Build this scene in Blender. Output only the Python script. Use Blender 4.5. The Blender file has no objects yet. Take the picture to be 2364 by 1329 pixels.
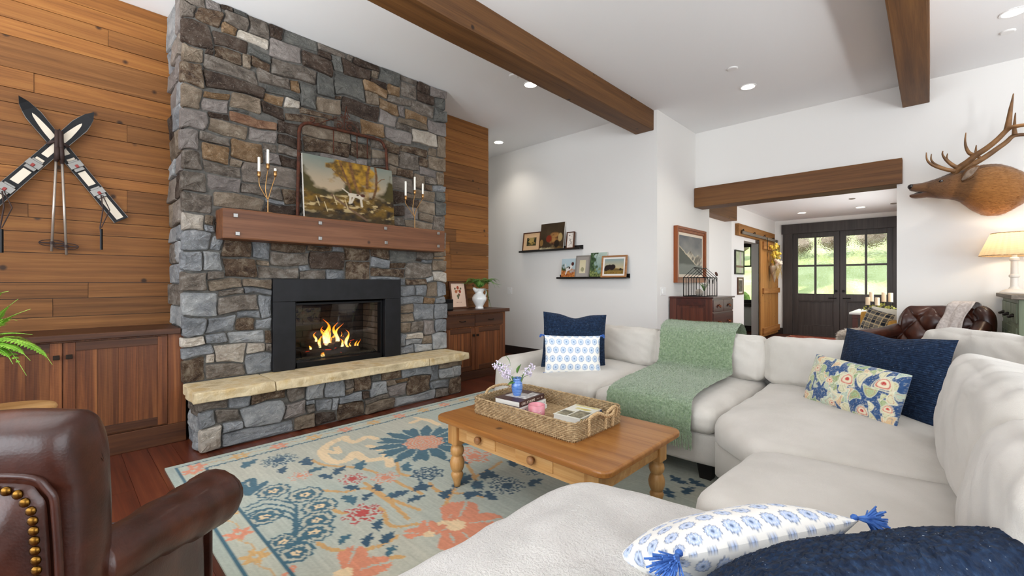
import bpy, bmesh, math, random
import numpy as np
from mathutils import Vector, Matrix, noise

scene = bpy.context.scene
COL = scene.collection
PI = math.pi

# ------------------------------------------------------------------ camera
F_PX, CX, HY = 1009.0, 1182.0, 652.0            # focal length, centre and horizon of the 2364 x 1329 frame
EYE = 1.30
FILL_W1, FILL_W2 = 370.0, 140.0                       # watts of the added ceiling uplights
YAW = math.atan2(968.0, F_PX)
SN, CS = math.sin(YAW), math.cos(YAW)
cam_d = bpy.data.cameras.new('camera')
cam = bpy.data.objects.new('camera', cam_d)
COL.objects.link(cam)
cam.location = (0, 0, EYE)
cam.rotation_euler = (PI / 2, 0, YAW)
cam_d.sensor_width = 36.0
cam_d.lens = F_PX / 2364.0 * 36.0
cam_d.shift_y = (HY - 664.5) / 2364.0
cam_d.clip_start = 0.03
scene.camera = cam

# ------------------------------------------------------------------ world, lights, exposure
scene.view_settings.view_transform = 'Standard'
scene.view_settings.look = 'None'
scene.view_settings.gamma = 1.0
scene.view_settings.use_curve_mapping = False
scene.view_settings.exposure = 0.37
w = bpy.data.worlds.new('sky'); scene.world = w; w.use_nodes = True
bg = w.node_tree.nodes['Background']
bg.inputs[0].default_value = (0.80, 0.90, 1.0, 1)
bg.inputs[1].default_value = 1.6

def area(name, loc, rot, sx, sy, power, col=(1, 1, 1)):
    d = bpy.data.lights.new(name, 'AREA'); d.shape = 'RECTANGLE'; d.size = sx; d.size_y = sy
    d.energy = power; d.color = col
    o = bpy.data.objects.new(name, d); COL.objects.link(o); o.location = loc; o.rotation_euler = rot
    return o
# daylight entering by the big windows behind and to the right of the camera
area('daylight_south', (-0.6, -4.16, 1.875), (PI / 2, 0, 0), 6.7, 2.8, 250, (0.88, 0.94, 1.0))
area('daylight_east', (4.64, 1.6, 1.875), (PI / 2, 0, PI / 2), 6.7, 2.8, 155, (0.92, 0.96, 1.0))
area('fill_foyer', (-.13, 10.2, 1.6), (PI / 2, 0, PI / 2), 2.3, 1.55, 38, (0.98, 0.99, 1.0))  # unseen fill added to brighten the dark foyer
area('fill_corridor', (-5.15, 8.57, 1.6), (PI / 2, 0, -PI / 2), 1.4, 1.7, 30, (0.98, 0.99, 1.0))  # unseen fill added to lift the grey corridor recess
sun_d = bpy.data.lights.new('sun', 'SUN'); sun_d.energy = 3.2; sun_d.angle = 0.02; sun_d.color = (1, .95, .86)
sun = bpy.data.objects.new('sun', sun_d); COL.objects.link(sun); sun.rotation_euler = (math.radians(38), 0, math.radians(-20))

# ------------------------------------------------------------------ helpers
def P(u, v, X=None, Y=None, Z=None):
    """point of a real plane (X, Y or Z given) that lies on the sight line of frame pixel (u, v)"""
    d = u - CX
    dx, dy, dz = -SN * F_PX + CS * d, CS * F_PX + SN * d, HY - v
    if X is not None: k = X / dx
    elif Y is not None: k = Y / dy
    else: k = (Z - EYE) / dz
    return Vector((dx * k, dy * k, EYE + dz * k))

def S(h):
    h = h.lstrip('#')
    c = [int(h[i:i + 2], 16) / 255 for i in (0, 2, 4)]
    return tuple(x / 12.92 if x <= .04045 else ((x + .055) / 1.055) ** 2.4 for x in c)

MATS = {}
class NT:
    def __init__(s, name):
        s.m = bpy.data.materials.new(name); s.m.use_nodes = True
        s.t = s.m.node_tree; s.b = s.t.nodes['Principled BSDF']; s.out = s.t.nodes['Material Output']
        MATS[name] = s.m
    def n(s, typ, **kw):
        nd = s.t.nodes.new(typ)
        for k, v in kw.items(): setattr(nd, k, v)
        return nd
    def l(s, a, b): s.t.links.new(a, b)

def coords(nt, stretch=(1, 1, 1), co='Object', rnd=True):
    tc = nt.n('ShaderNodeTexCoord'); mp = nt.n('ShaderNodeMapping')
    mp.inputs['Scale'].default_value = stretch
    src = tc.outputs[co]
    if rnd:
        oi = nt.n('ShaderNodeObjectInfo'); mu = nt.n('ShaderNodeMath', operation='MULTIPLY'); mu.inputs[1].default_value = 53.7
        nt.l(oi.outputs['Random'], mu.inputs[0])
        ad = nt.n('ShaderNodeVectorMath', operation='ADD')
        nt.l(src, ad.inputs[0]); nt.l(mu.outputs[0], ad.inputs[1]); src = ad.outputs[0]
    nt.l(src, mp.inputs['Vector'])
    return mp.outputs[0]

def ramp(nt, fac, cols, pos):
    r = nt.n('ShaderNodeValToRGB'); e = r.color_ramp.elements
    while len(e) < len(cols): e.new(.5)
    for i, (c, p) in enumerate(zip(cols, pos)):
        e[i].position = p; e[i].color = (*c, 1)
    nt.l(fac, r.inputs[0]); return r.outputs[0]

def noise_n(nt, vec, scale, detail=5, rough=.55, dist=0.):
    n = nt.n('ShaderNodeTexNoise'); n.inputs['Scale'].default_value = scale
    n.inputs['Detail'].default_value = detail; n.inputs['Roughness'].default_value = rough
    n.inputs['Distortion'].default_value = dist
    nt.l(vec, n.inputs['Vector']); return n.outputs['Fac']

def vary(nt, col, amt):
    oi = nt.n('ShaderNodeObjectInfo'); mr = nt.n('ShaderNodeMapRange')
    mr.inputs['To Min'].default_value = 1 - amt; mr.inputs['To Max'].default_value = 1 + amt
    nt.l(oi.outputs['Random'], mr.inputs['Value'])
    hs = nt.n('ShaderNodeHueSaturation'); nt.l(col, hs.inputs['Color']); nt.l(mr.outputs[0], hs.inputs['Value'])
    return hs.outputs[0]

def bumped(nt, h, strength, dist=.01):
    b = nt.n('ShaderNodeBump'); b.inputs['Strength'].default_value = strength; b.inputs['Distance'].default_value = dist
    nt.l(h, b.inputs['Height']); nt.l(b.outputs[0], nt.b.inputs['Normal'])

def fin(nt, col, rough, metal=0, spec=.5, coat=0., sheen=0.):
    b = nt.b
    if isinstance(col, tuple): b.inputs['Base Color'].default_value = (*col, 1)
    else: nt.l(col, b.inputs['Base Color'])
    b.inputs['Roughness'].default_value = rough; b.inputs['Metallic'].default_value = metal
    b.inputs['Specular IOR Level'].default_value = spec
    if coat: b.inputs['Coat Weight'].default_value = coat; b.inputs['Coat Roughness'].default_value = .15
    if sheen: b.inputs['Sheen Weight'].default_value = sheen; b.inputs['Sheen Roughness'].default_value = .5
    return nt.m

def M(name, c1, c2=None, rough=.5, metal=0., scale=6., detail=5., stretch=(1, 1, 1), lo=.35, hi=.65, bump=0., bscale=60.,
      bdist=.004, rand=0., spec=.5, coat=0., sheen=0., c3=None):
    nt = NT(name); c1 = S(c1)
    if c2 is None and not bump:
        col = c1
        if rand:
            rg = nt.n('ShaderNodeRGB'); rg.outputs[0].default_value = (*c1, 1); col = vary(nt, rg.outputs[0], rand)
        return fin(nt, col, rough, metal, spec, coat, sheen)
    vec = coords(nt, stretch)
    if c2 is None: col = c1
    else:
        cs = [c1, S(c2)] + ([S(c3)] if c3 else [])
        ps = [lo, hi] if not c3 else [lo, (lo + hi) / 2, hi]
        col = ramp(nt, noise_n(nt, vec, scale, detail), cs, ps)
        if rand: col = vary(nt, col, rand)
    if bump: bumped(nt, noise_n(nt, vec, bscale, 4), bump, bdist)
    return fin(nt, col, rough, metal, spec, coat, sheen)

def WOOD(name, c1, c2, c3, axis=0, scale=2.2, rough=.5, rand=.18, spec=.4, coat=0., bump=.25, knots=.0, saw=0.):
    """grain runs along axis (0 x, 1 y, 2 z)"""
    nt = NT(name)
    st = [13., 13., 13.]; st[axis] = .45
    vec = coords(nt, tuple(st))
    g = noise_n(nt, vec, scale, 7, .62, .55)
    st2 = [40., 40., 40.]; st2[axis] = .8
    vec2 = coords(nt, tuple(st2))
    fine = noise_n(nt, vec2, 3., 4, .6, .2)
    mx = nt.n('ShaderNodeMath', operation='MULTIPLY_ADD'); nt.l(fine, mx.inputs[0]); mx.inputs[1].default_value = .35
    nt.l(g, mx.inputs[2])
    sb = nt.n('ShaderNodeMath', operation='SUBTRACT'); nt.l(mx.outputs[0], sb.inputs[0]); sb.inputs[1].default_value = .175
    col = ramp(nt, sb.outputs[0], [S(c1), S(c2), S(c3)], [.22, .5, .80])
    if knots:
        v3 = coords(nt, (1.6, 1.6, 1.6)); kst = [1., 1., 1.]
        vo = nt.n('ShaderNodeTexVoronoi'); vo.inputs['Scale'].default_value = 2.6; nt.l(v3, vo.inputs['Vector'])
        lt = nt.n('ShaderNodeMapRange'); lt.inputs['From Min'].default_value = .05; lt.inputs['From Max'].default_value = .11
        nt.l(vo.outputs['Distance'], lt.inputs['Value'])
        mixn = nt.n('ShaderNodeMixRGB'); mixn.inputs[1].default_value = (*[x * .35 for x in S(c1)], 1)
        nt.l(lt.outputs[0], mixn.inputs[0]); nt.l(col, mixn.inputs[2]); col = mixn.outputs[0]
    col = vary(nt, col, rand) if rand else col
    h = sb.outputs[0]
    if saw:
        wv = nt.n('ShaderNodeTexWave'); wv.inputs['Scale'].default_value = saw; wv.inputs['Distortion'].default_value = 1.2
        wv.bands_direction = 'Z'; nt.l(coords(nt, (1, 1, 1)), wv.inputs['Vector'])
        ad = nt.n('ShaderNodeMath', operation='ADD'); wm = nt.n('ShaderNodeMath', operation='MULTIPLY'); wm.inputs[1].default_value = .22; nt.l(wv.outputs['Fac'], wm.inputs[0]); nt.l(wm.outputs[0], ad.inputs[0]); nt.l(h, ad.inputs[1]); h = ad.outputs[0]
    bumped(nt, h, bump, .003)
    return fin(nt, col, rough, 0, spec, coat)

def ATTR(name, rough=.8, bump=0., bscale=200., spec=.3, sheen=0., bdist=.003, stretch=(1, 1, 1)):
    nt = NT(name)
    a = nt.n('ShaderNodeAttribute'); a.attribute_name = 'Col'
    if bump: bumped(nt, noise_n(nt, coords(nt, stretch), bscale, 3), bump, bdist)
    return fin(nt, a.outputs['Color'], rough, 0, spec, 0, sheen)

# ---- numpy noise for painted patterns
_rs = np.random.RandomState(7)
_tab = _rs.rand(64, 64)
def vnoise(x, y):
    x = np.asarray(x, float); y = np.asarray(y, float)
    xi = np.floor(x).astype(int); yi = np.floor(y).astype(int); fx = x - xi; fy = y - yi
    fx = fx * fx * (3 - 2 * fx); fy = fy * fy * (3 - 2 * fy)
    a = _tab[xi % 64, yi % 64]; b = _tab[(xi + 1) % 64, yi % 64]; c = _tab[xi % 64, (yi + 1) % 64]; d = _tab[(xi + 1) % 64, (yi + 1) % 64]
    return (a * (1 - fx) + b * fx) * (1 - fy) + (c * (1 - fx) + d * fx) * fy
def fbm(x, y, o=4):
    s = 0; a = .5
    for i in range(o): s = s + a * vnoise(x * 2 ** i + 17 * i, y * 2 ** i + 5 * i); a *= .5
    return s / (1 - .5 ** o)

class G:
    """collects shapes; obj() links them as ONE mesh object"""
    def __init__(s): s.v = []; s.f = []
    def add(s, vs, fs):
        k = len(s.v); s.v += [tuple(p) for p in vs]; s.f += [tuple(i + k for i in f) for f in fs]; return s
    def box(s, x0, x1, y0, y1, z0, z1):
        return s.add([(x0, y0, z0), (x1, y0, z0), (x1, y1, z0), (x0, y1, z0), (x0, y0, z1), (x1, y0, z1), (x1, y1, z1), (x0, y1, z1)],
                     [(3, 2, 1, 0), (4, 5, 6, 7), (0, 1, 5, 4), (1, 2, 6, 5), (2, 3, 7, 6), (3, 0, 4, 7)])
    def prism(s, pts, vec):
        n = len(pts); a = [Vector(p) for p in pts]; vec = Vector(vec)
        return s.add(a + [p + vec for p in a], [tuple(range(n))[::-1], tuple(range(n, 2 * n))] +
                     [(i, (i + 1) % n, n + (i + 1) % n, n + i) for i in range(n)])
    def tube(s, pts, r, n=8, caps=True, closed=False, flat=1., up=None):
        pts = [Vector(p) for p in pts]; m = len(pts)
        rs = r if isinstance(r, (list, tuple)) else [r] * m
        vs = []; prev = None
        for i, p in enumerate(pts):
            if closed: t = pts[(i + 1) % m] - pts[i - 1]
            else: t = pts[min(i + 1, m - 1)] - pts[max(i - 1, 0)]
            t = t.normalized() if t.length > 1e-9 else Vector((0, 0, 1))
            if up is not None: ref = Vector(up)
            elif prev is not None: ref = prev
            else: ref = Vector((0, 0, 1)) if abs(t.z) < .9 else Vector((1, 0, 0))
            a = ref - t * ref.dot(t); a = a.normalized() if a.length > 1e-6 else t.orthogonal().normalized()
            prev = a; b = t.cross(a)
            for k in range(n):
                an = 2 * PI * k / n
                vs.append(p + rs[i] * (math.cos(an) * a + flat * math.sin(an) * b))
        fs = []
        for i in range(m if closed else m - 1):
            j = (i + 1) % m
            for k in range(n): fs.append((i * n + k, i * n + (k + 1) % n, j * n + (k + 1) % n, j * n + k))
        if caps and not closed: fs += [tuple(range(n))[::-1], tuple(range((m - 1) * n, m * n))]
        return s.add(vs, fs)
    def lathe(s, prof, n=24, c=(0, 0, 0), cap=True):
        vs = [(c[0] + r * math.cos(2 * PI * k / n), c[1] + r * math.sin(2 * PI * k / n), c[2] + z) for r, z in prof for k in range(n)]
        fs = [(i * n + k, i * n + (k + 1) % n, (i + 1) * n + (k + 1) % n, (i + 1) * n + k) for i in range(len(prof) - 1) for k in range(n)]
        if cap: fs += [tuple(range(n))[::-1], tuple(range((len(prof) - 1) * n, len(prof) * n))]
        return s.add(vs, fs)
    def ball(s, c, r, n=12, m=8):
        r = r if isinstance(r, (tuple, list)) else (r, r, r)
        vs = [(c[0], c[1], c[2] - r[2])]
        for i in range(1, m):
            a = -PI / 2 + PI * i / m
            vs += [(c[0] + r[0] * math.cos(a) * math.cos(2 * PI * k / n), c[1] + r[1] * math.cos(a) * math.sin(2 * PI * k / n), c[2] + r[2] * math.sin(a)) for k in range(n)]
        vs.append((c[0], c[1], c[2] + r[2])); fs = []
        for k in range(n):
            fs.append((0, 1 + (k + 1) % n, 1 + k)); L = 1 + (m - 2) * n
            fs.append((len(vs) - 1, L + k, L + (k + 1) % n))
            for i in range(m - 2): a = 1 + i * n; fs.append((a + k, a + (k + 1) % n, a + n + (k + 1) % n, a + n + k))
        return s.add(vs, fs)
    def tf(s, mat):
        s.v = [tuple(mat @ Vector(p)) for p in s.v]; return s
    def obj(s, name, mat, parent=None, w=False, smooth=False, bevel=0., seg=2, sub=0, kind=None, label=None, auto=False):
        me = bpy.data.meshes.new(name); me.from_pydata(s.v, [], s.f); me.update()
        return wrap(name, me, mat, parent, w, smooth, bevel, seg, sub, kind, label)

def world_of(o):
    m = o.matrix_parent_inverse @ o.matrix_basis
    return world_of(o.parent) @ m if o.parent else o.matrix_basis.copy()

def wrap(name, me, mat, parent=None, w=False, smooth=False, bevel=0., seg=2, sub=0, kind=None, label=None):
    o = bpy.data.objects.new(name, me); COL.objects.link(o)
    if mat is not None: me.materials.append(MATS[mat] if isinstance(mat, str) else mat)
    if smooth or bevel: me.polygons.foreach_set('use_smooth', [True] * len(me.polygons))
    if parent is not None:
        o.parent = parent
        if w: o.matrix_parent_inverse = world_of(parent).inverted()
    if bevel:
        b = o.modifiers.new('bevel', 'BEVEL'); b.width = bevel; b.segments = seg; b.limit_method = 'ANGLE'; b.angle_limit = math.radians(35)
        b.harden_normals = True
    if sub:
        sm = o.modifiers.new('subd', 'SUBSURF'); sm.levels = sub; sm.render_levels = sub
    if kind: o['kind'] = kind
    if label: o['label'] = label
    return o

def tag(o, label, cat, group=None):
    o['label'] = label; o['category'] = cat
    if group: o['group'] = group
    return o
def T(name, label, cat, loc=(0, 0, 0), rz=0., group=None):
    o = bpy.data.objects.new(name, None); COL.objects.link(o); o.empty_display_size = .05
    o.location = loc; o.rotation_euler = (0, 0, rz)
    return tag(o, label, cat, group)
def ST(name, loc=(0, 0, 0)):
    o = bpy.data.objects.new(name, None); COL.objects.link(o); o.empty_display_size = .05; o.location = loc; o['kind'] = 'structure'
    return o
def inst(src, name, parent, loc, rot=None, scale=None, w=False):
    o = src.copy(); COL.objects.link(o); o.name = name; o.parent = parent; o.location = loc
    if w and parent is not None: o.matrix_parent_inverse = world_of(parent).inverted()
    if rot is not None: o.rotation_euler = rot
    if scale is not None: o.scale = scale if isinstance(scale, tuple) else (scale,) * 3
    return o
def copy_tree(o, parent=None):
    c = o.copy(); COL.objects.link(c); c.parent = parent
    for ch in list(o.children): copy_tree(ch, c)
    return c
def setcol(me, cols, name='Col'):
    ca = me.color_attributes.new(name, 'FLOAT_COLOR', 'POINT')
    a = np.ones((len(me.vertices), 4), np.float32); a[:, :3] = cols
    ca.data.foreach_set('color', a.ravel())

def gridmesh(name, pts, nx, ny, thick=None):
    """pts: array (ny, nx, 3)"""
    v = np.asarray(pts).reshape(-1, 3)
    i = np.arange((ny - 1) * (nx - 1)); r = i // (nx - 1); c = i % (nx - 1); a = r * nx + c
    f = np.stack([a, a + 1, a + nx + 1, a + nx], 1)
    me = bpy.data.meshes.new(name)
    me.vertices.add(len(v)); me.vertices.foreach_set('co', v.astype(np.float32).ravel())
    me.loops.add(f.size); me.loops.foreach_set('vertex_index', f.astype(np.int32).ravel())
    me.polygons.add(len(f)); me.polygons.foreach_set('loop_start', np.arange(0, f.size, 4, dtype=np.int32))
    me.update(calc_edges=True); me.validate()
    return me

def cubegrid(n):
    """unit cube surface, n cells per edge -> verts, faces"""
    idx = {}; vs = []; fs = []
    def vid(p):
        k = tuple(round(c * n) for c in p)
        if k not in idx: idx[k] = len(vs); vs.append((2 * p[0] - 1, 2 * p[1] - 1, 2 * p[2] - 1))
        return idx[k]
    for ax in range(3):
        for side in (0, 1):
            for i in range(n):
                for j in range(n):
                    q = []
                    for a, b in ((i, j), (i + 1, j), (i + 1, j + 1), (i, j + 1)):
                        p = [0, 0, 0]; p[ax] = side; p[(ax + 1) % 3] = a / n; p[(ax + 2) % 3] = b / n; q.append(vid(p))
                    fs.append(tuple(q if side else q[::-1]))
    return vs, fs
_cg = {}
def cushion(dx, dy, dz, R=.06, crown=.02, n=16, wob=.006, wsc=6., seed=0, sag=0., side=.0, wr=0.):
    """rounded puffy box of full size dx, dy, dz about the origin"""
    if n not in _cg: _cg[n] = cubegrid(n)
    vs, fs = _cg[n]; h = (dx / 2, dy / 2, dz / 2); out = []
    R = min(R, *[x * .98 for x in h])
    for p in vs:
        q = [p[i] * h[i] for i in range(3)]
        c = [max(-(h[i] - R), min(h[i] - R, q[i])) for i in range(3)]
        d = Vector([q[i] - c[i] for i in range(3)])
        if d.length > 1e-9: d = d.normalized() * R
        q = Vector(c) + d
        fx, fy, fz = 1 - p[0] ** 2, 1 - p[1] ** 2, 1 - p[2] ** 2
        q.z += crown * fx * fy * (1 if p[2] > 0 else -.3) * abs(p[2])
        q.y += side * fx * fz * p[1]; q.x += side * fy * fz * p[0]
        if wr: q += Vector((0, .6 * p[1], abs(p[2]) * p[2])) * wr * noise.noise(Vector((q.x * 5 + seed, q.y * 4, (q.z + .5 * q.x) * 22)))
        if sag: q.z -= sag * fx * (1 if p[2] > 0 else 0)
        if wob:
            nv = noise.noise_vector(q * wsc + Vector((seed * 7.3, seed * 3.1, seed)))
            q += nv * wob
        out.append(q)
    g = G(); g.add(out, fs); return g

def poly_cushion(poly, z0, z1, R=.06, crown=.02, cr=.08, wob=.005, seed=0, rings=9, wsc=5.):
    """puffy cushion on a convex polygon outline"""
    pts = []; n = len(poly)
    for i in range(n):                                           # rounded corners
        a, b, c = Vector(poly[i - 1]), Vector(poly[i]), Vector(poly[(i + 1) % n])
        k = min(cr, (a - b).length * .45, (c - b).length * .45)
        p0 = b + (a - b).normalized() * k; p1 = b + (c - b).normalized() * k
        for t in [i_ / 6 for i_ in range(7)]: pts.append((1 - t) ** 2 * p0 + 2 * t * (1 - t) * b + t * t * p1)
    dense = []
    for i, p in enumerate(pts):
        q = pts[(i + 1) % len(pts)]; m = max(1, int((q - p).length / .05))
        for k in range(m): dense.append(p + (q - p) * k / m)
    cen = sum(dense, Vector((0, 0))) / len(dense); N = len(dense)
    prof = [(R, z0)] + [(R * (1 - math.cos(a)), z0 + R * .6 * (1 - math.sin(PI / 2 - a))) for a in ()]
    prof = []
    for k in range(4): a = PI / 2 * k / 4; prof.append((R * .6 * (1 - math.sin(a)), z0 + R * .6 * (1 - math.cos(a))))
    for k in range(6): a = PI / 2 * k / 5; prof.append((R * (1 - math.cos(a)), z1 - R + R * math.sin(a)))
    vs = []
    for ins, z in prof:
        for p in dense:
            d = (cen - p); q = p + d.normalized() * ins; vs.append(Vector((q.x, q.y, z)))
    top = prof[-1]
    for r in range(1, rings):
        t = r / rings
        for p in dense:
            d = (cen - p); q = p + d.normalized() * R; q = q + (cen - q) * t
            vs.append(Vector((q.x, q.y, z1 + crown * (1 - (1 - t) ** 2.2))))
    vs.append(Vector((cen.x, cen.y, z1 + crown)))
    out = []
    for q in vs:
        nv = noise.noise_vector(q * wsc + Vector((seed * 5.1, seed, 0))); out.append(q + nv * wob)
    L = len(prof) + rings - 1; fs = []
    for i in range(L - 1):
        for k in range(N): fs.append((i * N + k, i * N + (k + 1) % N, (i + 1) * N + (k + 1) % N, (i + 1) * N + k))
    for k in range(N): fs.append(((L - 1) * N + k, (L - 1) * N + (k + 1) % N, len(vs) - 1))
    fs.append(tuple(range(N))[::-1])
    g = G(); g.add(out, fs); return g

def pillow_mesh(name, wd, ht, th, nx=60, ny=40, colf=None, pinch=.06, seed=0, lump=.006, chop=0.):
    """throw pillow standing in the local xz plane, thickness along y; colf(u, v, side) gives its print"""
    allv = []; cols = []
    for sd in (-1, 1):
        u, v = np.meshgrid(np.linspace(-1, 1, nx), np.linspace(-1, 1, ny))
        x = wd / 2 * u * (1 - pinch * (1 - v ** 2)); z = ht / 2 * v * (1 - pinch * (1 - u ** 2))
        z = z - chop * ht * np.clip(v, 0, 1) * np.exp(-(u / .35) ** 2)
        t = th / 2 * np.clip((1 - np.abs(u) ** 2.6) * (1 - np.abs(v) ** 2.6), 0, 1) ** .55
        t = t + lump * (fbm(u * 2 + seed * 3 + 9, v * 2 + sd + 9) - .5) * 2 * np.clip(t / (th / 2), 0, 1)
        pts = np.stack([x, sd * t, z], -1)
        if sd > 0: pts = pts[:, ::-1]; u2 = u[:, ::-1]
        else: u2 = u
        allv.append(pts)
        if colf is not None:                                     # print follows the cloth: arc length, not projection
            def arc(p):
                s = np.concatenate([[0], np.cumsum(np.linalg.norm(np.diff(p, axis=0), axis=1))]); return 2 * s / s[-1] - 1
            au = arc(allv[-1][ny // 2]); av = arc(allv[-1][:, nx // 2])
            if sd > 0: au = -au
            uu_, vv_ = np.meshgrid(au, av); cols.append(colf(uu_, vv_, sd).reshape(-1, 3))
    v = np.concatenate([a.reshape(-1, 3) for a in allv])
    i = np.arange((ny - 1) * (nx - 1)); r = i // (nx - 1); c = i % (nx - 1); a = r * nx + c
    f = np.stack([a, a + 1, a + nx + 1, a + nx], 1); f = np.concatenate([f, f + nx * ny])
    me = bpy.data.meshes.new(name)
    me.vertices.add(len(v)); me.vertices.foreach_set('co', v.astype(np.float32).ravel())
    me.loops.add(f.size); me.loops.foreach_set('vertex_index', f.astype(np.int32).ravel())
    me.polygons.add(len(f)); me.polygons.foreach_set('loop_start', np.arange(0, f.size, 4, dtype=np.int32))
    me.update(calc_edges=True)
    if colf is not None: setcol(me, np.concatenate(cols))
    return me

def textmesh(txt, size, depth=.0006, font=None, align='CENTER'):
    cu = bpy.data.curves.new('lettering', 'FONT'); cu.body = txt; cu.size = size; cu.extrude = depth; cu.align_x = align; cu.align_y = 'CENTER'
    cu.resolution_u = 2
    o = bpy.data.objects.new('tmp_text', cu); COL.objects.link(o)
    dg = bpy.context.evaluated_depsgraph_get(); me = bpy.data.meshes.new_from_object(o.evaluated_get(dg))
    bpy.data.objects.remove(o); return me

def painted(name, wd, ht, nx, ny, colf):
    """flat picture surface in the local xz plane facing -y, centred; colf(u, v) with u, v in 0..1"""
    u, v = np.meshgrid(np.linspace(0, 1, nx), np.linspace(0, 1, ny))
    pts = np.stack([(u - .5) * wd, u * 0, (v - .5) * ht], -1)
    me = gridmesh(name, pts, nx, ny); setcol(me, colf(u, v).reshape(-1, 3)); return me
def lerp(a, b, t): t = np.asarray(t)[..., None]; return np.asarray(a) * (1 - t) + np.asarray(b) * t
def paint(base, mask, col):
    m = np.clip(np.asarray(mask, float), 0, 1)[..., None]; return base * (1 - m) + np.asarray(col) * m
def segd(x, y, pts):
    d = np.full(np.shape(x), 1e9)
    for (ax, ay), (bx, by) in zip(pts[:-1], pts[1:]):
        l2 = (bx - ax) ** 2 + (by - ay) ** 2 + 1e-12
        t = np.clip(((x - ax) * (bx - ax) + (y - ay) * (by - ay)) / l2, 0, 1)
        d = np.minimum(d, np.hypot(x - ax - t * (bx - ax), y - ay - t * (by - ay)))
    return d
# ------------------------------------------------------------------ materials
M('white_paint', '#ebe8e3', rough=.85, spec=.25)
M('ceiling_paint', '#f4f4f3', rough=.9, spec=.2)
M('warm_white', '#efe9df', rough=.6)
WOOD('reclaimed', '#623a15', '#855322', '#9c6a33', axis=1, scale=2.0, rough=.62, rand=.22, knots=1, bump=.35)
WOOD('reclaimed_dark', '#53310f', '#74491f', '#8d5f31', axis=1, scale=2.0, rough=.65, rand=.14, knots=1, bump=.35)
WOOD('floorboard', '#31140c', '#572717', '#734026', axis=0, scale=1.8, rough=.30, rand=.25, coat=.25, bump=.08)
WOOD('cabinet_wood', '#361a0b', '#683a1c', '#935d31', axis=2, scale=1.6, rough=.48, rand=.18, bump=.25, saw=28.)
WOOD('cabinet_rail', '#2a150b', '#482814', '#623c20', axis=1, scale=1.6, rough=.48, rand=.12, bump=.2)
WOOD('beam_wood', '#46290f', '#684420', '#81592e', axis=1, scale=1.1, rough=.6, rand=.05, bump=.3, knots=1)
WOOD('header_wood', '#4a2b0f', '#6c4520', '#81592c', axis=0, scale=1.1, rough=.6, rand=.05, bump=.3, knots=1)
WOOD('mantel_wood', '#4d2c19', '#6d442a', '#84583b', axis=1, scale=1.3, rough=.5, rand=.0, bump=.15, knots=1)
WOOD('pine', '#a8723a', '#c6965c', '#d8b07c', axis=0, scale=1.5, rough=.4, rand=.08, bump=.1)
WOOD('pine_top', '#7a471e', '#99642f', '#b17f46', axis=0, scale=1.3, rough=.34, rand=.0, bump=.1, knots=1, coat=.1)
WOOD('pine_leg', '#a06c38', '#bf8f55', '#d2a873', axis=2, scale=1.5, rough=.38, rand=.06, bump=.08)
WOOD('barn_wood', '#74491f', '#9f6d35', '#b88a50', axis=2, scale=1.5, rough=.6, rand=.14, bump=.25, knots=1)
WOOD('barn_batten', '#6f421b', '#9d6a34', '#b98750', axis=1, scale=1.5, rough=.65, rand=.1, bump=.25)
WOOD('cherry', '#35160f', '#562819', '#713c28', axis=2, scale=1.4, rough=.32, rand=.1, bump=.06, coat=.15)
WOOD('cherry_dark', '#2a100c', '#431b13', '#58281c', axis=1, scale=1.4, rough=.3, rand=.1, bump=.06, coat=.2)
WOOD('dark_door', '#2a2522', '#3b3532', '#4b4440', axis=2, scale=1.4, rough=.42, rand=.08, bump=.1)
WOOD('grey_wood', '#5c5247', '#7c7164', '#968a7b', axis=1, scale=1.5, rough=.7, rand=.1)
WOOD('green_paint', '#5d6650', '#727b62', '#869078', axis=2, scale=1.2, rough=.55, rand=.06, bump=.1)
M('dark_trim', '#241a16', rough=.45)
M('black_steel', '#121214', '#1a1a1d', rough=.5, metal=.4, scale=9, bump=.04)
M('black_metal', '#151516', rough=.4, metal=.7)
M('steel', '#8f8c88', rough=.35, metal=1.0)
M('brass', '#b08a4a', rough=.25, metal=1.0)
M('antique_brass', '#7d5a26', '#5e4018', rough=.3, metal=1.0, scale=90)
M('gold_wire', '#b58955', rough=.35, metal=.9)
M('rust_iron', '#3a1d10', '#5b2d17', rough=.75, metal=.3, scale=30, bump=.3)
M('mortar', '#4c4a46', '#66635d', rough=.95, scale=25, bump=.4, bscale=120)
M('slab', '#b7a27c', '#d2c09c', rough=.85, scale=7, bump=.8, bscale=45, bdist=.012, c3='#c3a878')
M('sooty_brick', '#332c26', '#4a423a', rough=.95, scale=7, bump=.4, bscale=90, rand=.12)
M('firebrick', '#6a6359', '#7f776b', rough=.9, scale=14, bump=.4, bscale=90, rand=.12)
M('soot', '#121110', '#1d1b19', rough=.95, scale=12)
M('ember_bed', '#161413', '#4a4643', rough=.9, scale=70, lo=.55, hi=.7, bump=.9, bscale=90, bdist=.02)
M('log_char', '#1d1512', '#3a2a20', rough=.95, scale=22, bump=.8, bscale=40, bdist=.01)
M('candle_wax', '#f3eee2', rough=.5, spec=.4)
M('plate_white', '#f0efec', rough=.4)

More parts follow.
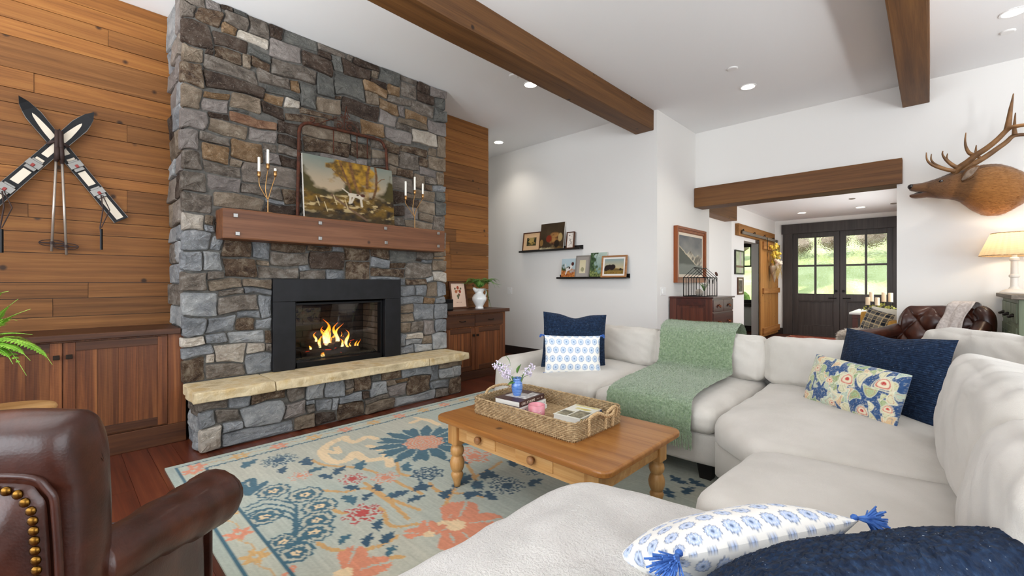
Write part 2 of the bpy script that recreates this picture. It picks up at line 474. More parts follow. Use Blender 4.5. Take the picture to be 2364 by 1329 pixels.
def STONE(name, c1, c2, c3, fleck='#c9c6c0', fl=.30, sc=7., lo=.34, hi=.66):
    nt = NT(name); vec = coords(nt, (1, 1, 1.25))
    a = noise_n(nt, vec, sc, 8, .66, .6)
    col = ramp(nt, a, [S(c1), S(c2), S(c3)], [lo, .5, hi])
    f = noise_n(nt, vec, sc * 6.5, 5, .7, 1.4)
    mr = nt.n('ShaderNodeMapRange'); mr.inputs['From Min'].default_value = .56; mr.inputs['From Max'].default_value = .66
    mr.inputs['To Max'].default_value = fl; nt.l(f, mr.inputs['Value'])
    mx = nt.n('ShaderNodeMixRGB'); nt.l(mr.outputs[0], mx.inputs[0]); nt.l(col, mx.inputs[1]); mx.inputs[2].default_value = (*S(fleck), 1)
    col = vary(nt, mx.outputs[0], .13)
    ad = nt.n('ShaderNodeMath', operation='ADD'); nt.l(a, ad.inputs[0]); nt.l(f, ad.inputs[1])
    bumped(nt, ad.outputs[0], 1., .024)
    fin(nt, col, .85, 0, .3)
STONE('stone_b', '#32251d', '#4f3f34', '#6b5f54', '#a0968b', .6)
STONE('stone_m', '#3d2a1e', '#6d5743', '#a08f79', '#cfc6b8', .6, sc=12)
STONE('stone_p', '#756d68', '#867d77', '#958d86', '#b4aba2', .22, sc=3)
STONE('stone_w', '#665c54', '#81766b', '#958a80', '#b3a99d', .35, sc=4)
STONE('stone_g', '#696b6d', '#848688', '#9a9b9b', '#c6c6c3', .36, sc=4)
STONE('stone_d', '#4e4d49', '#63625d', '#78766f', '#a6a49c', .35, sc=4)
STONE('stone_s', '#5a5148', '#807468', '#a39a8f', '#d0cac0', .5, sc=11)
STONE('stone_t', '#6c5d4c', '#887866', '#a29380', '#c8bba6', .4, sc=6)
STONE('stone_o', '#6b5033', '#8c6f50', '#a99074', '#cabba4', .45, sc=6)
STONE('stone_r', '#785540', '#937057', '#a8876c', '#d6bda6', .25, sc=5)
STONE('stone_l', '#a39586', '#bbb0a1', '#cdc4b8', '#e8e1d6', .3, sc=4)
STONE('stone_k', '#8f9193', '#acadac', '#c6c6c4', '#e4e3df', .4, sc=8)

nt = NT('lawn_grass'); v = coords(nt, (1, 1, 1), rnd=False)
fin(nt, ramp(nt, noise_n(nt, v, .9, 7, .7), [S('#8a9a58'), S('#b4bf84'), S('#d3d9ac')], [.3, .5, .72]), .9)
M('bark', '#4d3a2e', '#7d6553', rough=.95, scale=6, stretch=(1, 1, .25), bump=.8, bscale=14, bdist=.04)
M('bank_rock', '#5d4a3c', '#a8988a', rough=.95, scale=3.5, bump=.8, bscale=8, bdist=.05)

def GLASS(name, tint=(1, 1, 1), wavy=0., refl=1.0, rough=0.):
    nt = NT(name); t = nt.t; t.nodes.remove(nt.b)
    tr = nt.n('ShaderNodeBsdfTransparent'); tr.inputs[0].default_value = (*tint, 1)
    gl = nt.n('ShaderNodeBsdfGlossy'); gl.inputs['Roughness'].default_value = rough
    fr = nt.n('ShaderNodeLayerWeight'); fr.inputs[0].default_value = .5
    pw_ = nt.n('ShaderNodeMath', operation='POWER'); pw_.inputs[1].default_value = 4.; nt.l(fr.outputs['Facing'], pw_.inputs[0])
    mx = nt.n('ShaderNodeMixShader'); mu = nt.n('ShaderNodeMath', operation='MULTIPLY_ADD'); mu.inputs[1].default_value = .9 * refl; mu.inputs[2].default_value = .035 * refl
    nt.l(pw_.outputs[0], mu.inputs[0]); nt.l(mu.outputs[0], mx.inputs[0])
    nt.l(tr.outputs[0], mx.inputs[1]); nt.l(gl.outputs[0], mx.inputs[2]); nt.l(mx.outputs[0], nt.out.inputs['Surface'])
GLASS('clear_glass')
GLASS('hearth_glass', (.80, .80, .80), refl=1.3)
GLASS('window_glass', (.97, .99, .97))
nt = NT('wavy_glass')
nt.b.inputs['Transmission Weight'].default_value = 1; nt.b.inputs['Roughness'].default_value = .02; nt.b.inputs['IOR'].default_value = 1.25
nt.b.inputs['Base Color'].default_value = (.97, 1, .96, 1)
bumped(nt, noise_n(nt, coords(nt, (1, 1, 1), rnd=True), 16, 2), .5, .02)

def EMIT(name, c, s):
    nt = NT(name); nt.t.nodes.remove(nt.b); e = nt.n('ShaderNodeEmission')
    e.inputs[0].default_value = (*S(c), 1); e.inputs[1].default_value = s; nt.l(e.outputs[0], nt.out.inputs['Surface'])
EMIT('lamp_lens', '#fff3df', 9.)
EMIT('bulb', '#ffe9c8', 8.)

# ------------------------------------------------------------------ setting: shell
def struct(name, g, mat, **k):
    o = g.obj(name, mat, **k); o['kind'] = 'structure'; return o
CEIL, FC = 3.70, 2.87
struct('ceiling', G().box(-7.8, 4.7, -4.2, 7.35, CEIL, CEIL + .12), 'ceiling_paint')
struct('ceiling_foyer', G().box(-5.2, -.1, 7.36, 13.0, FC, FC + .1), 'ceiling_paint')
g = G().box(-2.744, -.306, 7.14, 7.35, 2.80, CEIL).box(-.306, 4.7, 7.14, 7.35, 0, CEIL)
struct('wall_entry', g, 'white_paint')
struct('wall_back', G().box(-7.8, -2.744, 5.77, 5.92, 0, CEIL), 'white_paint')
struct('wall_return', G().box(-2.90, -2.744, 5.92, 7.14, 0, CEIL).box(-2.90, -2.744, 7.14, 7.74, 0, FC), 'white_paint')
struct('wall_passage', G().box(-7.8, -7.65, 4.5, 5.77, 0, CEIL).box(-7.65, -5.12, 4.5, 4.64, 0, CEIL), 'white_paint')
struct('wall_corridor', G().box(-5.2, -2.9, 9.40, 9.52, 0, FC - .001).box(-5.2, -2.9, 7.62, 7.74, 0, FC).box(-5.2, -5.05, 9.3, 12.8, 0, FC).box(-5.2, -5.05, 7.74, 7.84, 0, FC).box(-5.2, -5.05, 7.84, 9.3, 0, .72).box(-5.2, -5.05, 7.84, 9.3, 2.48, FC), 'white_paint')
g = G().box(-3.05, -2.9, 9.52, 10.2, 0, FC).box(-3.05, -2.9, 10.2, 11.3, 2.2, FC).box(-3.05, -2.9, 11.3, 12.8, 0, FC)
struct('wall_foyer_left', g, 'white_paint')
struct('wall_foyer_right', G().box(-.306, -.1, 7.35, 9.0, 0, FC).box(-.306, -.1, 11.4, 12.8, 0, FC).box(-.306, -.1, 9.0, 11.4, 0, .8).box(-.306, -.1, 9.0, 11.4, 2.4, FC), 'white_paint')
g = G().box(-5.2, -4.4, 12.8, 13.0, 0, FC).box(-4.4, -3.15, 12.8, 13.0, 0, .74).box(-4.4, -3.15, 12.8, 13.0, 2.35, FC).box(-3.15, -2.56, 12.8, 13.0, 0, FC)
g.box(-2.56, -.56, 12.8, 13.0, 2.56, FC).box(-.56, -.1, 12.8, 13.0, 0, FC)
struct('wall_front', g, 'white_paint')
g = G().box(-5.2, 4.7, -4.2, -4.05, 0, .45).box(-5.2, 4.7, -4.2, -4.05, 3.3, CEIL).box(-5.2, -4.0, -4.2, -4.05, .45, 3.3).box(2.8, 4.7, -4.2, -4.05, .45, 3.3)
struct('wall_behind', g, 'white_paint')
g = G().box(4.5, 4.7, -4.05, 7.14, 0, .45).box(4.5, 4.7, -4.05, 7.14, 3.3, CEIL).box(4.5, 4.7, -4.05, -1.8, .45, 3.3).box(4.5, 4.7, 5.0, 7.14, .45, 3.3)
struct('wall_right', g, 'white_paint')
rnd = random.Random(5)
def big_window(name, ax, c, a0, a1, z0, z1, bars, inner):
    t = ST(name, ((a0 + a1) / 2, c, z0) if ax == 'x' else (c, (a0 + a1) / 2, z0)); s_ = .05
    def bar(p0, p1, q0, q1):
        g = G().box(p0, p1, min(c, c + inner), max(c, c + inner), q0, q1) if ax == 'x' else G().box(min(c, c + inner), max(c, c + inner), p0, p1, q0, q1)
        g.obj('sash_bar', 'dark_trim', t, w=True, bevel=.004)
    bar(a0, a1, z0, z0 + s_); bar(a0, a1, z1 - s_, z1); bar(a0, a0 + s_, z0, z1); bar(a1 - s_, a1, z0, z1)
    for k in range(1, bars): p = a0 + (a1 - a0) * k / bars; bar(p - s_ / 2, p + s_ / 2, z0, z1)

big_window('window_2', 'x', -4.10, -4.0, 2.8, .45, 3.3, 4, .05); big_window('window_3', 'y', 4.55, -1.8, 5.0, .45, 3.3, 4, -.05)
big_window('fill_window_foyer', 'y', -.25, 9.0, 11.4, .8, 2.4, 2, -.04); big_window('fill_window_corridor', 'y', -5.1, 7.84, 9.3, .72, 2.48, 2, .04)  # unseen windows added to frame the foyer and corridor fill lights
# wood clad wall with every board a piece
wl = ST('wall_left', (-5.0, 0, 0))
G().box(-5.12, -5.003, -4.2, 4.64, 0, CEIL).obj('backing', 'dark_trim', wl, w=True)
zb = [.90, 1.03, 1.175, 1.30, 1.53, 1.69, 1.80, 1.90, 2.09, 2.18, 2.32, 2.505, 2.65, 2.76, 2.91, 3.15, 3.28, 3.42, 3.55, 3.70]
joint = {1: -.02, 2: .18, 4: None, 6: -.15, 7: .42, 9: None, 10: .05, 11: .42, 13: -.12, 15: None, 16: .3, 18: -.1}
dark = {0: 1, 1: 1, 2: 1, 14: 1, 6: .5}
def plank(y0, y1, z0, z1, mat):
    dx = rnd.uniform(0, .005)
    G().box(-5.004, -4.982 + dx, y0 + .0012, y1 - .0012, z0 + .0022, z1 - .0022).obj('plank', mat, wl, w=True)
for i in range(len(zb) - 1):
    z0, z1 = zb[i], zb[i + 1]; j = joint.get(i)
    cuts = [-2.6, -1.25 + rnd.uniform(-.2, .2)] + ([j] if j is not None else []) + [.76]
    for a, b in zip(cuts[:-1], cuts[1:]):
        d = i in dark and rnd.random() < dark[i] or (i in (7, 11) and a > .3) or (i == 6 and a < -.5)
        plank(a, b, z0, z1, 'reclaimed_dark' if d else 'reclaimed')
z = .90; i = 0
while z < CEIL - .01:
    h = rnd.choice([.13, .15, .16, .18, .21]); z1 = min(CEIL, z + h); z1 = CEIL if CEIL - z1 < .08 else z1
    cuts = [3.30] + ([rnd.uniform(3.8, 4.3)] if rnd.random() < .55 else []) + [4.66]
    for a, b in zip(cuts[:-1], cuts[1:]): plank(a, b, z, z1, 'reclaimed_dark' if rnd.random() < .22 else 'reclaimed')
    z = z1

# floor: boards run across the room
fl = ST('floor', (0, 3, 0))
G().box(-7.8, 4.7, -4.2, 13.0, -.12, -.018).obj('subfloor', 'floorboard', fl, w=True)
def board(x0, x1, y0, y1):
    G().box(x0 + .0008, x1 - .0008, y0 + .0008, y1 - .0008, -.02, rnd.uniform(-.0008, 0)).obj('plank', 'floorboard', fl, w=True)
y = -.56
while y < 7.0:
    x = -5.0 if y < 4.6 else -7.6; x -= rnd.uniform(0, 1.1)
    while x < .9:
        x1 = x + rnd.uniform(1.7, 2.6); board(max(x, -7.65 if y > 4.6 else -5.0), x1, y, y + .15); x = x1
    y += .15
while y < 12.8:
    xm = -2.3 + rnd.uniform(-.5, .9); board(-5.0, xm, y, y + .15); board(xm, -.1, y, y + .15); y += .15

# skirting boards
def bb(name, *b): struct(name, G().box(*b), 'dark_trim', bevel=.004)
bb('baseboard_back', -7.6, -2.744, 5.752, 5.77, 0, .15)
bb('baseboard_return', -2.744, -2.726, 5.752, 7.74, 0, .15)
bb('baseboard_entry', -.306, 4.5, 7.122, 7.14, 0, .15)
bb('baseboard_foyer', -2.9, -2.882, 11.3, 12.8, 0, .15)
bb('baseboard_foyer_left', -2.9, -2.882, 9.4, 10.2, 0, .15)
bb('baseboard_front', -2.88, -2.72, 12.78, 12.8, 0, .15)
bb('baseboard_side_room', -5.0, -3.05, 12.78, 12.8, 0, .15)

# ------------------------------------------------------------------ beams
def beam(name, label, x0, x1, y0, y1, z0, z1, mat):
    o = cushion(x1 - x0, y1 - y0, z1 - z0, R=.012, crown=0, n=14, wob=.004, wsc=2.5, seed=len(MATS) + x0).obj(name, mat, smooth=False)
    o.location = ((x0 + x1) / 2, (y0 + y1) / 2, (z0 + z1) / 2); tag(o, label, 'beam'); return o
beam('ceiling_beam', 'long dark timber beam crossing the ceiling beside the stone chimney', -3.07, -2.79, -4.04, 5.765, 3.42, 3.705, 'beam_wood')
beam('ceiling_beam', 'timber beam meeting the white wall above the entry opening', -.255, -.01, -4.04, 7.135, 3.42, 3.705, 'beam_wood')
beam('header_beam', 'wide timber header over the opening to the foyer', -2.74, -.25, 7.06, 7.42, 2.50, 2.81, 'header_wood')
beam('corridor_beam', 'short timber lintel below the left end of the wide header', -3.04, -2.80, 7.74, 9.42, 2.53, 2.86, 'beam_wood')

# ------------------------------------------------------------------ recessed lights and ceiling discs
def downlight(x, y, z, label, watts, r=.075):
    t = T('recessed_light', label, 'light', (x, y, z), 0, 'recessed ceiling lights')
    G().lathe([(r, 0), (r + .016, 0), (r + .016, -.006), (r, -.006), (r, 0)], 28, cap=False).obj('trim_ring', 'plate_white', t, smooth=False)
    G().lathe([(0.001, -.004), (r, -.004), (r, -.002), (.001, -.002)], 28).obj('lens', 'lamp_lens', t)
    d = bpy.data.lights.new('downlight', 'SPOT'); d.energy = watts; d.spot_size = math.radians(120); d.spot_blend = .8; d.shadow_soft_size = .08; d.color = (1, .93, .83)
    o = bpy.data.objects.new('downlight', d); COL.objects.link(o); o.parent = t; o.location = (0, 0, -.03)
for (u, v), lb, wt in (((1225, 195), 'lit recessed ceiling light right beside the long beam', 42), ((1727, 200), 'lit recessed ceiling light in the middle of the white ceiling', 42),
                   ((1151, 328), 'lit recessed ceiling light at the passage beyond the wood wall', 24), ((2340, 28), 'lit recessed ceiling light right of the second beam', 42)):
    p = P(u, v, Z=CEIL); downlight(p.x, p.y, CEIL, lb, wt)
for (u, v), lb in (((1850.9, 491), 'left recessed light in the foyer ceiling'), ((1986.6, 478), 'right recessed light in the foyer ceiling')):
    p = P(u, v, Z=FC); downlight(p.x, p.y, FC, lb, 60)
for (u, v), lb in (((1186, 175), 'small white ceiling disc near the lit recessed light by the long beam'), ((1691, 158), 'small white ceiling disc above the middle recessed light'), ((2326, 73), 'small white ceiling disc right of the second beam')):
    p = P(u, v, Z=CEIL)
    o = G().lathe([(.055, 0), (.055, -.006), (.045, -.012), (.001, -.012)], 24).obj('ceiling_disc', 'plate_white', smooth=False); o.location = (p.x, p.y, CEIL)
    tag(o, lb, 'ceiling disc', 'ceiling discs')
for (u, v), lb in (((1967, 458), 'small vent disc in the foyer ceiling'), ((2063, 469), 'small dark detector at the edge of the foyer ceiling')):
    p = P(u, v, Z=FC)
    o = G().lathe([(.05, 0), (.05, -.01), (.03, -.016), (.001, -.016)], 20).obj('ceiling_disc', 'grey_wood'); o.location = (p.x, p.y, FC); tag(o, lb, 'ceiling disc')

# ------------------------------------------------------------------ chimney
def resolve(rects, bounds, obst=(), grow=20, step=.004):
    R = [list(r) for r in rects]
    for _ in range(6):
        for i in range(len(R)):
            for j in range(i + 1, len(R)):
                a, b = R[i], R[j]
                oy = min(a[1], b[1]) - max(a[0], b[0]); oz = min(a[3], b[3]) - max(a[2], b[2])
                if oy > 0 and oz > 0:
                    if oy < oz:
                        if a[0] + a[1] < b[0] + b[1]: a[1] -= oy / 2; b[0] += oy / 2
                        else: b[1] -= oy / 2; a[0] += oy / 2
                    else:
                        if a[2] + a[3] < b[2] + b[3]: a[3] -= oz / 2; b[2] += oz / 2
                        else: b[3] -= oz / 2; a[2] += oz / 2
    R = [r for r in R if r[1] - r[0] > .03 and r[3] - r[2] > .025]
    for r in R:
        r[0] = max(r[0], bounds[0]); r[1] = min(r[1], bounds[1]); r[2] = max(r[2], bounds[2]); r[3] = min(r[3], bounds[3])
    A = np.array([r[:4] for r in R] + [list(o) for o in obst])
    n = len(R)
    for s in range(grow):
        for i in range(n):
            for k, sg in ((0, -1), (1, 1), (2, -1), (3, 1)):
                t = A[i].copy(); t[k] += sg * step
                if (sg < 0 and t[k] < bounds[k]) or (sg > 0 and t[k] > bounds[k]): continue
                hit = (A[:, 0] < t[1] - 1e-6) & (A[:, 1] > t[0] + 1e-6) & (A[:, 2] < t[3] - 1e-6) & (A[:, 3] > t[2] + 1e-6); hit[i] = False
                if not hit.any(): A[i] = t
    return [(*A[i], *R[i][4:]) for i in range(n)]

def stone(parent, rect, mat, frame, rs, proud=None, name='stone', back=.05, warp=None):
    """rect in the (a, b) plane; frame(a, b, out) -> world point"""
    if warp: _f = frame; frame = lambda a, b, o: _f(*warp(a, b), o)
    a0, a1, b0, b1 = rect; g = .0018
    a0 += g; a1 -= g; b0 += g; b1 -= g
    w_, h_ = a1 - a0, b1 - b0
    if w_ < .015 or h_ < .015: return
    j = min(.007, .05 * min(w_, h_)); c = min(.011, .09 * min(w_, h_))
    U = lambda k: rs.uniform(-k, k)
    cs = [(a0 + abs(U(j)), b0 + abs(U(j))), (a1 - abs(U(j)), b0 + abs(U(j))), (a1 - abs(U(j)), b1 - abs(U(j))), (a0 + abs(U(j)), b1 - abs(U(j)))]
    out = []
    for i in range(4):
        p, q, r = Vector(cs[i - 1]), Vector(cs[i]), Vector(cs[(i + 1) % 4])
        out.append(q + (p - q).normalized() * c * rs.uniform(.5, 1.3)); out.append(q + (r - q).normalized() * c * rs.uniform(.5, 1.3))
        nx = q.lerp(r, rs.uniform(.28, .42)); out.append(nx + Vector((U(j * .35), U(j * .35))))
        nx = q.lerp(r, rs.uniform(.58, .72)); out.append(nx + Vector((U(j * .35), U(j * .35))))
    n = len(out); cen = sum(out, Vector((0, 0))) / n
    pr = rs.uniform(.012, .038) if proud is None else proud
    ta, tb = U(.010), U(.010)
    def lay(s_, o_, jit):
        L = []
        for p in out:
            d = p - cen; ins = d - d.normalized() * min(s_, d.length * .6)
            q = cen + ins; L.append(frame(q.x, q.y, o_ + jit * U(1) + (ta * (q.x - cen.x) / w_ + tb * (q.y - cen.y) / h_) * 2))
        return L
    vs = lay(0, -back, 0) + lay(0, pr - .016, .002) + lay(.004, pr - .004, .002) + lay(.014, pr, .003)
    mid = []
    for p in out:
        q = cen + (p - cen) * .55; mid.append(frame(q.x, q.y, pr + .003 + U(.006)))
    vs += mid + [frame(cen.x, cen.y, pr + .004 + U(.006))]
    fs = [(r * n + k, r * n + (k + 1) % n, (r + 1) * n + (k + 1) % n, (r + 1) * n + k) for r in range(4) for k in range(n)]
    fs += [(4 * n + k, 4 * n + (k + 1) % n, 5 * n) for k in range(n)]
    o = G(); o.add(vs, fs)
    return o.obj(name, 'stone_' + mat, parent, w=True, smooth=False)

TR = {  # traced stones: (x0, x1, top, bottom at mid, colour) per tile; tile = origin, scale
'A': (380, 0, .1505, '200 480 -10 290 w,390 610 -90 55 w,490 930 130 390 m,625 850 -30 130 p,860 1045 70 165 b,850 1255 180 420 s,1050 1260 110 180 g,1275 1600 250 520 s,1600 1840 370 600 b,1845 2365 520 720 d,250 730 300 690 b,730 1300 450 780 b,930 1120 400 510 o,1130 1570 490 740 l,1580 2105 610 920 p,320 610 680 970 t,620 700 740 825 b,705 1220 730 950 m,1215 1340 850 1040 t,1310 1630 760 900 g,1350 1610 900 1070 m,1610 2335 960 1190 s,610 1500 960 1200 s,600 1540 1200 1390 b,330 590 970 1290 m,1350 1900 1080 1290 s,1900 2060 1230 1370 o'),
'B': (380, 180, .1505, '240 555 90 450 l,570 970 180 300 o,570 985 290 540 p,1000 1480 270 540 t,640 980 530 650 b,300 660 480 840 p,1000 1710 560 740 r,670 1270 650 910 l,1290 1720 760 980 p,1480 1860 360 620 b,1540 1830 230 400 o,1835 2080 310 440 l,1550 2070 150 310 d,1850 2350 460 650 m,1000 1150 480 580 g,220 550 800 1120 p,560 1000 850 1010 s,570 1010 990 1280 o,1010 1550 930 1250 o,1490 1730 1000 1130 s,1555 1750 1140 1300 p,1725 2090 630 890 b,1735 2130 890 1050 b,1740 2050 1050 1170 s,1760 2060 1180 1350 b'),
'C': (380, 360, .1505, '290 610 -76 225 s,620 1180 110 300 s,1000 1220 50 130 t,1180 2060 100 440 w,290 620 230 540 s,630 1170 290 550 p,1180 1790 430 600 k,1790 2070 500 690 m,300 710 550 850 s,715 1530 580 820 l,1530 1800 630 700 g,1600 2070 700 900 b,290 590 870 1150 l,600 720 900 1030 t,600 725 1040 1170 g,300 730 1170 1451 g,800 1500 840 1000 s,1500 2200 920 1080 m,800 1450 1010 1200 b,1450 2200 1090 1230 s'),
'D': (380, 540, .1505, '720 910 105 270 g,915 1360 120 360 m,1370 1640 150 370 g,1650 2190 170 260 m,1610 2220 280 450 s,1420 1590 385 455 t,310 590 270 545 g,600 920 280 540 k,940 1430 370 670 m,1420 2060 470 660 s,2070 2230 470 540 g,300 670 560 870 s,690 930 555 680 s,700 1185 690 865 t,1195 1645 690 855 t,820 1210 880 950 s,1220 1620 860 940 g,300 820 890 1220 k,840 1450 960 1180 s,1460 1645 950 1265 g,1100 1430 1170 1270 g,640 1090 1215 1505 g,1650 2060 665 700 s'),
'E': (380, 720, .1505, '290 645 45 370 g,1100 1360 80 300 m,1370 1640 80 280 g,260 650 370 520 l,655 960 325 515 g,970 1530 300 520 k,1540 1645 285 490 m,300 760 530 710 g,730 1255 520 790 l,1265 1535 515 630 l,1540 1650 490 620 s,270 630 740 1090 m,640 780 700 830 l,640 1245 810 1040 s,1255 1660 640 980 g'),
'F': (700, 20, .1505, '240 690 570 750 w,210 450 650 770 b,-20 490 720 960 b,450 640 740 965 g,680 790 710 800 s,790 1180 770 930 b,590 1065 830 1090 b,1070 1175 940 1060 t,1185 1490 930 1150 g,1490 1750 1020 1120 s,1500 1770 1120 1370 s,1760 1950 1140 1270 b,1950 2130 1220 1370 p,440 950 1010 1390 d,220 480 990 1330 g,1045 1300 1090 1200 b,950 1320 1160 1320 o,1300 1500 1170 1330 o'),
'G': (700, 200, .1505, '-60 210 90 330 g,210 600 150 440 t,480 600 120 190 m,600 1170 220 500 b,950 1160 90 290 t,1170 1450 190 400 o,1310 1650 140 290 s,1460 1570 270 440 p,1650 2020 230 420 s,1770 2000 60 270 b,2010 2150 150 340 g,2020 2140 330 520 g,1580 1930 370 530 o,1180 1450 400 620 p,1460 1920 500 660 t,1440 1670 590 690 s,1910 2130 500 740 p,900 1260 500 760 o,1250 1660 620 880 p,1680 2050 640 910 l,2050 2180 760 1070 t,1920 2065 920 1050 t,0 460 400 560 m,480 890 500 690 b,120 710 660 860 t,20 700 800 1040 m,710 1040 760 860 d,700 1050 870 1080 m,1040 1240 830 960 s,1050 1250 980 1130 t,1200 1460 830 1040 m,1470 1920 880 1040 m,1270 1450 1040 1240 t,1470 1800 1010 1290 s,1800 1930 1100 1230 m,1930 2145 1060 1300 t,380 830 1060 1180 p,835 980 1090 1200 p,1050 1280 1110 1230 s'),
'H': (700, 380, .1505, '1320 1450 30 160 t,1800 2060 50 190 p,2060 2180 100 310 t,1450 1700 80 200 m,1330 1700 190 390 w,1710 1890 170 340 t,1880 2050 190 290 k,1890 2000 290 360 m,1990 2180 310 400 g,1730 2040 370 560 t,2035 2150 400 560 g,1400 1600 420 600 b,1600 1700 430 510 t,1590 1780 520 640 b,1790 2030 580 740 t,2030 2150 570 750 g,1350 1560 600 770 b,1570 1780 650 860 p,1785 1985 740 870 t,1995 2180 770 990 k,1390 1560 780 930 s,1570 1990 870 970 t,0 500 -60 160 s,520 1000 -20 200 b,1000 1310 30 260 m,0 600 180 420 b,620 1300 230 440 s,0 450 440 680 m,470 900 450 700 s,920 1330 460 720 b,0 640 700 900 s,660 1360 730 930 m,0 700 960 1180 s,720 1500 1000 1200 b,1520 2170 1010 1230 s'),
'I': (700, 540, .1505, '70 445 190 250 m,450 600 205 265 g,110 660 270 540 b,600 1040 250 435 m,1040 1310 260 370 m,1320 1740 275 420 d,1740 2010 290 390 s,2000 2170 270 335 t,2020 2180 340 390 o,1740 1830 390 440 b,1830 2020 390 440 g,1040 1350 370 520 g,1350 1590 420 530 m,670 1040 435 690 m,-60 340 550 690 s,350 640 550 690 g,1050 1560 530 655 m,1560 1990 440 665 s,1990 2140 400 580 t,1050 1480 655 695 g,2000 2180 585 745 l,1590 1880 675 770 m,1500 1590 670 780 g,1880 2000 680 740 k,1500 1710 785 945 g,1715 1870 785 945 g,1880 2070 755 940 t,2070 2150 750 945 g,1510 1850 950 1085 g,1860 2030 945 1060 o,2030 2150 955 1055 g,1505 1680 1095 1210 t,1685 2025 1080 1310 g,2030 2180 1065 1290 g,1505 1680 1215 1340 t'),
'J': (700, 720, .173, '1310 1415 145 265 t,1430 1610 130 265 s,1610 1770 110 300 p,1770 1890 95 265 g,1310 1370 275 450 g,1375 1600 270 355 l,1380 1600 360 445 k,1600 1735 295 420 t,1725 1905 270 505 k,1310 1485 455 565 g,1490 1720 430 540 k'),
}
TH = {
'K': (400, 860, .1505, '400 870 450 580 s,840 1210 400 510 g,1210 1760 300 400 m,1750 2045 250 430 s,400 650 610 840 g,660 1030 580 800 s,1040 1680 470 790 k,1690 2050 460 660 p,2070 2200 440 500 g,2080 2200 500 620 s,340 740 850 1200 l,760 1040 830 890 g,740 1850 830 1050 g,1860 2190 660 870 t'),
'L': (700, 850, .165, '60 315 225 450 k,310 575 190 400 g,580 750 160 270 s,660 945 130 320 m,590 660 280 360 t,190 400 460 610 g,400 480 400 580 g,490 830 350 470 g,840 930 320 410 b,180 480 610 770 b,480 860 460 700 m,950 1180 165 390 k,950 1100 85 160 d,1100 1390 50 150 m,1190 1300 160 240 t,1310 1430 145 220 o,1190 1490 230 390 p,1390 1790 30 110 g,1440 1790 110 310 m,860 1180 400 480 s,860 1270 430 610 t,1280 1860 350 520 k,1800 1910 10 180 g,1915 2110 0 150 k,1800 2040 170 290 g,1860 2040 290 410 s,2045 2240 120 360 m,2110 2200 -50 110 k,1940 2240 -60 0 t'),
}
def traced(tr, X):
    out = []
    for ox, oy, sc, txt in tr.values():
        for it in txt.split(','):
            x0, x1, a, b, c = it.split(); x0, x1, a, b = [float(q) * sc for q in (x0, x1, a, b)]
            um = ox + (x0 + x1) / 2
            y0 = P(ox + x0, 600, X=X).y; y1 = P(ox + x1, 600, X=X).y
            out.append([y0, y1, P(um, oy + b, X=X).z, P(um, oy + a, X=X).z, c])
    return out
CHX, CH0, CH1 = -4.425, .705, 3.385
ch = T('chimney', 'tall stacked stone chimney breast around the fireplace', 'chimney', (-4.7, 2.05, 0))
g = G().box(-4.99, CHX, CH0 + .02, 1.40, .40, CEIL).box(-4.99, CHX, 2.70, CH1 - .02, .40, CEIL).box(-4.99, CHX, 1.40, 2.70, 1.31, CEIL)
g.obj('mortar_core', 'mortar', ch, w=True)
rs = random.Random(3)
rects = resolve(traced(TR, -4.40), (CH0, CH1, .475, CEIL - .002), [(1.385, 2.715, .3, 1.325)])
fr = lambda a, b, o: (CHX + o, a, b)
def wchim(a, b):
    d = max(max(1.385 - a, a - 2.715), max(.3 - b, b - 1.325)); k = min(1, max(0, d / .08)) * min(1, max(0, (b - .48) / .1)) * min(1, max(0, (CEIL - b) / .08)) * min(1, max(0, min(a - CH0, CH1 - a) / .06))
    p = Vector((a * 3.6, b * 5.2, 1.7)); q = Vector((a * 8.5, b * 8.5, 5.1))
    return a + k * (.034 * noise.noise(p) + .014 * noise.noise(q)), b + k * (.040 * noise.noise(p + Vector((7, 3, 2))) + .014 * noise.noise(q + Vector((2, 9, 4))))
def whearth(a, b):
    k = min(1, max(0, b / .06)) * min(1, max(0, (.40 - b) / .06)) * min(1, max(0, min(a - .75, 3.32 - a) / .06)); p = Vector((a * 4.5, b * 7, 4.2))
    return a + k * .035 * noise.noise(p), b + k * .035 * noise.noise(p + Vector((5, 1, 3)))
for r in rects:
    if (r[2] + r[3]) / 2 > 2.0: r = (*r[:4], {'g': 'd', 'l': 't', 'k': 's'}.get(r[4], r[4]) if rs.random() < .8 else r[4])  # upper stones swapped darker and warmer: window-light falloff put into their colour
    edge = r[0] < CH0 + .06 or r[1] > CH1 - .06
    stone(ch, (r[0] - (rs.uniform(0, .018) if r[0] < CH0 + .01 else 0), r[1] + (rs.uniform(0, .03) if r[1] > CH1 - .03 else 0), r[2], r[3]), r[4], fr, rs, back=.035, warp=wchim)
# left flank of the chimney
z = .93; fr2 = lambda a, b, o: (a, CH0 + .02 - o, b)
while z < CEIL - .02:
    z1 = min(CEIL, z + rs.uniform(.13, .27)); z1 = CEIL if CEIL - z1 < .09 else z1
    xm = -4.44 - rs.uniform(.14, .34)
    for a, b in ((-4.985, xm), (xm, -4.445)):
        stone(ch, (a, b, z, z1), rs.choice('wstgbpk' if z > 1.5 else 'gksgkl'), fr2, rs, back=.03)  # lower flank stones paler: bluish window light put into their colour
    z = z1
for z0, z1 in [(1.0 + .27 * i, 1.0 + .27 * (i + 1)) for i in range(10)]:   # right flank
    stone(ch, (-4.98, -4.44, z0, z1), rs.choice('wstg'), lambda a, b, o: (a, CH1 - .02 + o, b), rs, back=.03)

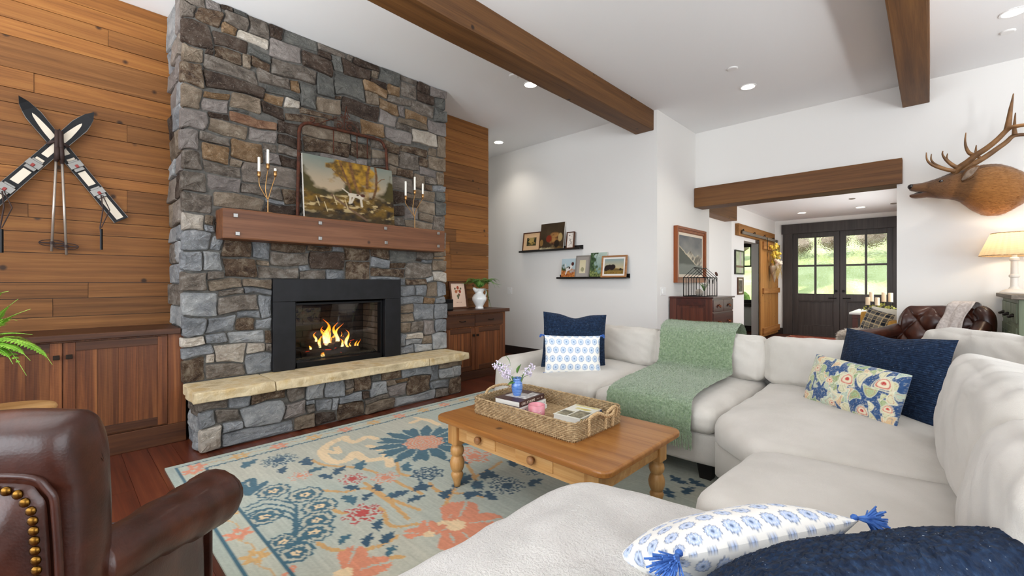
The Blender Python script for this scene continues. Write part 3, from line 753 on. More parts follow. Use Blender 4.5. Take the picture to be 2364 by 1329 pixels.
# raised hearth
HX = -4.03
he = T('raised_hearth', 'raised stone hearth bench in front of the fireplace with sandstone top', 'hearth', (-4.2, 2.05, 0))
G().box(-4.99, HX, .77, 3.30, 0.0, .395).obj('mortar_core', 'mortar', he, w=True)
rects = resolve(traced(TH, -4.0), (.745, 3.325, .002, .402))
for r in rects:
    pr = .05 if (r[4] == 'k' and r[1] - r[0] > .25 and r[0] < 1.6) or (r[4] == 'l') else None
    stone(he, r[:4], r[4], lambda a, b, o: (HX + o, a, b), rs, proud=pr, back=.03, warp=whearth)
for i, (z0, z1, xs) in enumerate(((.002, .14, (-4.40, -4.18, -4.04)), (.14, .27, (-4.40, -4.25, -4.04)), (.27, .402, (-4.40, -4.2, -4.04)))):
    for a, b in zip(xs[:-1], xs[1:]): stone(he, (a, b, z0, z1), 'gks'[i % 3], lambda a, b, o: (a, .765 - o, b), rs, back=.02)
    stone(he, (-4.40, -4.04, z0, z1), 'kgs'[i % 3], lambda a, b, o: (a, 3.305 + o, b), rs, back=.02)
def slabpiece(y0, y1):
    n = 26; g = cushion(.46, y1 - y0 - .006, .085, R=.012, crown=0, n=n, wob=0)
    vs = []
    for p in g.v:
        q = Vector(p); wp = q + Vector((-4.19, (y0 + y1) / 2, .43))
        if q.x > .16:
            k = (q.x - .16) / .07; nz = noise.noise(wp * Vector((1, 7, 16))) * .018 + noise.noise(wp * 3.) * .02
            q.x += k * nz; q.z += k * .006 * noise.noise(wp * 9)
        if q.z > .03: q.z += .003 * noise.noise(wp * 6)
        if y0 < 1 and q.y < -(y1 - y0) / 2 + .03: q.y += .02 * noise.noise(wp * 9)
        vs.append(q + Vector((-4.19, (y0 + y1) / 2, .43)))
    G().add(vs, g.f).obj('hearth_slab', 'slab', he, w=True, smooth=False)
slabpiece(.705, 1.277); slabpiece(1.277, 2.816); slabpiece(2.816, 3.395)

# fireplace insert
fp = T('fireplace_insert', 'black steel fireplace surround with burning gas fire behind glass', 'fireplace', (-4.4, 2.05, .473))
SX = -4.365
G().box(-4.42, SX, 1.38, 2.72, 1.12, 1.335).obj('surround_top', 'black_steel', fp, w=True, bevel=.004)
G().box(-4.42, SX, 1.38, 1.575, .474, 1.12).obj('surround_side', 'black_steel', fp, w=True, bevel=.004)
G().box(-4.42, SX, 2.525, 2.72, .474, 1.12).obj('surround_side', 'black_steel', fp, w=True, bevel=.004)
g = G().box(-4.50, -4.42, 1.555, 1.60, .49, 1.12).box(-4.50, -4.42, 2.50, 2.545, .49, 1.12).box(-4.50, -4.42, 1.6, 2.5, 1.08, 1.12).box(-4.50, -4.40, 1.6, 2.5, .474, .525)
g.obj('inner_frame', 'black_metal', fp, w=True, bevel=.003)
BX = -4.93
g = G().box(BX - .03, BX, 1.50, 2.60, .46, 1.20).box(BX, -4.42, 1.50, 2.60, 1.10, 1.2).box(BX, -4.5, 1.45, 1.545, .46, 1.2).box(BX, -4.5, 2.555, 2.65, .46, 1.2).box(BX, -4.5, 1.5, 2.6, .44, .50)
g.obj('firebox', 'soot', fp, w=True)
def bricks(frame, a0, a1, b0, b1, tag_):
    b = b0; r = 0
    while b < b1 - .02:
        a = a0 - (.1 if r % 2 else 0)
        while a < a1 - .005:
            s0, s1 = max(a, a0), min(a + .2, a1)
            if s1 - s0 > .015:
                c = [frame(s0 + .004, b + .004, 0), frame(s1 - .004, b + .004, 0), frame(s1 - .004, min(b + .068, b1) - .004, 0), frame(s0 + .004, min(b + .068, b1) - .004, 0)]
                n = Vector(frame(0, 0, 1)) - Vector(frame(0, 0, 0))
                G().prism(c, n * .008).obj('brick', tag_, fp, w=True)
            a += .2
        b += .068; r += 1
bricks(lambda a, b, o: (BX + o, a, b), 1.548, 2.552, .505, 1.09, 'sooty_brick')
bricks(lambda a, b, o: (a, 2.553 - o, b), BX + .01, -4.51, .505, 1.09, 'firebrick')
bricks(lambda a, b, o: (a, 1.547 + o, b), BX + .01, -4.51, .505, 1.09, 'sooty_brick')
# ember bed, logs, flames
g = G(); n = 26
pts = [[(-4.92 + .40 * i / n, 1.56 + .98 * j / n, .515 + .03 * noise.noise(Vector((i * .6, j * .6, 1))) + .012 * rs.random()) for i in range(n + 1)] for j in range(n + 1)]
g.add([p for r in pts for p in r], [(j * (n + 1) + i, j * (n + 1) + i + 1, (j + 1) * (n + 1) + i + 1, (j + 1) * (n + 1) + i) for j in range(n) for i in range(n)])
g.obj('ember_bed', 'ember_bed', fp, w=True, smooth=False, kind='stuff')
def log(a, b, r):
    a, b = Vector(a), Vector(b); pts = [a.lerp(b, t) + Vector((0, 0, .01 * noise.noise(a * 9 + Vector((t * 3, 0, 0))))) for t in np.linspace(0, 1, 9)]
    G().tube(pts, [r * (1 + .15 * noise.noise(p * 14)) for p in pts], 10).obj('log', 'log_char', fp, w=True)
log((-4.78, 1.66, .57), (-4.74, 2.38, .58), .05)
log((-4.63, 1.72, .56), (-4.60, 2.32, .56), .042)
log((-4.80, 1.80, .64), (-4.58, 2.05, .62), .036)
log((-4.58, 2.06, .63), (-4.80, 2.36, .70), .036)
log((-4.72, 1.75, .66), (-4.66, 2.2, .68), .032)
nt = NT('flame'); nt.t.nodes.remove(nt.b)
ge = nt.n('ShaderNodeAttribute'); ge.attribute_name = 'Col'
em = nt.n('ShaderNodeEmission'); em.inputs[1].default_value = 4.2; nt.l(ge.outputs['Color'], em.inputs[0])
lw = nt.n('ShaderNodeLayerWeight'); lw.inputs[0].default_value = .55
mr = nt.n('ShaderNodeMapRange'); mr.inputs['From Min'].default_value = 0.; mr.inputs['From Max'].default_value = .8; mr.inputs['To Min'].default_value = .85; mr.inputs['To Max'].default_value = .0
nw = noise_n(nt, coords(nt, (1, 14, 5), rnd=True), 2.4, 3, .6, 1.); nw2 = nt.n('ShaderNodeMapRange'); nw2.inputs['From Min'].default_value = .3; nw2.inputs['From Max'].default_value = .6; nt.l(nw, nw2.inputs['Value'])
nt.l(lw.outputs['Facing'], mr.inputs['Value'])
tr = nt.n('ShaderNodeBsdfTransparent'); mx = nt.n('ShaderNodeMixShader'); ml = nt.n('ShaderNodeMath', operation='MULTIPLY'); nt.l(mr.outputs[0], ml.inputs[0]); nt.l(nw2.outputs[0], ml.inputs[1]); nt.l(ml.outputs[0], mx.inputs[0]); nt.l(tr.outputs[0], mx.inputs[1]); nt.l(em.outputs[0], mx.inputs[2]); nt.l(mx.outputs[0], nt.out.inputs['Surface'])
def flame(x, y, z, h, r, seed):
    q = random.Random(seed); pts = []; rr = []; m = 13
    ph, am = q.uniform(0, 6), q.uniform(.12, .3)
    for i in range(m):
        t = i / (m - 1)
        pts.append((x + .1 * h * math.sin(ph * 2 + t * 4) * t, y + am * h * math.sin(ph + t * 5) * t, z + h * t))
        rr.append(max(.001, r * (1 - t) ** .8 * (.55 + 1.1 * t * (1 - t) * 1.8) * (1 + .12 * math.sin(9 * t + ph))))
    g = G().tube(pts, rr, 12)
    o = g.obj('flame', 'flame', fp, w=True, smooth=True)
    zz = np.array([p[2] for p in g.v]); t = np.clip((zz - z) / h, 0, 1)
    c = lerp(S('#fff0a8'), S('#ff9a20'), np.clip(t * 1.7, 0, 1)); c = c * (1 - np.clip((t - .6) / .4, 0, 1)[:, None]) + np.array(S('#e0480a')) * np.clip((t - .6) / .4, 0, 1)[:, None]
    setcol(o.data, c)
fl_ = [(1.98, .645, .27, .036), (1.965, .64, .2, .03), (2.0, .64, .17, .028), (2.09, .64, .235, .032), (2.105, .64, .17, .028), (2.075, .63, .13, .026), (2.185, .62, .17, .024), (2.17, .6, .12, .026), (1.885, .68, .10, .02), (1.90, .62, .14, .022), (1.93, .63, .1, .028), (2.31, .56, .10, .018),
       (2.33, .55, .12, .015), (2.28, .56, .08, .016), (2.2, .54, .13, .022), (2.17, .535, .06, .03), (1.965, .535, .09, .02), (1.93, .53, .05, .035), (1.86, .53, .035, .045), (2.03, .62, .1, .028), (2.13, .61, .09, .023), (1.84, .6, .05, .018), (2.04, .6, .06, .045), (2.0, .53, .05, .026), (1.99, .66, .22, .022), (2.10, .66, .2, .02), (2.02, .66, .13, .02), (2.15, .62, .14, .016)]
for i, (y, z, h, r) in enumerate(fl_): flame(-4.64 + .05 * math.sin(i * 2.3), y, z, h, r, i)
EMIT('ember_glow', '#e8401c', .9)
for k in range(9):
    q = random.Random(k + 40); y0 = q.uniform(1.72, 2.3); z0 = q.choice([.56, .60, .635, .66]); x0 = q.uniform(-4.62, -4.56)
    G().tube([(x0, y0, z0), (x0 + .01, y0 + q.uniform(.02, .06), z0 + q.uniform(-.012, .012))], q.uniform(.002, .004), 6).obj('ember', 'ember_glow', fp, w=True)
ld = bpy.data.lights.new('fire_glow', 'POINT'); ld.energy = 1.6; ld.color = (1, .55, .22); ld.shadow_soft_size = .12
lo = bpy.data.objects.new('fire_glow', ld); COL.objects.link(lo); lo.parent = fp; lo.matrix_parent_inverse = world_of(fp).inverted(); lo.location = (-4.60, 2.0, .74)
G().box(-4.492, -4.488, 1.595, 2.505, .52, 1.085).obj('glass_pane', 'hearth_glass', fp, w=True)

# mantel
mt = T('mantel_beam', 'thick timber mantel beam with square steel bolts on the chimney', 'mantel', (-4.3, 2.08, 1.665))
g = cushion(.24, 2.276, .255, R=.012, crown=0, n=18, wob=.003, wsc=3)
g.v = [(p[0] - 4.32, p[1] + 2.082, p[2] + 1.792) for p in g.v]
g.obj('timber', 'mantel_wood', mt, w=True, smooth=False)
for u, v in ((544, 497), (548.5, 539), (739, 514.5), (739, 550), (890, 527), (891, 560), (1012, 538.5), (1012, 568)):
    p = P(u, v, X=-4.20); s = .017
    b = [(-4.202, p.y - s, p.z - s), (-4.202, p.y + s, p.z - s), (-4.202, p.y + s, p.z + s), (-4.202, p.y - s, p.z + s)]
    G().prism(b, (.012, 0, 0)).obj('bolt', 'steel', mt, w=True, bevel=.004)
# ------------------------------------------------------------------ built-in cabinets
M('pull_iron', '#2a2018', rough=.5, metal=.7)
def cab_door(root, X, y0, y1, z0, z1, knob):
    d = G(); s = .062
    o = d.box(X, X + .006, y0, y1, z0, z1).obj('door', 'cabinet_wood', root, w=True)
    for a in (y0, y1 - s): G().box(X, X + .022, a, a + s, z0, z1).obj('stile', 'cabinet_wood', o, w=True, bevel=.002)
    for a in (z0, z1 - s): G().box(X, X + .021, y0 + s, y1 - s, a, a + s).obj('rail', 'cabinet_rail', o, w=True, bevel=.002)
    n = max(3, round((y1 - y0 - 2 * s) / .115)); k = (y1 - y0 - 2 * s) / n
    for i in range(n):
        a = y0 + s + i * k
        G().box(X, X + .011 + rnd.uniform(0, .002), a + .0007, a + k - .0007, z0 + s, z1 - s).obj('panel_board', 'cabinet_wood', o, w=True)
    ky = y0 + .03 if knob < 0 else y1 - .03
    G().box(X + .02, X + .036, ky - .006, ky + .006, z1 - .105, z1 - .093).box(X + .034, X + .046, ky - .017, ky + .017, z1 - .115, z1 - .083).obj('knob', 'pull_iron', o, w=True, bevel=.003)
lc = T('builtin_cabinet', 'dark rough-sawn built-in cabinet left of the chimney', 'cabinet', (-4.7, -.8, 0))
G().box(-4.98, -4.475, -2.4, .70, 0.0, .885).obj('body', 'cabinet_wood', lc, w=True, bevel=.002)
G().box(-4.98, -4.415, -2.4, .703, .885, .93).obj('countertop', 'cabinet_rail', lc, w=True, bevel=.004)
G().box(-4.475, -4.44, -2.4, .742, 0, .155).obj('plinth', 'cabinet_rail', lc, w=True, bevel=.003)
G().box(-4.475, -4.452, .625, .742, .155, .885).obj('filler', 'cabinet_wood', lc, w=True, bevel=.002)
for y0, y1, k in ((.033, .622, -1), (-.555, .029, 1), (-1.15, -.56, -1), (-1.74, -1.155, 1)): cab_door(lc, -4.475, y0, y1, .165, .87, k)
rc = T('builtin_cabinet', 'dark wood built-in cabinet with two drawers right of the chimney', 'cabinet', (-4.7, 3.95, 0))
G().box(-4.98, -4.475, 3.43, 4.52, 0.0, .885).obj('body', 'cabinet_wood', rc, w=True, bevel=.002)
G().box(-4.98, -4.41, 3.43, 4.55, .885, .93).obj('countertop', 'cabinet_rail', rc, w=True, bevel=.004)
G().box(-4.475, -4.455, 3.43, 4.52, 0, .11).obj('plinth', 'cabinet_rail', rc, w=True, bevel=.003)
for y0, y1, k in ((3.435, 3.915, 1), (3.925, 4.455, -1)):
    cab_door(rc, -4.475, y0, y1, .12, .69, k)
    dr = G().box(-4.475, -4.453, y0, y1, .71, .865).obj('drawer', 'cabinet_rail', rc, w=True, bevel=.003)
    ym = (y0 + y1) / 2 + .02
    G().tube([(-4.453, ym - .045, .79), (-4.425, ym - .04, .787), (-4.42, ym, .785), (-4.425, ym + .04, .787), (-4.453, ym + .045, .79)], .006, 8).obj('pull', 'pull_iron', dr, w=True, smooth=True)

# ------------------------------------------------------------------ pictures
ATTR('oil_paint', rough=.45, bump=.25, bscale=160)
ATTR('print_paper', rough=.7)
M('canvas_edge', '#d8d2c6', rough=.8)
WOOD('frame_walnut', '#3c2010', '#55301a', '#6b4126', axis=0, scale=2., rough=.4)
WOOD('frame_oak', '#8a5a30', '#a9764a', '#bf8f62', axis=0, scale=2., rough=.45)
M('frame_grey', '#8d867e', rough=.5)
WOOD('frame_cherry', '#6b3214', '#8f4a20', '#a9642f', axis=2, scale=2., rough=.35)
M('frame_black', '#1c1a18', rough=.4)
M('liner', '#e6ddcc', rough=.8)
def picture(name, label, loc, wd, ht, rz, colf, lean=.0, fw=0., fd=.02, fmat=None, mw=0., mcol=None, res=(90, 70), cat='picture', steps=1):
    t = T(name, label, cat, loc, rz); R = Matrix.Rotation(-lean, 4, 'X')
    iw, ih = wd - 2 * fw - 2 * mw, ht - 2 * fw - 2 * mw
    me = painted('image', iw, ih, res[0], res[1], colf); me.transform(R @ Matrix.Translation((0, -fd * .55 if fw else -fd - .0008, ht / 2)))
    wrap('image', me, 'oil_paint' if cat == 'painting' else 'print_paper', t)
    if not fw:
        G().box(-wd / 2, wd / 2, -fd, 0, 0, ht).tf(R).obj('stretcher', 'canvas_edge', t)
    else:
        G().box(-wd / 2 + .002, wd / 2 - .002, -fd * .3, 0, .002, ht - .002).tf(R).obj('backing', 'frame_black', t)
        if mw:
            nm = 'mat_' + (mcol or 'e6ddcc')
            if nm not in MATS: M(nm, '#' + (mcol or 'e6ddcc'), rough=.85)
            G().box(-wd / 2 + fw * .8, wd / 2 - fw * .8, -fd * .5, -fd * .32, fw * .8, ht - fw * .8).tf(R).obj('mat_board', nm, t)
        for k in range(steps):
            f = fw / steps; o0 = k * f; d = fd * (1 - .28 * k)
            x0, x1, z0, z1 = -wd / 2 + o0, wd / 2 - o0, o0, ht - o0
            for sh in ([(x0, z0), (x1, z0), (x1 - f, z0 + f), (x0 + f, z0 + f)], [(x0, z1), (x1, z1), (x1 - f, z1 - f), (x0 + f, z1 - f)], [(x0, z0), (x0, z1), (x0 + f, z1 - f), (x0 + f, z0 + f)], [(x1, z0), (x1, z1), (x1 - f, z1 - f), (x1 - f, z0 + f)]):
                g = G().prism([(a, 0, b) for a, b in sh], (0, -d, 0)).tf(R); o = g.obj('frame_rail', fmat, t)
    return t
N = lambda u, v, s, o=4: fbm(u * s + 3, v * s + 8, o)
def col_dog(u, v):
    c = lerp(S('#8f9a92'), S('#cdb79a'), np.clip((.95 - v) * 2.1 + .5 * (N(u, v, 3) - .5), 0, 1))
    tr = N(u, v, 5); bush = np.clip((.60 - v) * 9 + 5 * (tr - .5) - 3 * np.abs(np.sin(u * 6.5)) + 1.6, 0, 1)
    c = paint(c, bush, lerp(S('#2f2a12'), S('#5f5420'), N(u, v, 9)))
    d = np.hypot((u - .53) / .30, (v - .82) / .30); fol = np.clip((1 - d) * 3 + 5 * (N(u, v, 8) - .5), 0, 1)
    c = paint(c, fol * .95, lerp(S('#6d4d0e'), S('#d9a52a'), np.clip(N(u, v, 16) * 2.2 - .6, 0, 1)))
    for pts, w_ in ((((.5, .40), (.47, .62), (.42, .80), (.38, .98)), .011), (((.60, .38), (.53, .70), (.49, 1)), .016), (((.68, .6), (.69, .85), (.72, 1)), .014), (((.74, .4), (.79, .62), (.80, .84), (.79, 1)), .013), (((.79, .7), (.86, .8), (.9, .82)), .005), (((.45, .6), (.36, .75), (.30, .82)), .005)):
        c = paint(c, np.clip(1.6 - segd(u, v, pts) / w_, 0, 1), lerp(S('#4a2a12'), S('#a8794a'), N(u, v, 30)))
    gr = np.clip((.42 - v) * 14 + 3 * (N(u, v, 7) - .5), 0, 1)
    gc = lerp(S('#2a1b09'), S('#8c6a1c'), np.clip(N(u, v, 14) * 2.2 - .6, 0, 1)); gc = paint(gc, np.clip((N(u * 1.3, v * 2.2, 9) - .6) * 8, 0, 1), S('#d9c08c'))
    gc = paint(gc, np.clip((.2 - v) * 5, 0, .75), S('#241a0a')); c = paint(c, gr, gc)
    c = paint(c, np.clip(1.7 - segd(u, v, ((.28, .40), (.45, .22), (.66, .04))) / .012, 0, 1), S('#7a5d46'))
    dog = np.minimum(segd(u, v, ((.49, .44), (.56, .44), (.60, .42))) - .030, np.minimum(segd(u, v, ((.485, .43), (.478, .34), (.47, .30))) - .010, segd(u, v, ((.60, .42), (.605, .33), (.61, .27))) - .010))
    dog = np.minimum(dog, segd(u, v, ((.47, .46), (.40, .53))) - .005); dog = np.minimum(dog, segd(u, v, ((.52, .40), (.49, .31))) - .008)
    c = paint(c, np.clip(1 - dog / .006, 0, 1), S('#e9ddca'))
    c = paint(c, np.clip(1 - (np.hypot(u - .625, (v - .46) * 1) - .024) / .006, 0, 1), S('#5a2c16'))
    c = paint(c, np.clip(1 - (np.hypot(u - .565, v - .455) - .012) / .005, 0, 1), S('#4a2a18'))
    c = c * np.array([.62, .60, .56]) ** 1.0
    for a, b in ((.12, .2), (.2, .12), (.3, .25), (.42, .2)): c = paint(c, np.clip(1.5 - segd(u, v, ((a, b + .15), (a + .03, b))) / .004, 0, .8), S('#cbb68c'))
    return c
picture('dog_painting', 'unframed autumn painting of a white hunting dog leaning above the mantel', (-4.285, 2.095, 1.921), .955, .615, PI / 2, col_dog, lean=.10, fd=.03, res=(230, 150), cat='painting')
def col_land1(u, v):
    c = lerp(S('#c9a04c'), S('#a3905a'), v); c = paint(c, np.clip((np.abs(u - .5) * 2.2 - .25 - v * .4 + (N(u, v, 6) - .5) * 1.6) * 4, 0, 1), S('#2c2b17'))
    return paint(c, np.clip((.35 - v) * 6 + (N(u, v, 9) - .5) * 4, 0, .85), S('#3f3d24'))
def col_bird(u, v):
    c = lerp(S('#241a10'), S('#4d3c26'), N(u, v, 3)); d = np.hypot((u - .62) / .30, (v - .42) / .26)
    c = paint(c, np.clip((1 - d) * 4, 0, 1), lerp(S('#4a2210'), S('#a97a44'), np.clip(N(u, v, 9) * 2 - .5, 0, 1)))
    c = paint(c, np.clip((1 - np.hypot((u - .38) / .13, (v - .42) / .15)) * 5, 0, 1), S('#7d2a12'))
    c = paint(c, np.clip((1 - np.hypot((u - .85) / .1, (v - .45) / .17)) * 4, 0, .9), S('#b59b66'))
    c = paint(c, np.clip((.13 - v + (N(u, v, 5) - .5) * .3) * 12, 0, 1), lerp(S('#6a4f28'), S('#d9cba2'), np.clip(1 - u * 1.7 + .3 * N(u, v, 9), 0, 1)))
    c = paint(c, np.clip((1 - np.hypot((u - .07) / .08, (v - .28) / .14)) * 5, 0, .9), S('#8f6c3a'))
    return paint(c, np.clip((1 - np.hypot((u - .72) / .12, (v - .22) / .16)) * 4, 0, .95), S('#1c140c'))
def col_sketch(u, v):
    c = lerp(S('#efe6dc'), S('#eae0d4'), u)
    return paint(c, np.clip((N(u * .6, v, 14, 2) - .62) * 14, 0, .8) * (np.abs(u - .5) < .35), S('#4a4440'))
def col_pointer(u, v):
    c = lerp(S('#9fb4b4'), S('#b9cbd2'), v); c = paint(c, np.clip((.62 - v + (N(u, v, 6) - .5) * .5) * 9, 0, 1) * (u < .55), S('#3d4a2a'))
    c = paint(c, np.clip((.42 - v + (N(u, v, 7) - .5) * .35) * 9, 0, 1), lerp(S('#8b3d1c'), S('#cf8b4a'), np.clip(N(u, v, 12) * 2 - .5, 0, 1)))
    dg = np.minimum(segd(u, v, ((.42, .42), (.62, .5), (.72, .62))) - .075, np.minimum(segd(u, v, ((.4, .4), (.34, .2))) - .03, segd(u, v, ((.34, .46), (.28, .72))) - .018))
    c = paint(c, np.clip(1 - dg / .02, 0, 1), S('#ded6cf')); c = paint(c, np.clip(1 - (np.hypot(u - .8, v - .72) - .09) / .02, 0, 1), S('#4b2420'))
    return paint(c, np.clip(1 - (np.hypot(u - .58, v - .52) - .05) / .02, 0, 1), S('#33241f'))
def col_botan(u, v):
    c = lerp(S('#d9cfae'), S('#d3c7a2'), v); d = np.hypot((u - .5) / .3, (v - .28) / .2)
    return paint(c, np.clip((1 - d) * 3 + (N(u, v, 12) - .5) * 2, 0, .7), S('#76754a')) if True else c
def col_forest(u, v):
    c = lerp(S('#5f8a86'), S('#b9c9bd'), np.clip(v + .4 * (N(u, v, 5) - .5), 0, 1))
    c = paint(c, np.clip((.42 - u + .7 * (N(u, v, 7) - .5)) * 8, 0, 1), lerp(S('#223420'), S('#56704a'), np.clip(N(u, v, 14) * 2 - .5, 0, 1)))
    return paint(c, np.clip((.3 - v + .5 * (N(u, v, 9) - .5)) * 8, 0, 1), lerp(S('#31451f'), S('#9aa362'), np.clip(N(u, v, 16) * 2 - .5, 0, 1)))
def col_oaks(u, v):
    c = lerp(S('#c9b487'), S('#8fa09c'), np.clip((v - .3) * 1.5, 0, 1)); c = paint(c, np.clip((.42 - v + .06 * np.sin(u * 5)) * 20, 0, 1), S('#8a713c'))
    c = paint(c, np.clip((.22 - v + .2 * (N(u, v, 6) - .5)) * 10, 0, 1), lerp(S('#3b2c14'), S('#b08a3a'), N(u, v, 14)))
    for a, b, r in ((.16, .42, .13), (.28, .47, .11), (.45, .47, .12), (.40, .36, .08), (.1, .34, .1), (.85, .3, .05)): c = paint(c, np.clip(1 - (np.hypot(u - a, (v - b) * .8) - r) / .03, 0, 1), S('#231713'))
    return paint(c, np.clip(1 - np.abs(v - .27) / .05, 0, 1), S('#3a2a18'))
def ledge(label, X0, X1, z):
    t = T('picture_ledge', label, 'shelf', ((X0 + X1) / 2, 5.77, z), 0, 'picture ledges'); h = (X1 - X0) / 2
    G().box(-h, h, -.10, 0, -.012, 0).obj('shelf_board', 'frame_black', t, bevel=.002)
    G().box(-h, h, -.108, -.10, -.016, .016).obj('front_lip', 'frame_black', t, bevel=.002)
    G().box(-h, h, -.012, 0, 0, .055).obj('back_rail', 'frame_black', t, bevel=.002)
    return t
Z1, Z2 = 1.842, 1.375
ledge('upper dark picture ledge holding three pictures', -5.27, -3.97, Z1)
ledge('lower dark picture ledge holding four pictures', -4.43, -3.155, Z2)
LY = 5.69; LN = .13
picture('framed_landscape', 'dark framed small landscape with tan mat on the upper ledge', (-5.0, LY, Z1), .40, .33, 0, col_land1, LN, fw=.018, fd=.02, fmat='frame_walnut', mw=.075, mcol='dcb58a')
picture('bird_painting', 'dark unframed still life of a game bird on the upper ledge', (-4.55, LY, Z1), .50, .45, 0, col_bird, LN, fd=.018, res=(110, 100), cat='painting')
picture('framed_sketch', 'narrow dark framed sketch at the right of the upper ledge', (-4.165, LY, Z1), .155, .27, 0, col_sketch, LN, fw=.014, fd=.03, fmat='frame_walnut', mw=.012, mcol='efe6dc')
picture('pointer_painting', 'unframed painting of a hunting dog in autumn grass on the lower ledge', (-4.21, LY, Z2), .27, .31, 0, col_pointer, LN, fd=.015, cat='painting')
picture('framed_botanical', 'small botanical print with grey mat in a grey frame', (-3.94, LY, Z2), .255, .35, 0, col_botan, LN, fw=.016, fd=.02, fmat='frame_grey', mw=.055, mcol='a39b93')
picture('forest_painting', 'unframed painting of green forest trees on the lower ledge', (-3.66, LY + .012, Z2), .29, .385, 0, col_forest, LN, fd=.015, cat='painting')
picture('framed_oaks', 'oak framed landscape with two dark round trees on the lower ledge', (-3.37, LY - .022, Z2), .42, .325, 0, col_oaks, LN, fw=.024, fd=.022, fmat='frame_oak', mw=.026, mcol='efebe4')
def col_mtn(u, v):
    c = lerp(S('#8b8780'), S('#55555c'), np.clip((v - .4) * 1.4 + (N(u, v, 4) - .5) * 1.2, 0, 1))
    rg = .52 + .16 * np.exp(-((u - .45) / .14) ** 2) + .12 * np.exp(-((u - .85) / .15) ** 2) - .1 * u + .10 * (N(u, u * 0, 9) - .5)
    m = np.clip((rg - v) * 40, 0, 1); c = paint(c, m, lerp(S('#5d5148'), S('#d8c8b0'), np.clip((N(u - v * .6, v * .5, 10) - .35) * 3, 0, 1)))
    rd = .72 - .62 * u + .05 * (N(u, v, 8) - .5); m2 = np.clip((rd - v) * 30, 0, 1)
    c = paint(c, m2, S('#33332c')); c = paint(c, np.clip(1 - np.abs(rd - v - .01) / .022, 0, 1), S('#d6c3a2'))
    return paint(c, np.clip((.26 - v + .05 * N(u, v, 6)) * 20, 0, 1), S('#6c6d66'))
picture('mountain_painting', 'wood framed painting of snowy mountain peaks beside the dresser', (-2.742, 6.87, 1.30), 1.14, .84, PI / 2, col_mtn, 0, fw=.105, fd=.06, fmat='frame_cherry', mw=.02, mcol='e8d9c4', res=(120, 90), cat='painting', steps=3)
def col_reflect(u, v):
    c = lerp(S('#8f9a6a'), S('#c3cbb0'), N(u, v, 4)); c = paint(c, (np.abs(u - .62) < .11), S('#b3aba0')); c = paint(c, (np.abs(v - .3) < .05), S('#7a6650')); return c  # green reflection in the glazing, painted in as the picture
picture('framed_print', 'black framed glazed print beside the side-room doorway', (-2.898, 9.85, 1.47), .58, .50, PI / 2, col_reflect, 0, fw=.03, fd=.03, fmat='frame_black')
picture('framed_print', 'small wood framed dark print below the black framed one', (-2.898, 9.92, 1.05), .36, .36, PI / 2, lambda u, v: lerp(S('#3b362e'), S('#77705f'), N(u, v, 5)), 0, fw=.03, fd=.025, fmat='frame_walnut', mw=.03, mcol='d9cfbd')
def col_flow(u, v):
    c = lerp(S('#e9c7ae'), S('#ecd0ba'), v)
    for a, b, r, k in ((.5, .82, .10, '#a8482a'), (.36, .66, .10, '#c07048'), (.63, .66, .10, '#9c3c28'), (.5, .7, .06, '#d9a070'), (.3, .78, .06, '#56502f'), (.7, .78, .06, '#56502f'), (.47, .46, .09, '#6b6b50'), (.55, .52, .08, '#7a5a40'), (.47, .38, .05, '#54533c')):
        m = np.clip(1 - (np.hypot(u - a, (v - b) * 1.25) - r * (.8 + .5 * (N(u, v, 12) - .5))) / .02, 0, 1)
        c = paint(c, m, lerp(np.array(S(k)) * .6, np.array(S(k)) * 1.3, N(u, v, 18)))
    return paint(c, (np.abs(v - .2) < .012) & (np.abs(u - .5) < .17) & (N(u, v, 40, 1) > .45), S('#7a4a3a'))
picture('framed_flower_print', 'framed pink flower print leaning behind the stone chimney edge', (-4.80, 3.93, .93), .30, .385, PI / 2, col_flow, .17, fw=.026, fd=.025, fmat='frame_walnut')

# switches
def switch(loc, rz, n, label):
    t = T('light_switch', label, 'switch', loc, rz); w_ = .035 + .045 * n / 2
    G().box(-w_, w_, -.006, 0, -.058, .058).obj('plate', 'plate_white', t, bevel=.002)
    for i in range(n):
        x = (i - (n - 1) / 2) * .046; G().box(x - .016, x + .016, -.011, -.005, -.032, .032).obj('rocker', 'plate_white', t, bevel=.002)
switch(P(1177, 671, Y=5.77), 0, 1, 'white light switch on the wall behind the pitcher')
switch(P(1531, 672, X=-2.744), PI / 2, 2, 'double white light switch left of the mountain painting')

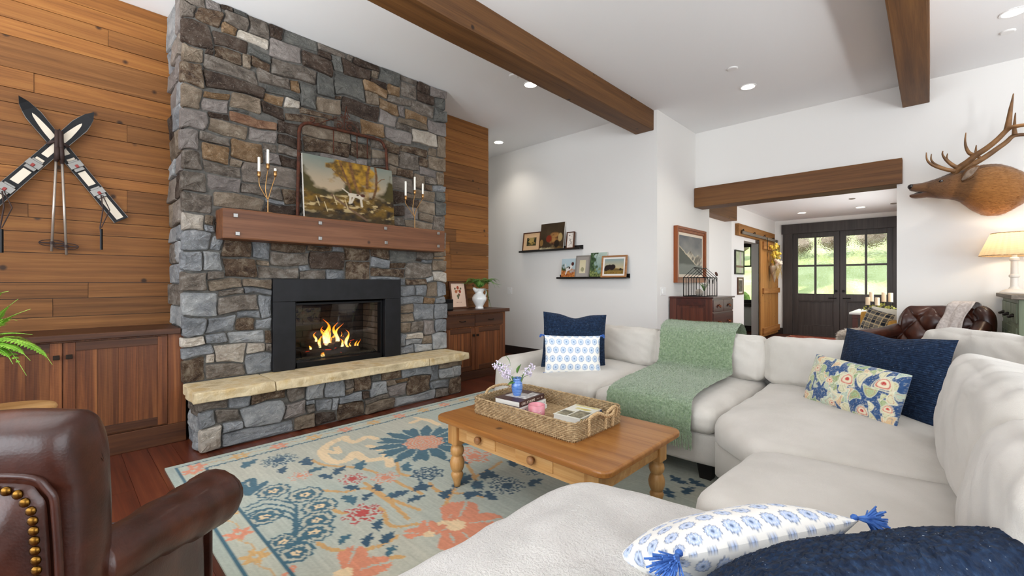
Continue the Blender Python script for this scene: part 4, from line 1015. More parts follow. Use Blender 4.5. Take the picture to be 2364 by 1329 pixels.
# ------------------------------------------------------------------ foyer: doors, window, outside
M('door_pull', '#1a1817', rough=.35, metal=.8)
def entry_door(name, x0, x1, hx):
    t = ST(name, ((x0 + x1) / 2, 12.84, 0)); y0, y1 = 12.82, 12.87
    gx0, gx1 = x0 + .115, x1 - .115
    G().box(x0, gx0, y0, y1, .005, 2.53).box(gx1, x1, y0, y1, .005, 2.53).obj('stile', 'dark_door', t, w=True, bevel=.004)
    G().box(gx0, gx1, y0 + .001, y1, 2.40, 2.53).box(gx0, gx1, y0 + .001, y1, .86, 1.03).box(gx0, gx1, y0 + .001, y1, .005, .24).obj('rail', 'dark_door', t, w=True, bevel=.004)
    G().box(gx0, gx1, y0 + .022, y1 - .01, .24, .86).obj('panel', 'dark_door', t, w=True)
    G().box(gx0, gx0 + .025, y0 + .004, y0 + .03, .24, .86).box(gx1 - .025, gx1, y0 + .004, y0 + .03, .24, .86).box(gx0, gx1, y0 + .005, y0 + .03, .835, .86).box(gx0, gx1, y0 + .005, y0 + .03, .24, .265).obj('panel_moulding', 'dark_door', t, w=True, bevel=.006)
    xm = (gx0 + gx1) / 2
    G().box(xm - .022, xm + .022, y0 + .004, y1 - .004, 1.03, 2.40).box(gx0, gx1, y0 + .005, y1 - .005, 1.69, 1.735).obj('muntin', 'dark_door', t, w=True, bevel=.004)
    for a, b in ((gx0, xm - .022), (xm + .022, gx1)):
        for c, d in ((1.03, 1.69), (1.735, 2.40)): G().box(a, b, 12.842, 12.848, c, d).obj('pane', 'wavy_glass', t, w=True)
    s = 1 if hx > (x0 + x1) / 2 else -1
    G().tube([(hx, 12.82, .93), (hx, 12.77, .93), (hx - s * .02, 12.765, .93), (hx - s * .14, 12.765, .93)], .011, 8).obj('handle', 'door_pull', t, w=True, smooth=True)
    G().tube([(hx, 12.82, 1.10), (hx, 12.80, 1.10)], .03, 14).obj('deadbolt', 'door_pull', t, w=True)
entry_door('door_1', -2.52, -1.565, -1.63); entry_door('door_2', -1.557, -.60, -1.49)
struct('trim_1', G().box(-2.72, -2.51, 12.76, 12.815, 0, 2.545).box(-.61, -.40, 12.76, 12.815, 0, 2.545).box(-2.75, -.37, 12.755, 12.815, 2.52, 2.76).box(-2.56, -.56, 12.8, 12.95, -.02, .015).box(-1.575, -1.545, 12.875, 12.9, 0, 2.55), 'dark_door', bevel=.004)
wn = ST('window_1', (-3.78, 12.9, .74))
G().box(-4.4, -4.3, 12.85, 12.92, .74, 2.35).box(-3.25, -3.15, 12.85, 12.92, .74, 2.35).box(-4.3, -3.25, 12.85, 12.92, .74, .84).box(-4.3, -3.25, 12.85, 12.92, 2.25, 2.35).box(-4.3, -3.25, 12.86, 12.91, 1.72, 1.76).box(-3.80, -3.76, 12.86, 12.91, 1.76, 2.25).box(-3.5, -3.48, 12.86, 12.91, 1.76, 2.25).obj('sash', 'dark_trim', wn, w=True)
G().box(-4.45, -3.10, 12.72, 12.82, .66, .74).obj('sill', 'dark_trim', wn, w=True)
for z0, z1 in ((.84, 1.72), (1.76, 2.25)): G().box(-4.3, -3.25, 12.882, 12.886, z0, z1).obj('pane', 'window_glass', wn, w=True)
# slope of grass outside the front door
n = 40; g = G(); vs = []
for j in range(n + 1):
    for i in range(n + 1):
        x = -14 + 24 * i / n; y = 13.0 + 16 * j / n; k = max(0, y - 14.2)
        vs.append((x, y, -.06 + .36 * k + .10 * noise.noise(Vector((x * .7, y * .7, 0))) * min(1, k)))
g.add(vs, [(j * (n + 1) + i, j * (n + 1) + i + 1, (j + 1) * (n + 1) + i + 1, (j + 1) * (n + 1) + i) for j in range(n) for i in range(n)])
struct('ground_outside', g, 'lawn_grass', smooth=True)
def rock(c, r, name, label):
    g = G().ball((0, 0, 0), (r, r * .8, r * .7), 14, 9); g.v = [tuple(Vector(p) * (1 + .25 * noise.noise(Vector(p) * 2.2 / r + Vector(c)))) for p in g.v]
    o = g.obj(name, 'bank_rock', smooth=False); o.location = c; return tag(o, label, 'rock', 'rocks on the bank outside')
for i, (x, r) in enumerate(((-6.2, .5), (-5.0, .5), (-3.85, .5), (-2.7, .5), (-1.6, .5), (-.5, .5), (.6, .5))):
    rock((x, 20.6 + .1 * math.sin(i * 3), 2.85 + .1 * math.sin(i * 5)), r, 'boulder', ['brown boulder farthest left on the bank outside', 'brown boulder on the bank outside left of the front doors', 'brown boulder showing through the left top pane of the left front door', 'brown boulder showing through the right top pane of the left front door', 'brown boulder showing behind the gap between the front doors', 'brown boulder showing through the top panes of the right front door', 'brown boulder farthest right on the bank outside'][i])
tr_ = T('tree', 'tree with pale bark outside the left front door pane', 'tree', (-3.45, 16.3, .5))
G().tube([(-3.45, 16.3, .4), (-3.4, 16.3, 1.6), (-3.3, 16.2, 2.6), (-3.05, 16.2, 3.6), (-2.6, 16.1, 4.4)], [.26, .2, .19, .17, .13], 12).obj('trunk', 'bark', tr_, w=True, smooth=True)
M('leafy', '#3f5a22', '#7f9a4a', rough=.9, scale=4, bump=.6, bscale=9, bdist=.1)
g = G()
for k in range(9): g.ball((-3.1 + rnd.uniform(-1.4, 1.4), 16.2 + rnd.uniform(-.6, .6), 5.0 + rnd.uniform(-.4, .9)), rnd.uniform(.5, .9), 10, 7)
g.obj('crown', 'leafy', tr_, w=True, smooth=False)
for i, (x, y, s_) in enumerate(((-5.0, 15.6, .6), (-6.6, 15.2, .7), (-4.9, 14.2, .42))):
    g = G()
    for k in range(12): g.ball((rnd.uniform(-s_, s_) * .8, rnd.uniform(-s_, s_) * .6, s_ * .5 + rnd.uniform(-.2, .5) * s_), rnd.uniform(.25, .5) * s_, 8, 6)
    o = g.obj('shrub', 'leafy'); o.location = (x, y, .36 * max(0, y - 14.2) - .1); tag(o, ['tall green shrub outside the side-room window', 'broad green shrub farthest outside the side-room window', 'low green shrub right under the side-room window'][i], 'shrub')

# barn door on its track
td = T('barn_door_track', 'rough timber board with sliding barn door track above the doorway', 'door track', (-2.86, 11.05, 2.27))
G().box(-2.90, -2.825, 9.62, 12.45, 2.27, 2.51).obj('header_board', 'barn_batten', td, w=True, bevel=.006)
G().box(-2.80, -2.775, 9.72, 12.55, 2.30, 2.36).obj('rail', 'grey_wood', td, w=True, bevel=.003)
for y in (9.8, 10.6, 11.4, 12.2): G().tube([(-2.83, y, 2.37), (-2.79, y, 2.40), (-2.785, y, 2.33)], .012, 8).obj('bracket', 'black_metal', td, w=True)
bd = T('barn_door', 'sliding plank barn door pushed open beside the front doors', 'door', (-2.79, 11.8, .05))
for i in range(5):
    y = 11.02 + i * .315; G().box(-2.815, -2.785, y + .002, y + .313, .05, 2.26).obj('board', 'barn_wood', bd, w=True, bevel=.003)
for z0, z1 in ((1.05, 1.17), (.12, .26), (2.06, 2.24)): G().box(-2.785, -2.745, 11.16, 12.60, z0, z1).obj('batten', 'barn_batten', bd, w=True, bevel=.004)
for y in (11.4, 12.2): G().box(-2.745, -2.737, y - .02, y + .02, 2.05, 2.34).obj('hanger_strap', 'black_metal', bd, w=True)
# flower cone on the barn door
M('cone_paper', '#c9bba2', rough=.8); M('yellow_flower', '#c9a02a', '#e3c659', rough=.8, scale=30); M('cream_flower', '#e9dccb', '#d9c2a8', rough=.8, scale=25); M('dry_grass', '#b59a5e', rough=.9)
M('leaf_olive', '#76762f', '#98933f', rough=.8, scale=20)
fc = T('flower_cone', 'paper cone of yellow and cream dried flowers hanging on the barn door', 'flowers', (-2.68, 11.75, 1.30))
G().lathe([(.004, 0), (.10, .34), (.105, .40)], 16).obj('cone', 'cone_paper', fc, smooth=True)
def blob(c, r, n=6):
    g = G()
    for k in range(n): g.ball((c[0] + rnd.uniform(-r, r) * .6, c[1] + rnd.uniform(-r, r) * .6, c[2] + rnd.uniform(-r, r) * .6), r * rnd.uniform(.35, .6), 7, 5)
    return g
for k in range(9): blob((rnd.uniform(-.02, .1), rnd.uniform(-.2, .22), .50 + rnd.uniform(.0, .42)), .06).obj('yellow_bloom', 'yellow_flower', fc)
for k in range(5): blob((.09, -.16 + .075 * k, .45 + rnd.uniform(-.03, .05)), .06, 8).obj('cream_bloom', 'cream_flower', fc)
g = G()
for k in range(60):
    a = Vector((.06 * rnd.random(), rnd.uniform(-.1, .1), .38)); b = a + Vector((rnd.uniform(-.02, .1), rnd.uniform(-.2, .24), rnd.uniform(-.30, .05)))
    g.tube([a, a.lerp(b, .5) + Vector((.04, 0, .04)), b], .0035, 4)
g.obj('dry_grass', 'dry_grass', fc, kind='stuff')
g = G()
for k in range(26):
    a = Vector((.02, rnd.uniform(-.06, .06), .4)); b = a + Vector((rnd.uniform(-.04, .1), rnd.uniform(-.26, .26), rnd.uniform(.2, .55)))
    g.tube([a, b], .004, 4)
g.obj('stems', 'leaf_olive', fc, kind='stuff')

# ------------------------------------------------------------------ skis
M('ski_black', '#0d0d10', rough=.5, spec=.3); M('ski_white', '#dfd2bd', rough=.45); M('binding', '#85827d', rough=.35, metal=.8); M('ski_red', '#8c2a24', rough=.5); M('strap_leather', '#33201a', rough=.7); M('alu', '#b9aea2', rough=.35, metal=.6)
def ski(name, label, a, b, X, seed):
    a = P(*a, X=X); b = P(*b, X=X); d = b - a; L = d.length
    t = T(name, label, 'ski', a); ex = d.normalized(); ez = Vector((1, 0, 0)); ey = ez.cross(ex)
    Mx = Matrix((ex, ey, ez)).transposed().to_4x4()                    # local x along ski, y across, z off the wall
    W = .050
    def outline(w0, s0, s1):
        pts = []
        for s in np.linspace(s0, s1, 24):
            tip = min(1, math.sqrt(max(0, (s - s0 * .999) / .14 + .0)) if s - s0 < .14 else 1)
            wd = w0 * tip * (1.0 - .12 * math.sin(PI * min(1, max(0, (s - .1) / (L - .1)))))
            pts.append((s, wd))
        return pts
    def plate(w0, s0, s1, z0, z1, tipz):
        o = outline(w0, s0, s1); g = G(); n = len(o); vs = []
        for z in (z0, z1):
            for sg in (1, -1):
                for s, wd in o:
                    up = .05 * max(0, 1 - s / .2) ** 2 if tipz else 0
                    vs.append((s, sg * max(wd, .0008), z + up))
        fs = []
        for i in range(n - 1):
            fs += [(i, i + 1, n + i + 1, n + i), (2 * n + i, 3 * n + i, 3 * n + i + 1, 2 * n + i + 1), (i, 2 * n + i, 2 * n + i + 1, i + 1), (n + i, n + i + 1, 3 * n + i + 1, 3 * n + i)]
        fs += [(0, n, 3 * n, 2 * n), (n - 1, 3 * n - 1, 4 * n - 1, 2 * n - 1)]
        return g.add(vs, fs).tf(Mx)
    plate(W, 0, L, 0, .012, 1).obj('ski_body', 'ski_black', t)
    plate(W * 1.06, 0, L, -.002, .004, 1).obj('steel_edge', 'binding', t)
    plate(W * .47, .12, .44 * L, .0125, .0145, 1).obj('top_sheet', 'ski_white', t)
    for s0, s1 in ((.47 * L, .565 * L), (.58 * L, .69 * L), (.80 * L, .985 * L)):
        G().box(s0, s1, -W * .5, W * .5, .0125, .016).tf(Mx).obj('top_sheet', 'ski_white', t)
    for s in (.53 * L, .755 * L):
        bnd = G().box(s - .045, s + .045, -.033, .033, .013, .03).box(s - .03, s + .02, -.045, .045, .03, .042).tf(Mx).obj('binding', 'binding', t, bevel=.004)
        G().box(s - .005, s + .02, -.010, .010, .041, .052).tf(Mx).obj('toe_piece', 'ski_red', bnd, bevel=.004)
    # dangling strap
    s = .78 * L; p0 = Mx @ Vector((s, 0, .03)); h = .40
    G().tube([p0, p0 + Vector((.03, .01, -.12)), p0 + Vector((.03, -.008, -.27)), p0 + Vector((.03, .005, -h))], .005, 6).tube([p0 + Vector((0, .01, 0)), p0 + Vector((.04, .05, -.12)), p0 + Vector((.03, .0, -.27))], .004, 6).obj('safety_strap', 'strap_leather', t)
    G().tube([p0 + Vector((.03, .0, -.28)), p0 + Vector((.03, 0, -h - .05))], .010, 6).obj('strap_clip', 'black_metal', t)
ski('ski', 'old ski on the wood wall with tip at upper left', (44, 226), (280, 508), -4.955, 1)
ski('ski', 'old ski on the wood wall with tip at upper right crossing the other', (216, 264), (-62, 500), -4.925, 2)
def pole(label, a, b, seed):
    X = -4.89; a = P(*a, X=X); b = P(*b, X=X - .06); t = T('ski_pole', label, 'ski pole', b); d = (a - b)
    G().tube([(0, 0, 0), d * .76], .0085, 8).obj('shaft', 'alu', t, smooth=True)
    G().tube([d * .74, d], [.013, .016], 8).obj('grip', 'strap_leather', t, smooth=True)
    c = d * .07; g = G().tube([c + .07 * Vector((0, math.cos(k * PI / 8), .35 * math.sin(k * PI / 8))) for k in range(16)], .004, 6, closed=True)
    g.tube([c - Vector((0, .07, 0)), c + Vector((0, .07, 0))], .005, 6).tube([c - Vector((0, 0, .012)), c + Vector((0, 0, .012))], .013, 8).obj('basket', 'strap_leather', t)
pole('left thin metal ski pole hanging below the crossed skis', (133, 300), (119, 580), 1)
pole('right thin metal ski pole hanging below the crossed skis', (140, 303), (153.5, 588), 2)
st = T('ski_strap', 'dark leather strap binding the crossed skis together', 'strap', P(134, 332, X=-4.89))
def pw(u, v, X=-4.895): return P(u, v, X=X) - P(134, 332, X=-4.89)
G().tube([pw(108, 331), pw(122, 327), pw(140, 328), pw(160, 340)], .011, 8, flat=.4).obj('wrap', 'strap_leather', st, smooth=True)
G().tube([pw(130, 350), pw(133, 330), pw(137, 298)], .011, 8, flat=.4).obj('wrap', 'strap_leather', st, smooth=True)
G().tube([pw(132, 340), pw(133, 368)], .014, 8).tube([pw(142, 340), pw(144, 368)], .014, 8).obj('wrap', 'strap_leather', st, smooth=True)

# ------------------------------------------------------------------ iron gate piece behind the painting
ig = T('iron_gate_panel', 'rusty arched iron gate with scrollwork standing behind the dog painting', 'wall decor', (-4.36, 2.05, 1.92))
X = -4.345
def pg(pts): return [P(u, v, X=X) for u, v in pts]
def smooth_path(pts, k=6):
    out = []
    for i in range(len(pts) - 1):
        p0, p1, p2, p3 = pts[max(i - 1, 0)], pts[i], pts[i + 1], pts[min(i + 2, len(pts) - 1)]
        for t in np.linspace(0, 1, k, endpoint=False):
            out.append(.5 * ((2 * p1) + (p2 - p0) * t + (2 * p0 - 5 * p1 + 4 * p2 - p3) * t * t + (3 * p1 - p0 - 3 * p2 + p3) * t ** 3))
    return out + [pts[-1]]
G().tube(smooth_path(pg([(687, 502), (688, 420), (690, 330), (691, 302), (697, 289), (710, 284), (730, 288), (800, 304), (865, 320), (880, 326), (888, 340), (892, 360), (899, 516)])), .016, 8).obj('arch_tube', 'rust_iron', ig, w=True, smooth=True)
G().tube(pg([(687, 355), (895, 392)]), .008, 6).tube(pg([(770, 352), (770, 300)]), .006, 6).tube(pg([(825, 365), (824, 312)]), .006, 6).tube(pg([(848, 365), (848, 318)]), .006, 6).obj('cross_bars', 'rust_iron', ig, w=True, smooth=True)
def scroll(c, r0, turns, a0, sg):
    c = P(*c, X=X - .0); return [c + Vector((0, r * math.cos(a), r * math.sin(a))) for r, a in [(r0 * (1 - k / 34), a0 + sg * turns * 2 * PI * k / 30) for k in range(31)]]
for c, r, tn, a0, sg in (((783, 289), .042, 1.4, 2.0, -1), ((807, 294), .042, 1.4, 1.1, 1), ((789, 269), .022, 1.2, 2, -1), ((801, 272), .022, 1.2, 1, 1), ((720, 275), .03, 1.2, 4.2, 1)):
    G().tube(scroll(c, r, tn, a0, sg), .0055, 6).obj('scroll', 'rust_iron', ig, w=True, smooth=True)
G().tube(smooth_path(pg([(720, 285), (740, 284), (752, 279), (778, 272)])), .005, 6).tube(smooth_path(pg([(798, 282), (812, 283), (825, 298), (833, 309), (866, 316)])), .005, 6).tube(smooth_path(pg([(794, 300), (795, 275), (798, 255), (800, 246)])), .006, 6).tube(smooth_path(pg([(799, 248), (802, 262), (808, 272)])), .005, 6).obj('scroll_stem', 'rust_iron', ig, w=True, smooth=True)

# ------------------------------------------------------------------ candle stands on the mantel
def candelabra(label, foot, arms, X, cl):
    f = P(*foot, X=X); f.z = 1.921; t = T('candelabra', label, 'candle holder', f, 0, 'branching wire candle holders')
    fork = P(*arms['fork'], X=X) - f
    G().lathe([(.05, 0), (.05, .004), (.012, .008)], 16).obj('base', 'gold_wire', t)
    G().tube([(0, 0, .004), (0, 0, fork.z)], .0045, 6).obj('stem', 'gold_wire', t)
    for i, (mid, cup, ch) in enumerate(arms['arms']):
        m = P(*mid, X=X) - f; c = P(*cup, X=X) - f
        G().tube(smooth_path([Vector((0, 0, fork.z)), m, c]), .004, 6).obj('arm', 'gold_wire', t, smooth=True)
        G().lathe([(.006, 0), (.014, .012), (.016, .05), (.013, .05)], 12, c).obj('cup', 'gold_wire', t, smooth=True)
        o = G().lathe([(.011, 0), (.011, ch), (.004, ch + .004)], 12).obj('candle', 'candle_wax', smooth=False); o.location = f + c + Vector((0, 0, .046)); tag(o, cl[i], 'candle', 'white taper candles on the mantel')
        G().tube([(0, 0, ch), (0, 0, ch + .014)], .0012, 4).obj('wick', 'strap_leather', o)
candelabra('wire candle holder left of the dog painting', (618.5, 489), {'fork': (619, 462), 'arms': [((600, 430), (598, 409), .13), ((613, 435), (618.5, 391), .13), ((628, 430), (635.5, 408), .028)]}, -4.29,
           ['left white taper candle on the left mantel holder', 'tallest white taper candle on the left mantel holder', 'burnt-down candle stub on the left mantel holder'])
candelabra('wire candle holder right of the dog painting', (957.5, 523), {'fork': (957, 501), 'arms': [((937, 470), (936.5, 462), .165), ((953, 480), (957.5, 449), .155), ((962, 482), (976, 458), .125)]}, -4.29,
           ['left white taper candle on the right mantel holder', 'tallest white taper candle on the right mantel holder', 'right white taper candle on the right mantel holder'])

# ------------------------------------------------------------------ right cabinet top
M('porcelain', '#eeeeea', rough=.15, coat=.5); M('fern_green', '#2f5a1c', '#5f8a33', rough=.6, scale=14); M('fern_bright', '#5f9a1f', '#9ccc4a', rough=.55, scale=12)
pt = T('pitcher', 'white porcelain pitcher on the right built-in cabinet', 'pitcher', (-4.68, 4.20, .93))
G().lathe([(.062, 0), (.06, .012), (.052, .03), (.075, .07), (.103, .12), (.105, .155), (.085, .19), (.06, .215), (.055, .235), (.066, .27), (.082, .285), (.075, .285), (.048, .235), (.05, .2)], 28, cap=False).obj('body', 'porcelain', pt, smooth=True)
G().tube(smooth_path([Vector((0, .06, .235)), Vector((0, .11, .275)), Vector((0, .135, .24)), Vector((0, .12, .18)), Vector((0, .098, .15))]), .010, 8).obj('handle', 'porcelain', pt, smooth=True)
G().tube([(0, -.055, .25), (0, -.085, .275), (0, -.115, .293)], [.035, .026, .012], 10).obj('spout', 'porcelain', pt, smooth=True)
def frond(pts, wid, n=18, seed=0, droop=.25):
    """a fern frond: a stalk and separate leaflets on both sides"""
    q = random.Random(seed); path = smooth_path([Vector(p) for p in pts], 5); g = G(); m = len(path)
    g.tube(path, [.0035 * (1 - .8 * i / m) for i in range(m)], 4)
    for k in range(n):
        t = .08 + .9 * k / n; f = t * (m - 1); i = min(int(f), m - 2); p = path[i].lerp(path[i + 1], f - i); d = (path[i + 1] - path[i]).normalized()
        sd = d.cross(Vector((0, 0, 1))); sd = sd.normalized() if sd.length > .1 else Vector((0, 1, 0)); up = sd.cross(d)
        wl = wid * (math.sin(PI * min(1, .18 + t * .95)) ** .7) * q.uniform(.85, 1.1)
        for sg in (1, -1):
            e = p + sd * sg * wl + d * wl * .35 - Vector((0, 0, droop * wl)); b = d * wid * .13; mi = p.lerp(e, .5) + up * wl * .06
            g.add([p - b * .6, mi - b * 1.2, e, mi + b * 1.2, p + b * .6], [(0, 1, 2, 3, 4)])
    return g
fn = T('fern_bunch', 'green fern bunch filling the white pitcher', 'plant', (-4.68, 4.20, 1.20))
for k in range(22):
    a = 2 * PI * k / 22 + rnd.uniform(-.2, .2); L = rnd.uniform(.18, .32); e = (max(-.17, L * math.cos(a)), L * math.sin(a))
    frond([(0, 0, .02), (e[0] * .4, e[1] * .4, .10 + rnd.uniform(0, .06)), (e[0] * .8, e[1] * .8, .11 + rnd.uniform(-.03, .05)), (e[0] * 1.1, e[1] * 1.1, .05 + rnd.uniform(-.03, .08))], .045, 16, k).obj('frond', 'fern_green', fn)
for k in range(4): frond([(0, .05, .0), (.03, .10, .0), (.04, .13, -.08), (.04, .15 + .02 * k, -.2 - .03 * k)], .03, 14, 90 + k).obj('frond', 'fern_green', fn)
bx = T('speaker_box', 'small black electronic box beside the stone chimney edge', 'box', (-4.62, 3.56, .93))
G().box(-.06, .06, -.09, .075, 0, .15).obj('case', 'black_metal', bx, bevel=.008)
G().box(.06, .064, -.075, .06, .02, .10).obj('grille', 'frame_black', bx, bevel=.002)

# ------------------------------------------------------------------ dresser and terrarium
dr = T('dresser', 'cherry wood dresser with copper pulls against the white return wall', 'dresser', (-2.42, 6.55, 0))
x0, x1, y0, y1, H = -2.72, -2.13, 6.12, 6.98, 1.08
G().box(x0, x1 - .012, y0 + .012, y1, .02, H).obj('carcass', 'cherry', dr, w=True)
G().box(x0 - .0, x1 + .02, y0 - .02, y1 + .02, H, H + .022).obj('top', 'cherry_dark', dr, w=True, bevel=.005)
G().box(x0, x0 + .09, y0, y0 + .014, .02, H).box(x1 - .09, x1, y0, y0 + .014, .02, H).obj('side_stile', 'cherry', dr, w=True, bevel=.002)
G().box(x0 + .09, x1 - .09, y0 + .001, y0 + .014, H - .10, H).box(x0 + .09, x1 - .09, y0 + .001, y0 + .014, .02, .14).obj('side_rail', 'cherry_dark', dr, w=True, bevel=.002)
for i in range(3):
    a = x0 + .12 + i * .117; G().box(a, a + .1165, y0 + .005, y0 + .014, .17, H - .13).obj('side_panel_board', 'cherry', dr, w=True, bevel=.001)
M('copper', '#b06a48', rough=.3, metal=1.)
def drawer(a, b, z0, z1, pulls):
    o = G().box(x1 - .014, x1 + .006, a, b, z0, z1).obj('drawer', 'cherry_dark', dr, w=True, bevel=.004)
    for y in pulls:
        z = (z0 + z1) / 2
        G().tube([(x1 + .005, y - .03, z + .015), (x1 + .03, y - .032, z - .005), (x1 + .028, y - .015, z - .022), (x1 + .02, y, z + .01), (x1 + .028, y + .015, z - .022), (x1 + .03, y + .032, z - .005), (x1 + .005, y + .03, z + .015)], .006, 6).obj('pull', 'copper', o, w=True, smooth=True)
drawer(6.15, 6.545, .90, 1.06, (6.35,)); drawer(6.555, 6.96, .90, 1.06, (6.76,))
for z0, z1 in ((.62, .885), (.33, .605), (.05, .315)): drawer(6.15, 6.96, z0, z1, (6.36, 6.75))
tm = T('terrarium', 'wire and glass house terrarium on the dresser', 'terrarium', (-2.43, 6.5, 1.102))
tx, ty, th = .15, .24, .27
g = G(); rr = .0045
cn = [(-tx, -ty), (tx, -ty), (tx, ty), (-tx, ty)]
for z in (.004, th): g.tube([(a, b, z) for a, b in cn] , rr * 1.3, 6, closed=True)
for a, b in cn: g.tube([(a, b, 0), (a, b, th)], rr * 1.3, 6)
for k in range(1, 5): yy = -ty + 2 * ty * k / 5; g.tube([(tx, yy, 0), (tx, yy, th)], rr, 5); g.tube([(-tx, yy, 0), (-tx, yy, th)], rr, 5)
for k in range(1, 4): xx = -tx + 2 * tx * k / 4; g.tube([(xx, -ty, 0), (xx, -ty, th)], rr, 5)
for k in range(3):
    yc = -ty + 2 * ty * (k + .5) / 3; g.tube([(tx, yc + .08 * math.cos(a), th - .09 + .085 * math.sin(a)) for a in np.linspace(0, PI, 9)], rr, 5)
for yy in np.linspace(-ty, ty, 5): g.tube([(-tx, yy, th), (0, yy, th + .14), (tx, yy, th)], rr, 5)
g.tube([(0, -ty, th + .14), (0, ty, th + .14)], rr * 1.3, 6)
g.obj('wire_frame', 'black_metal', tm, smooth=True)
g = G().box(-tx, tx, -ty, ty, 0, .003).obj('floor_plate', 'black_metal', tm)
o = G().tube([(tx + .005, ty - .06, th + .05), (tx + .02, ty - .06, th + .055)], .032, 14).obj('vent_disc', 'rust_iron', tm)
for s in (-1, 1): G().box(s * tx - .001, s * tx + .001, -ty, ty, .004, th).obj('pane', 'clear_glass', tm)
tp = T('terrarium_plant', 'small green potted plant inside the terrarium', 'plant', (-2.40, 6.57, 1.106))
G().lathe([(.03, 0), (.045, .07), (.04, .07)], 14).obj('pot', 'warm_white', tp)
for k in range(16):
    a = k * 2.4; L = rnd.uniform(.05, .09); frond([(0, 0, .06), (L * .5 * math.cos(a), L * .5 * math.sin(a), .15), (L * math.cos(a), L * math.sin(a), .17 + rnd.uniform(-.04, .04))], .02, 8, k).obj('frond', 'fern_green', tp)
o = G().ball((0, 0, .05), (.05, .06, .05), 12, 8); o.v = [tuple(Vector(p) * (1 + .12 * noise.noise(Vector(p) * 30))) for p in o.v]
o = o.obj('shell_cluster', 'stone_l'); o.location = (-2.40, 6.37, 1.108); tag(o, 'pale stone lying inside the terrarium', 'stone')
# ------------------------------------------------------------------ sectional sofa
nt = NT('linen'); v_ = coords(nt, (1, 1, 1))
lc_ = ramp(nt, noise_n(nt, v_, 3., 4), [S('#c1bbb1'), S('#cec8bf')], [.35, .65])
ad = nt.n('ShaderNodeMath', operation='MULTIPLY_ADD'); nt.l(noise_n(nt, v_, 420, 2), ad.inputs[0]); ad.inputs[1].default_value = .35; nt.l(noise_n(nt, coords(nt, (9, 3, 3)), 2.2, 4, .6, .8), ad.inputs[2])
bumped(nt, ad.outputs[0], .30, .012); fin(nt, lc_, .9, 0, .2, 0, .25)
M('fleece', '#c4bfb8', '#d2cdc6', rough=.95, scale=5, bump=1., bscale=130, bdist=.008, sheen=.4)
M('sofa_leg', '#15110f', rough=.4)
def rbox(x0, x1, y0, y1, z0, z1, R=.05, **k):
    g = cushion(x1 - x0, y1 - y0, z1 - z0, R=R, **k); c = ((x0 + x1) / 2, (y0 + y1) / 2, (z0 + z1) / 2)
    g.v = [(p[0] + c[0], p[1] + c[1], p[2] + c[2]) for p in g.v]; return g
def sofa_leg(t, x, y):
    G().add([(x - .035, y - .035, 0), (x + .035, y - .035, 0), (x + .035, y + .035, 0), (x - .035, y + .035, 0), (x - .05, y - .05, .125), (x + .05, y - .05, .125), (x + .05, y + .05, .125), (x - .05, y + .05, .125)],
            [(3, 2, 1, 0), (4, 5, 6, 7), (0, 1, 5, 4), (1, 2, 6, 5), (2, 3, 7, 6), (3, 0, 4, 7)]).obj('leg', 'sofa_leg', t, w=True)
s1 = T('sofa_section', 'cream linen sofa section with left arm under the picture ledges', 'sofa', (-1.98, 3.55, 0))
rbox(-3.0, -.975, 2.87, 4.32, .12, .335, R=.03, crown=0, n=12, wob=.003).obj('base', 'linen', s1, w=True, smooth=True)
rbox(-3.02, -2.74, 2.86, 4.30, .13, .60, R=.10, crown=.0, n=16, wob=.006).obj('arm', 'linen', s1, w=True, smooth=True)
rbox(-3.0, -.975, 4.10, 4.36, .30, .74, R=.08, crown=.0, n=14, wob=.006).obj('back', 'linen', s1, w=True, smooth=True)
rbox(-2.76, -1.87, 2.82, 4.12, .325, .50, R=.075, crown=.035, n=22, wob=.010, wsc=5, seed=1).obj('seat_cushion', 'linen', s1, w=True, smooth=True)
rbox(-1.87, -.975, 2.82, 4.12, .325, .50, R=.075, crown=.035, n=22, wob=.010, wsc=5, seed=2).obj('seat_cushion', 'linen', s1, w=True, smooth=True)
def backc(t, x0, x1, yf, z0, z1, th, seed, tilt=.16, mat='linen'):
    g = cushion(x1 - x0, th, z1 - z0, R=th * .26, crown=.010, n=30, wob=.010, wsc=4.5, seed=seed, side=.028, wr=.010)
    g.tf(Matrix.Translation(((x0 + x1) / 2, yf + th / 2, z0)) @ Matrix.Rotation(-tilt, 4, 'X') @ Matrix.Translation((0, 0, (z1 - z0) / 2)))
    return g.obj('back_cushion', mat, t, w=True, smooth=True)
backc(s1, -2.76, -1.87, 3.86, .49, .85, .25, 3); backc(s1, -1.88, -.97, 3.86, .49, .86, .25, 4)
for x, y in ((-1.07, 2.98), (-2.9, 2.98), (-1.07, 4.2), (-2.9, 4.2)): sofa_leg(s1, x, y)
s2 = T('sofa_section', 'cream linen corner sofa section holding the paisley pillow', 'sofa', (-.3, 3.5, 0))
poly_cushion([(-.965, 2.80), (-.62, 2.47), (.42, 2.52), (.42, 4.32), (-.965, 4.32)], .12, .335, R=.02, crown=0, cr=.03, wob=.002).obj('base', 'linen', s2, w=True, smooth=True)
poly_cushion([(-.965, 2.74), (-.62, 2.40), (.18, 2.52), (.20, 4.05), (-.965, 4.10)], .325, .50, R=.085, crown=.045, cr=.10, wob=.009, seed=4).obj('seat_cushion', 'linen', s2, w=True, smooth=True)
rbox(-.965, .55, 4.12, 4.36, .30, .74, R=.08, crown=0, n=12).obj('back', 'linen', s2, w=True, smooth=True)
rbox(.34, .56, 2.45, 4.30, .30, .74, R=.08, crown=0, n=12).obj('back', 'linen', s2, w=True, smooth=True)
backc(s2, -.965, -.02, 3.87, .49, .86, .25, 6)
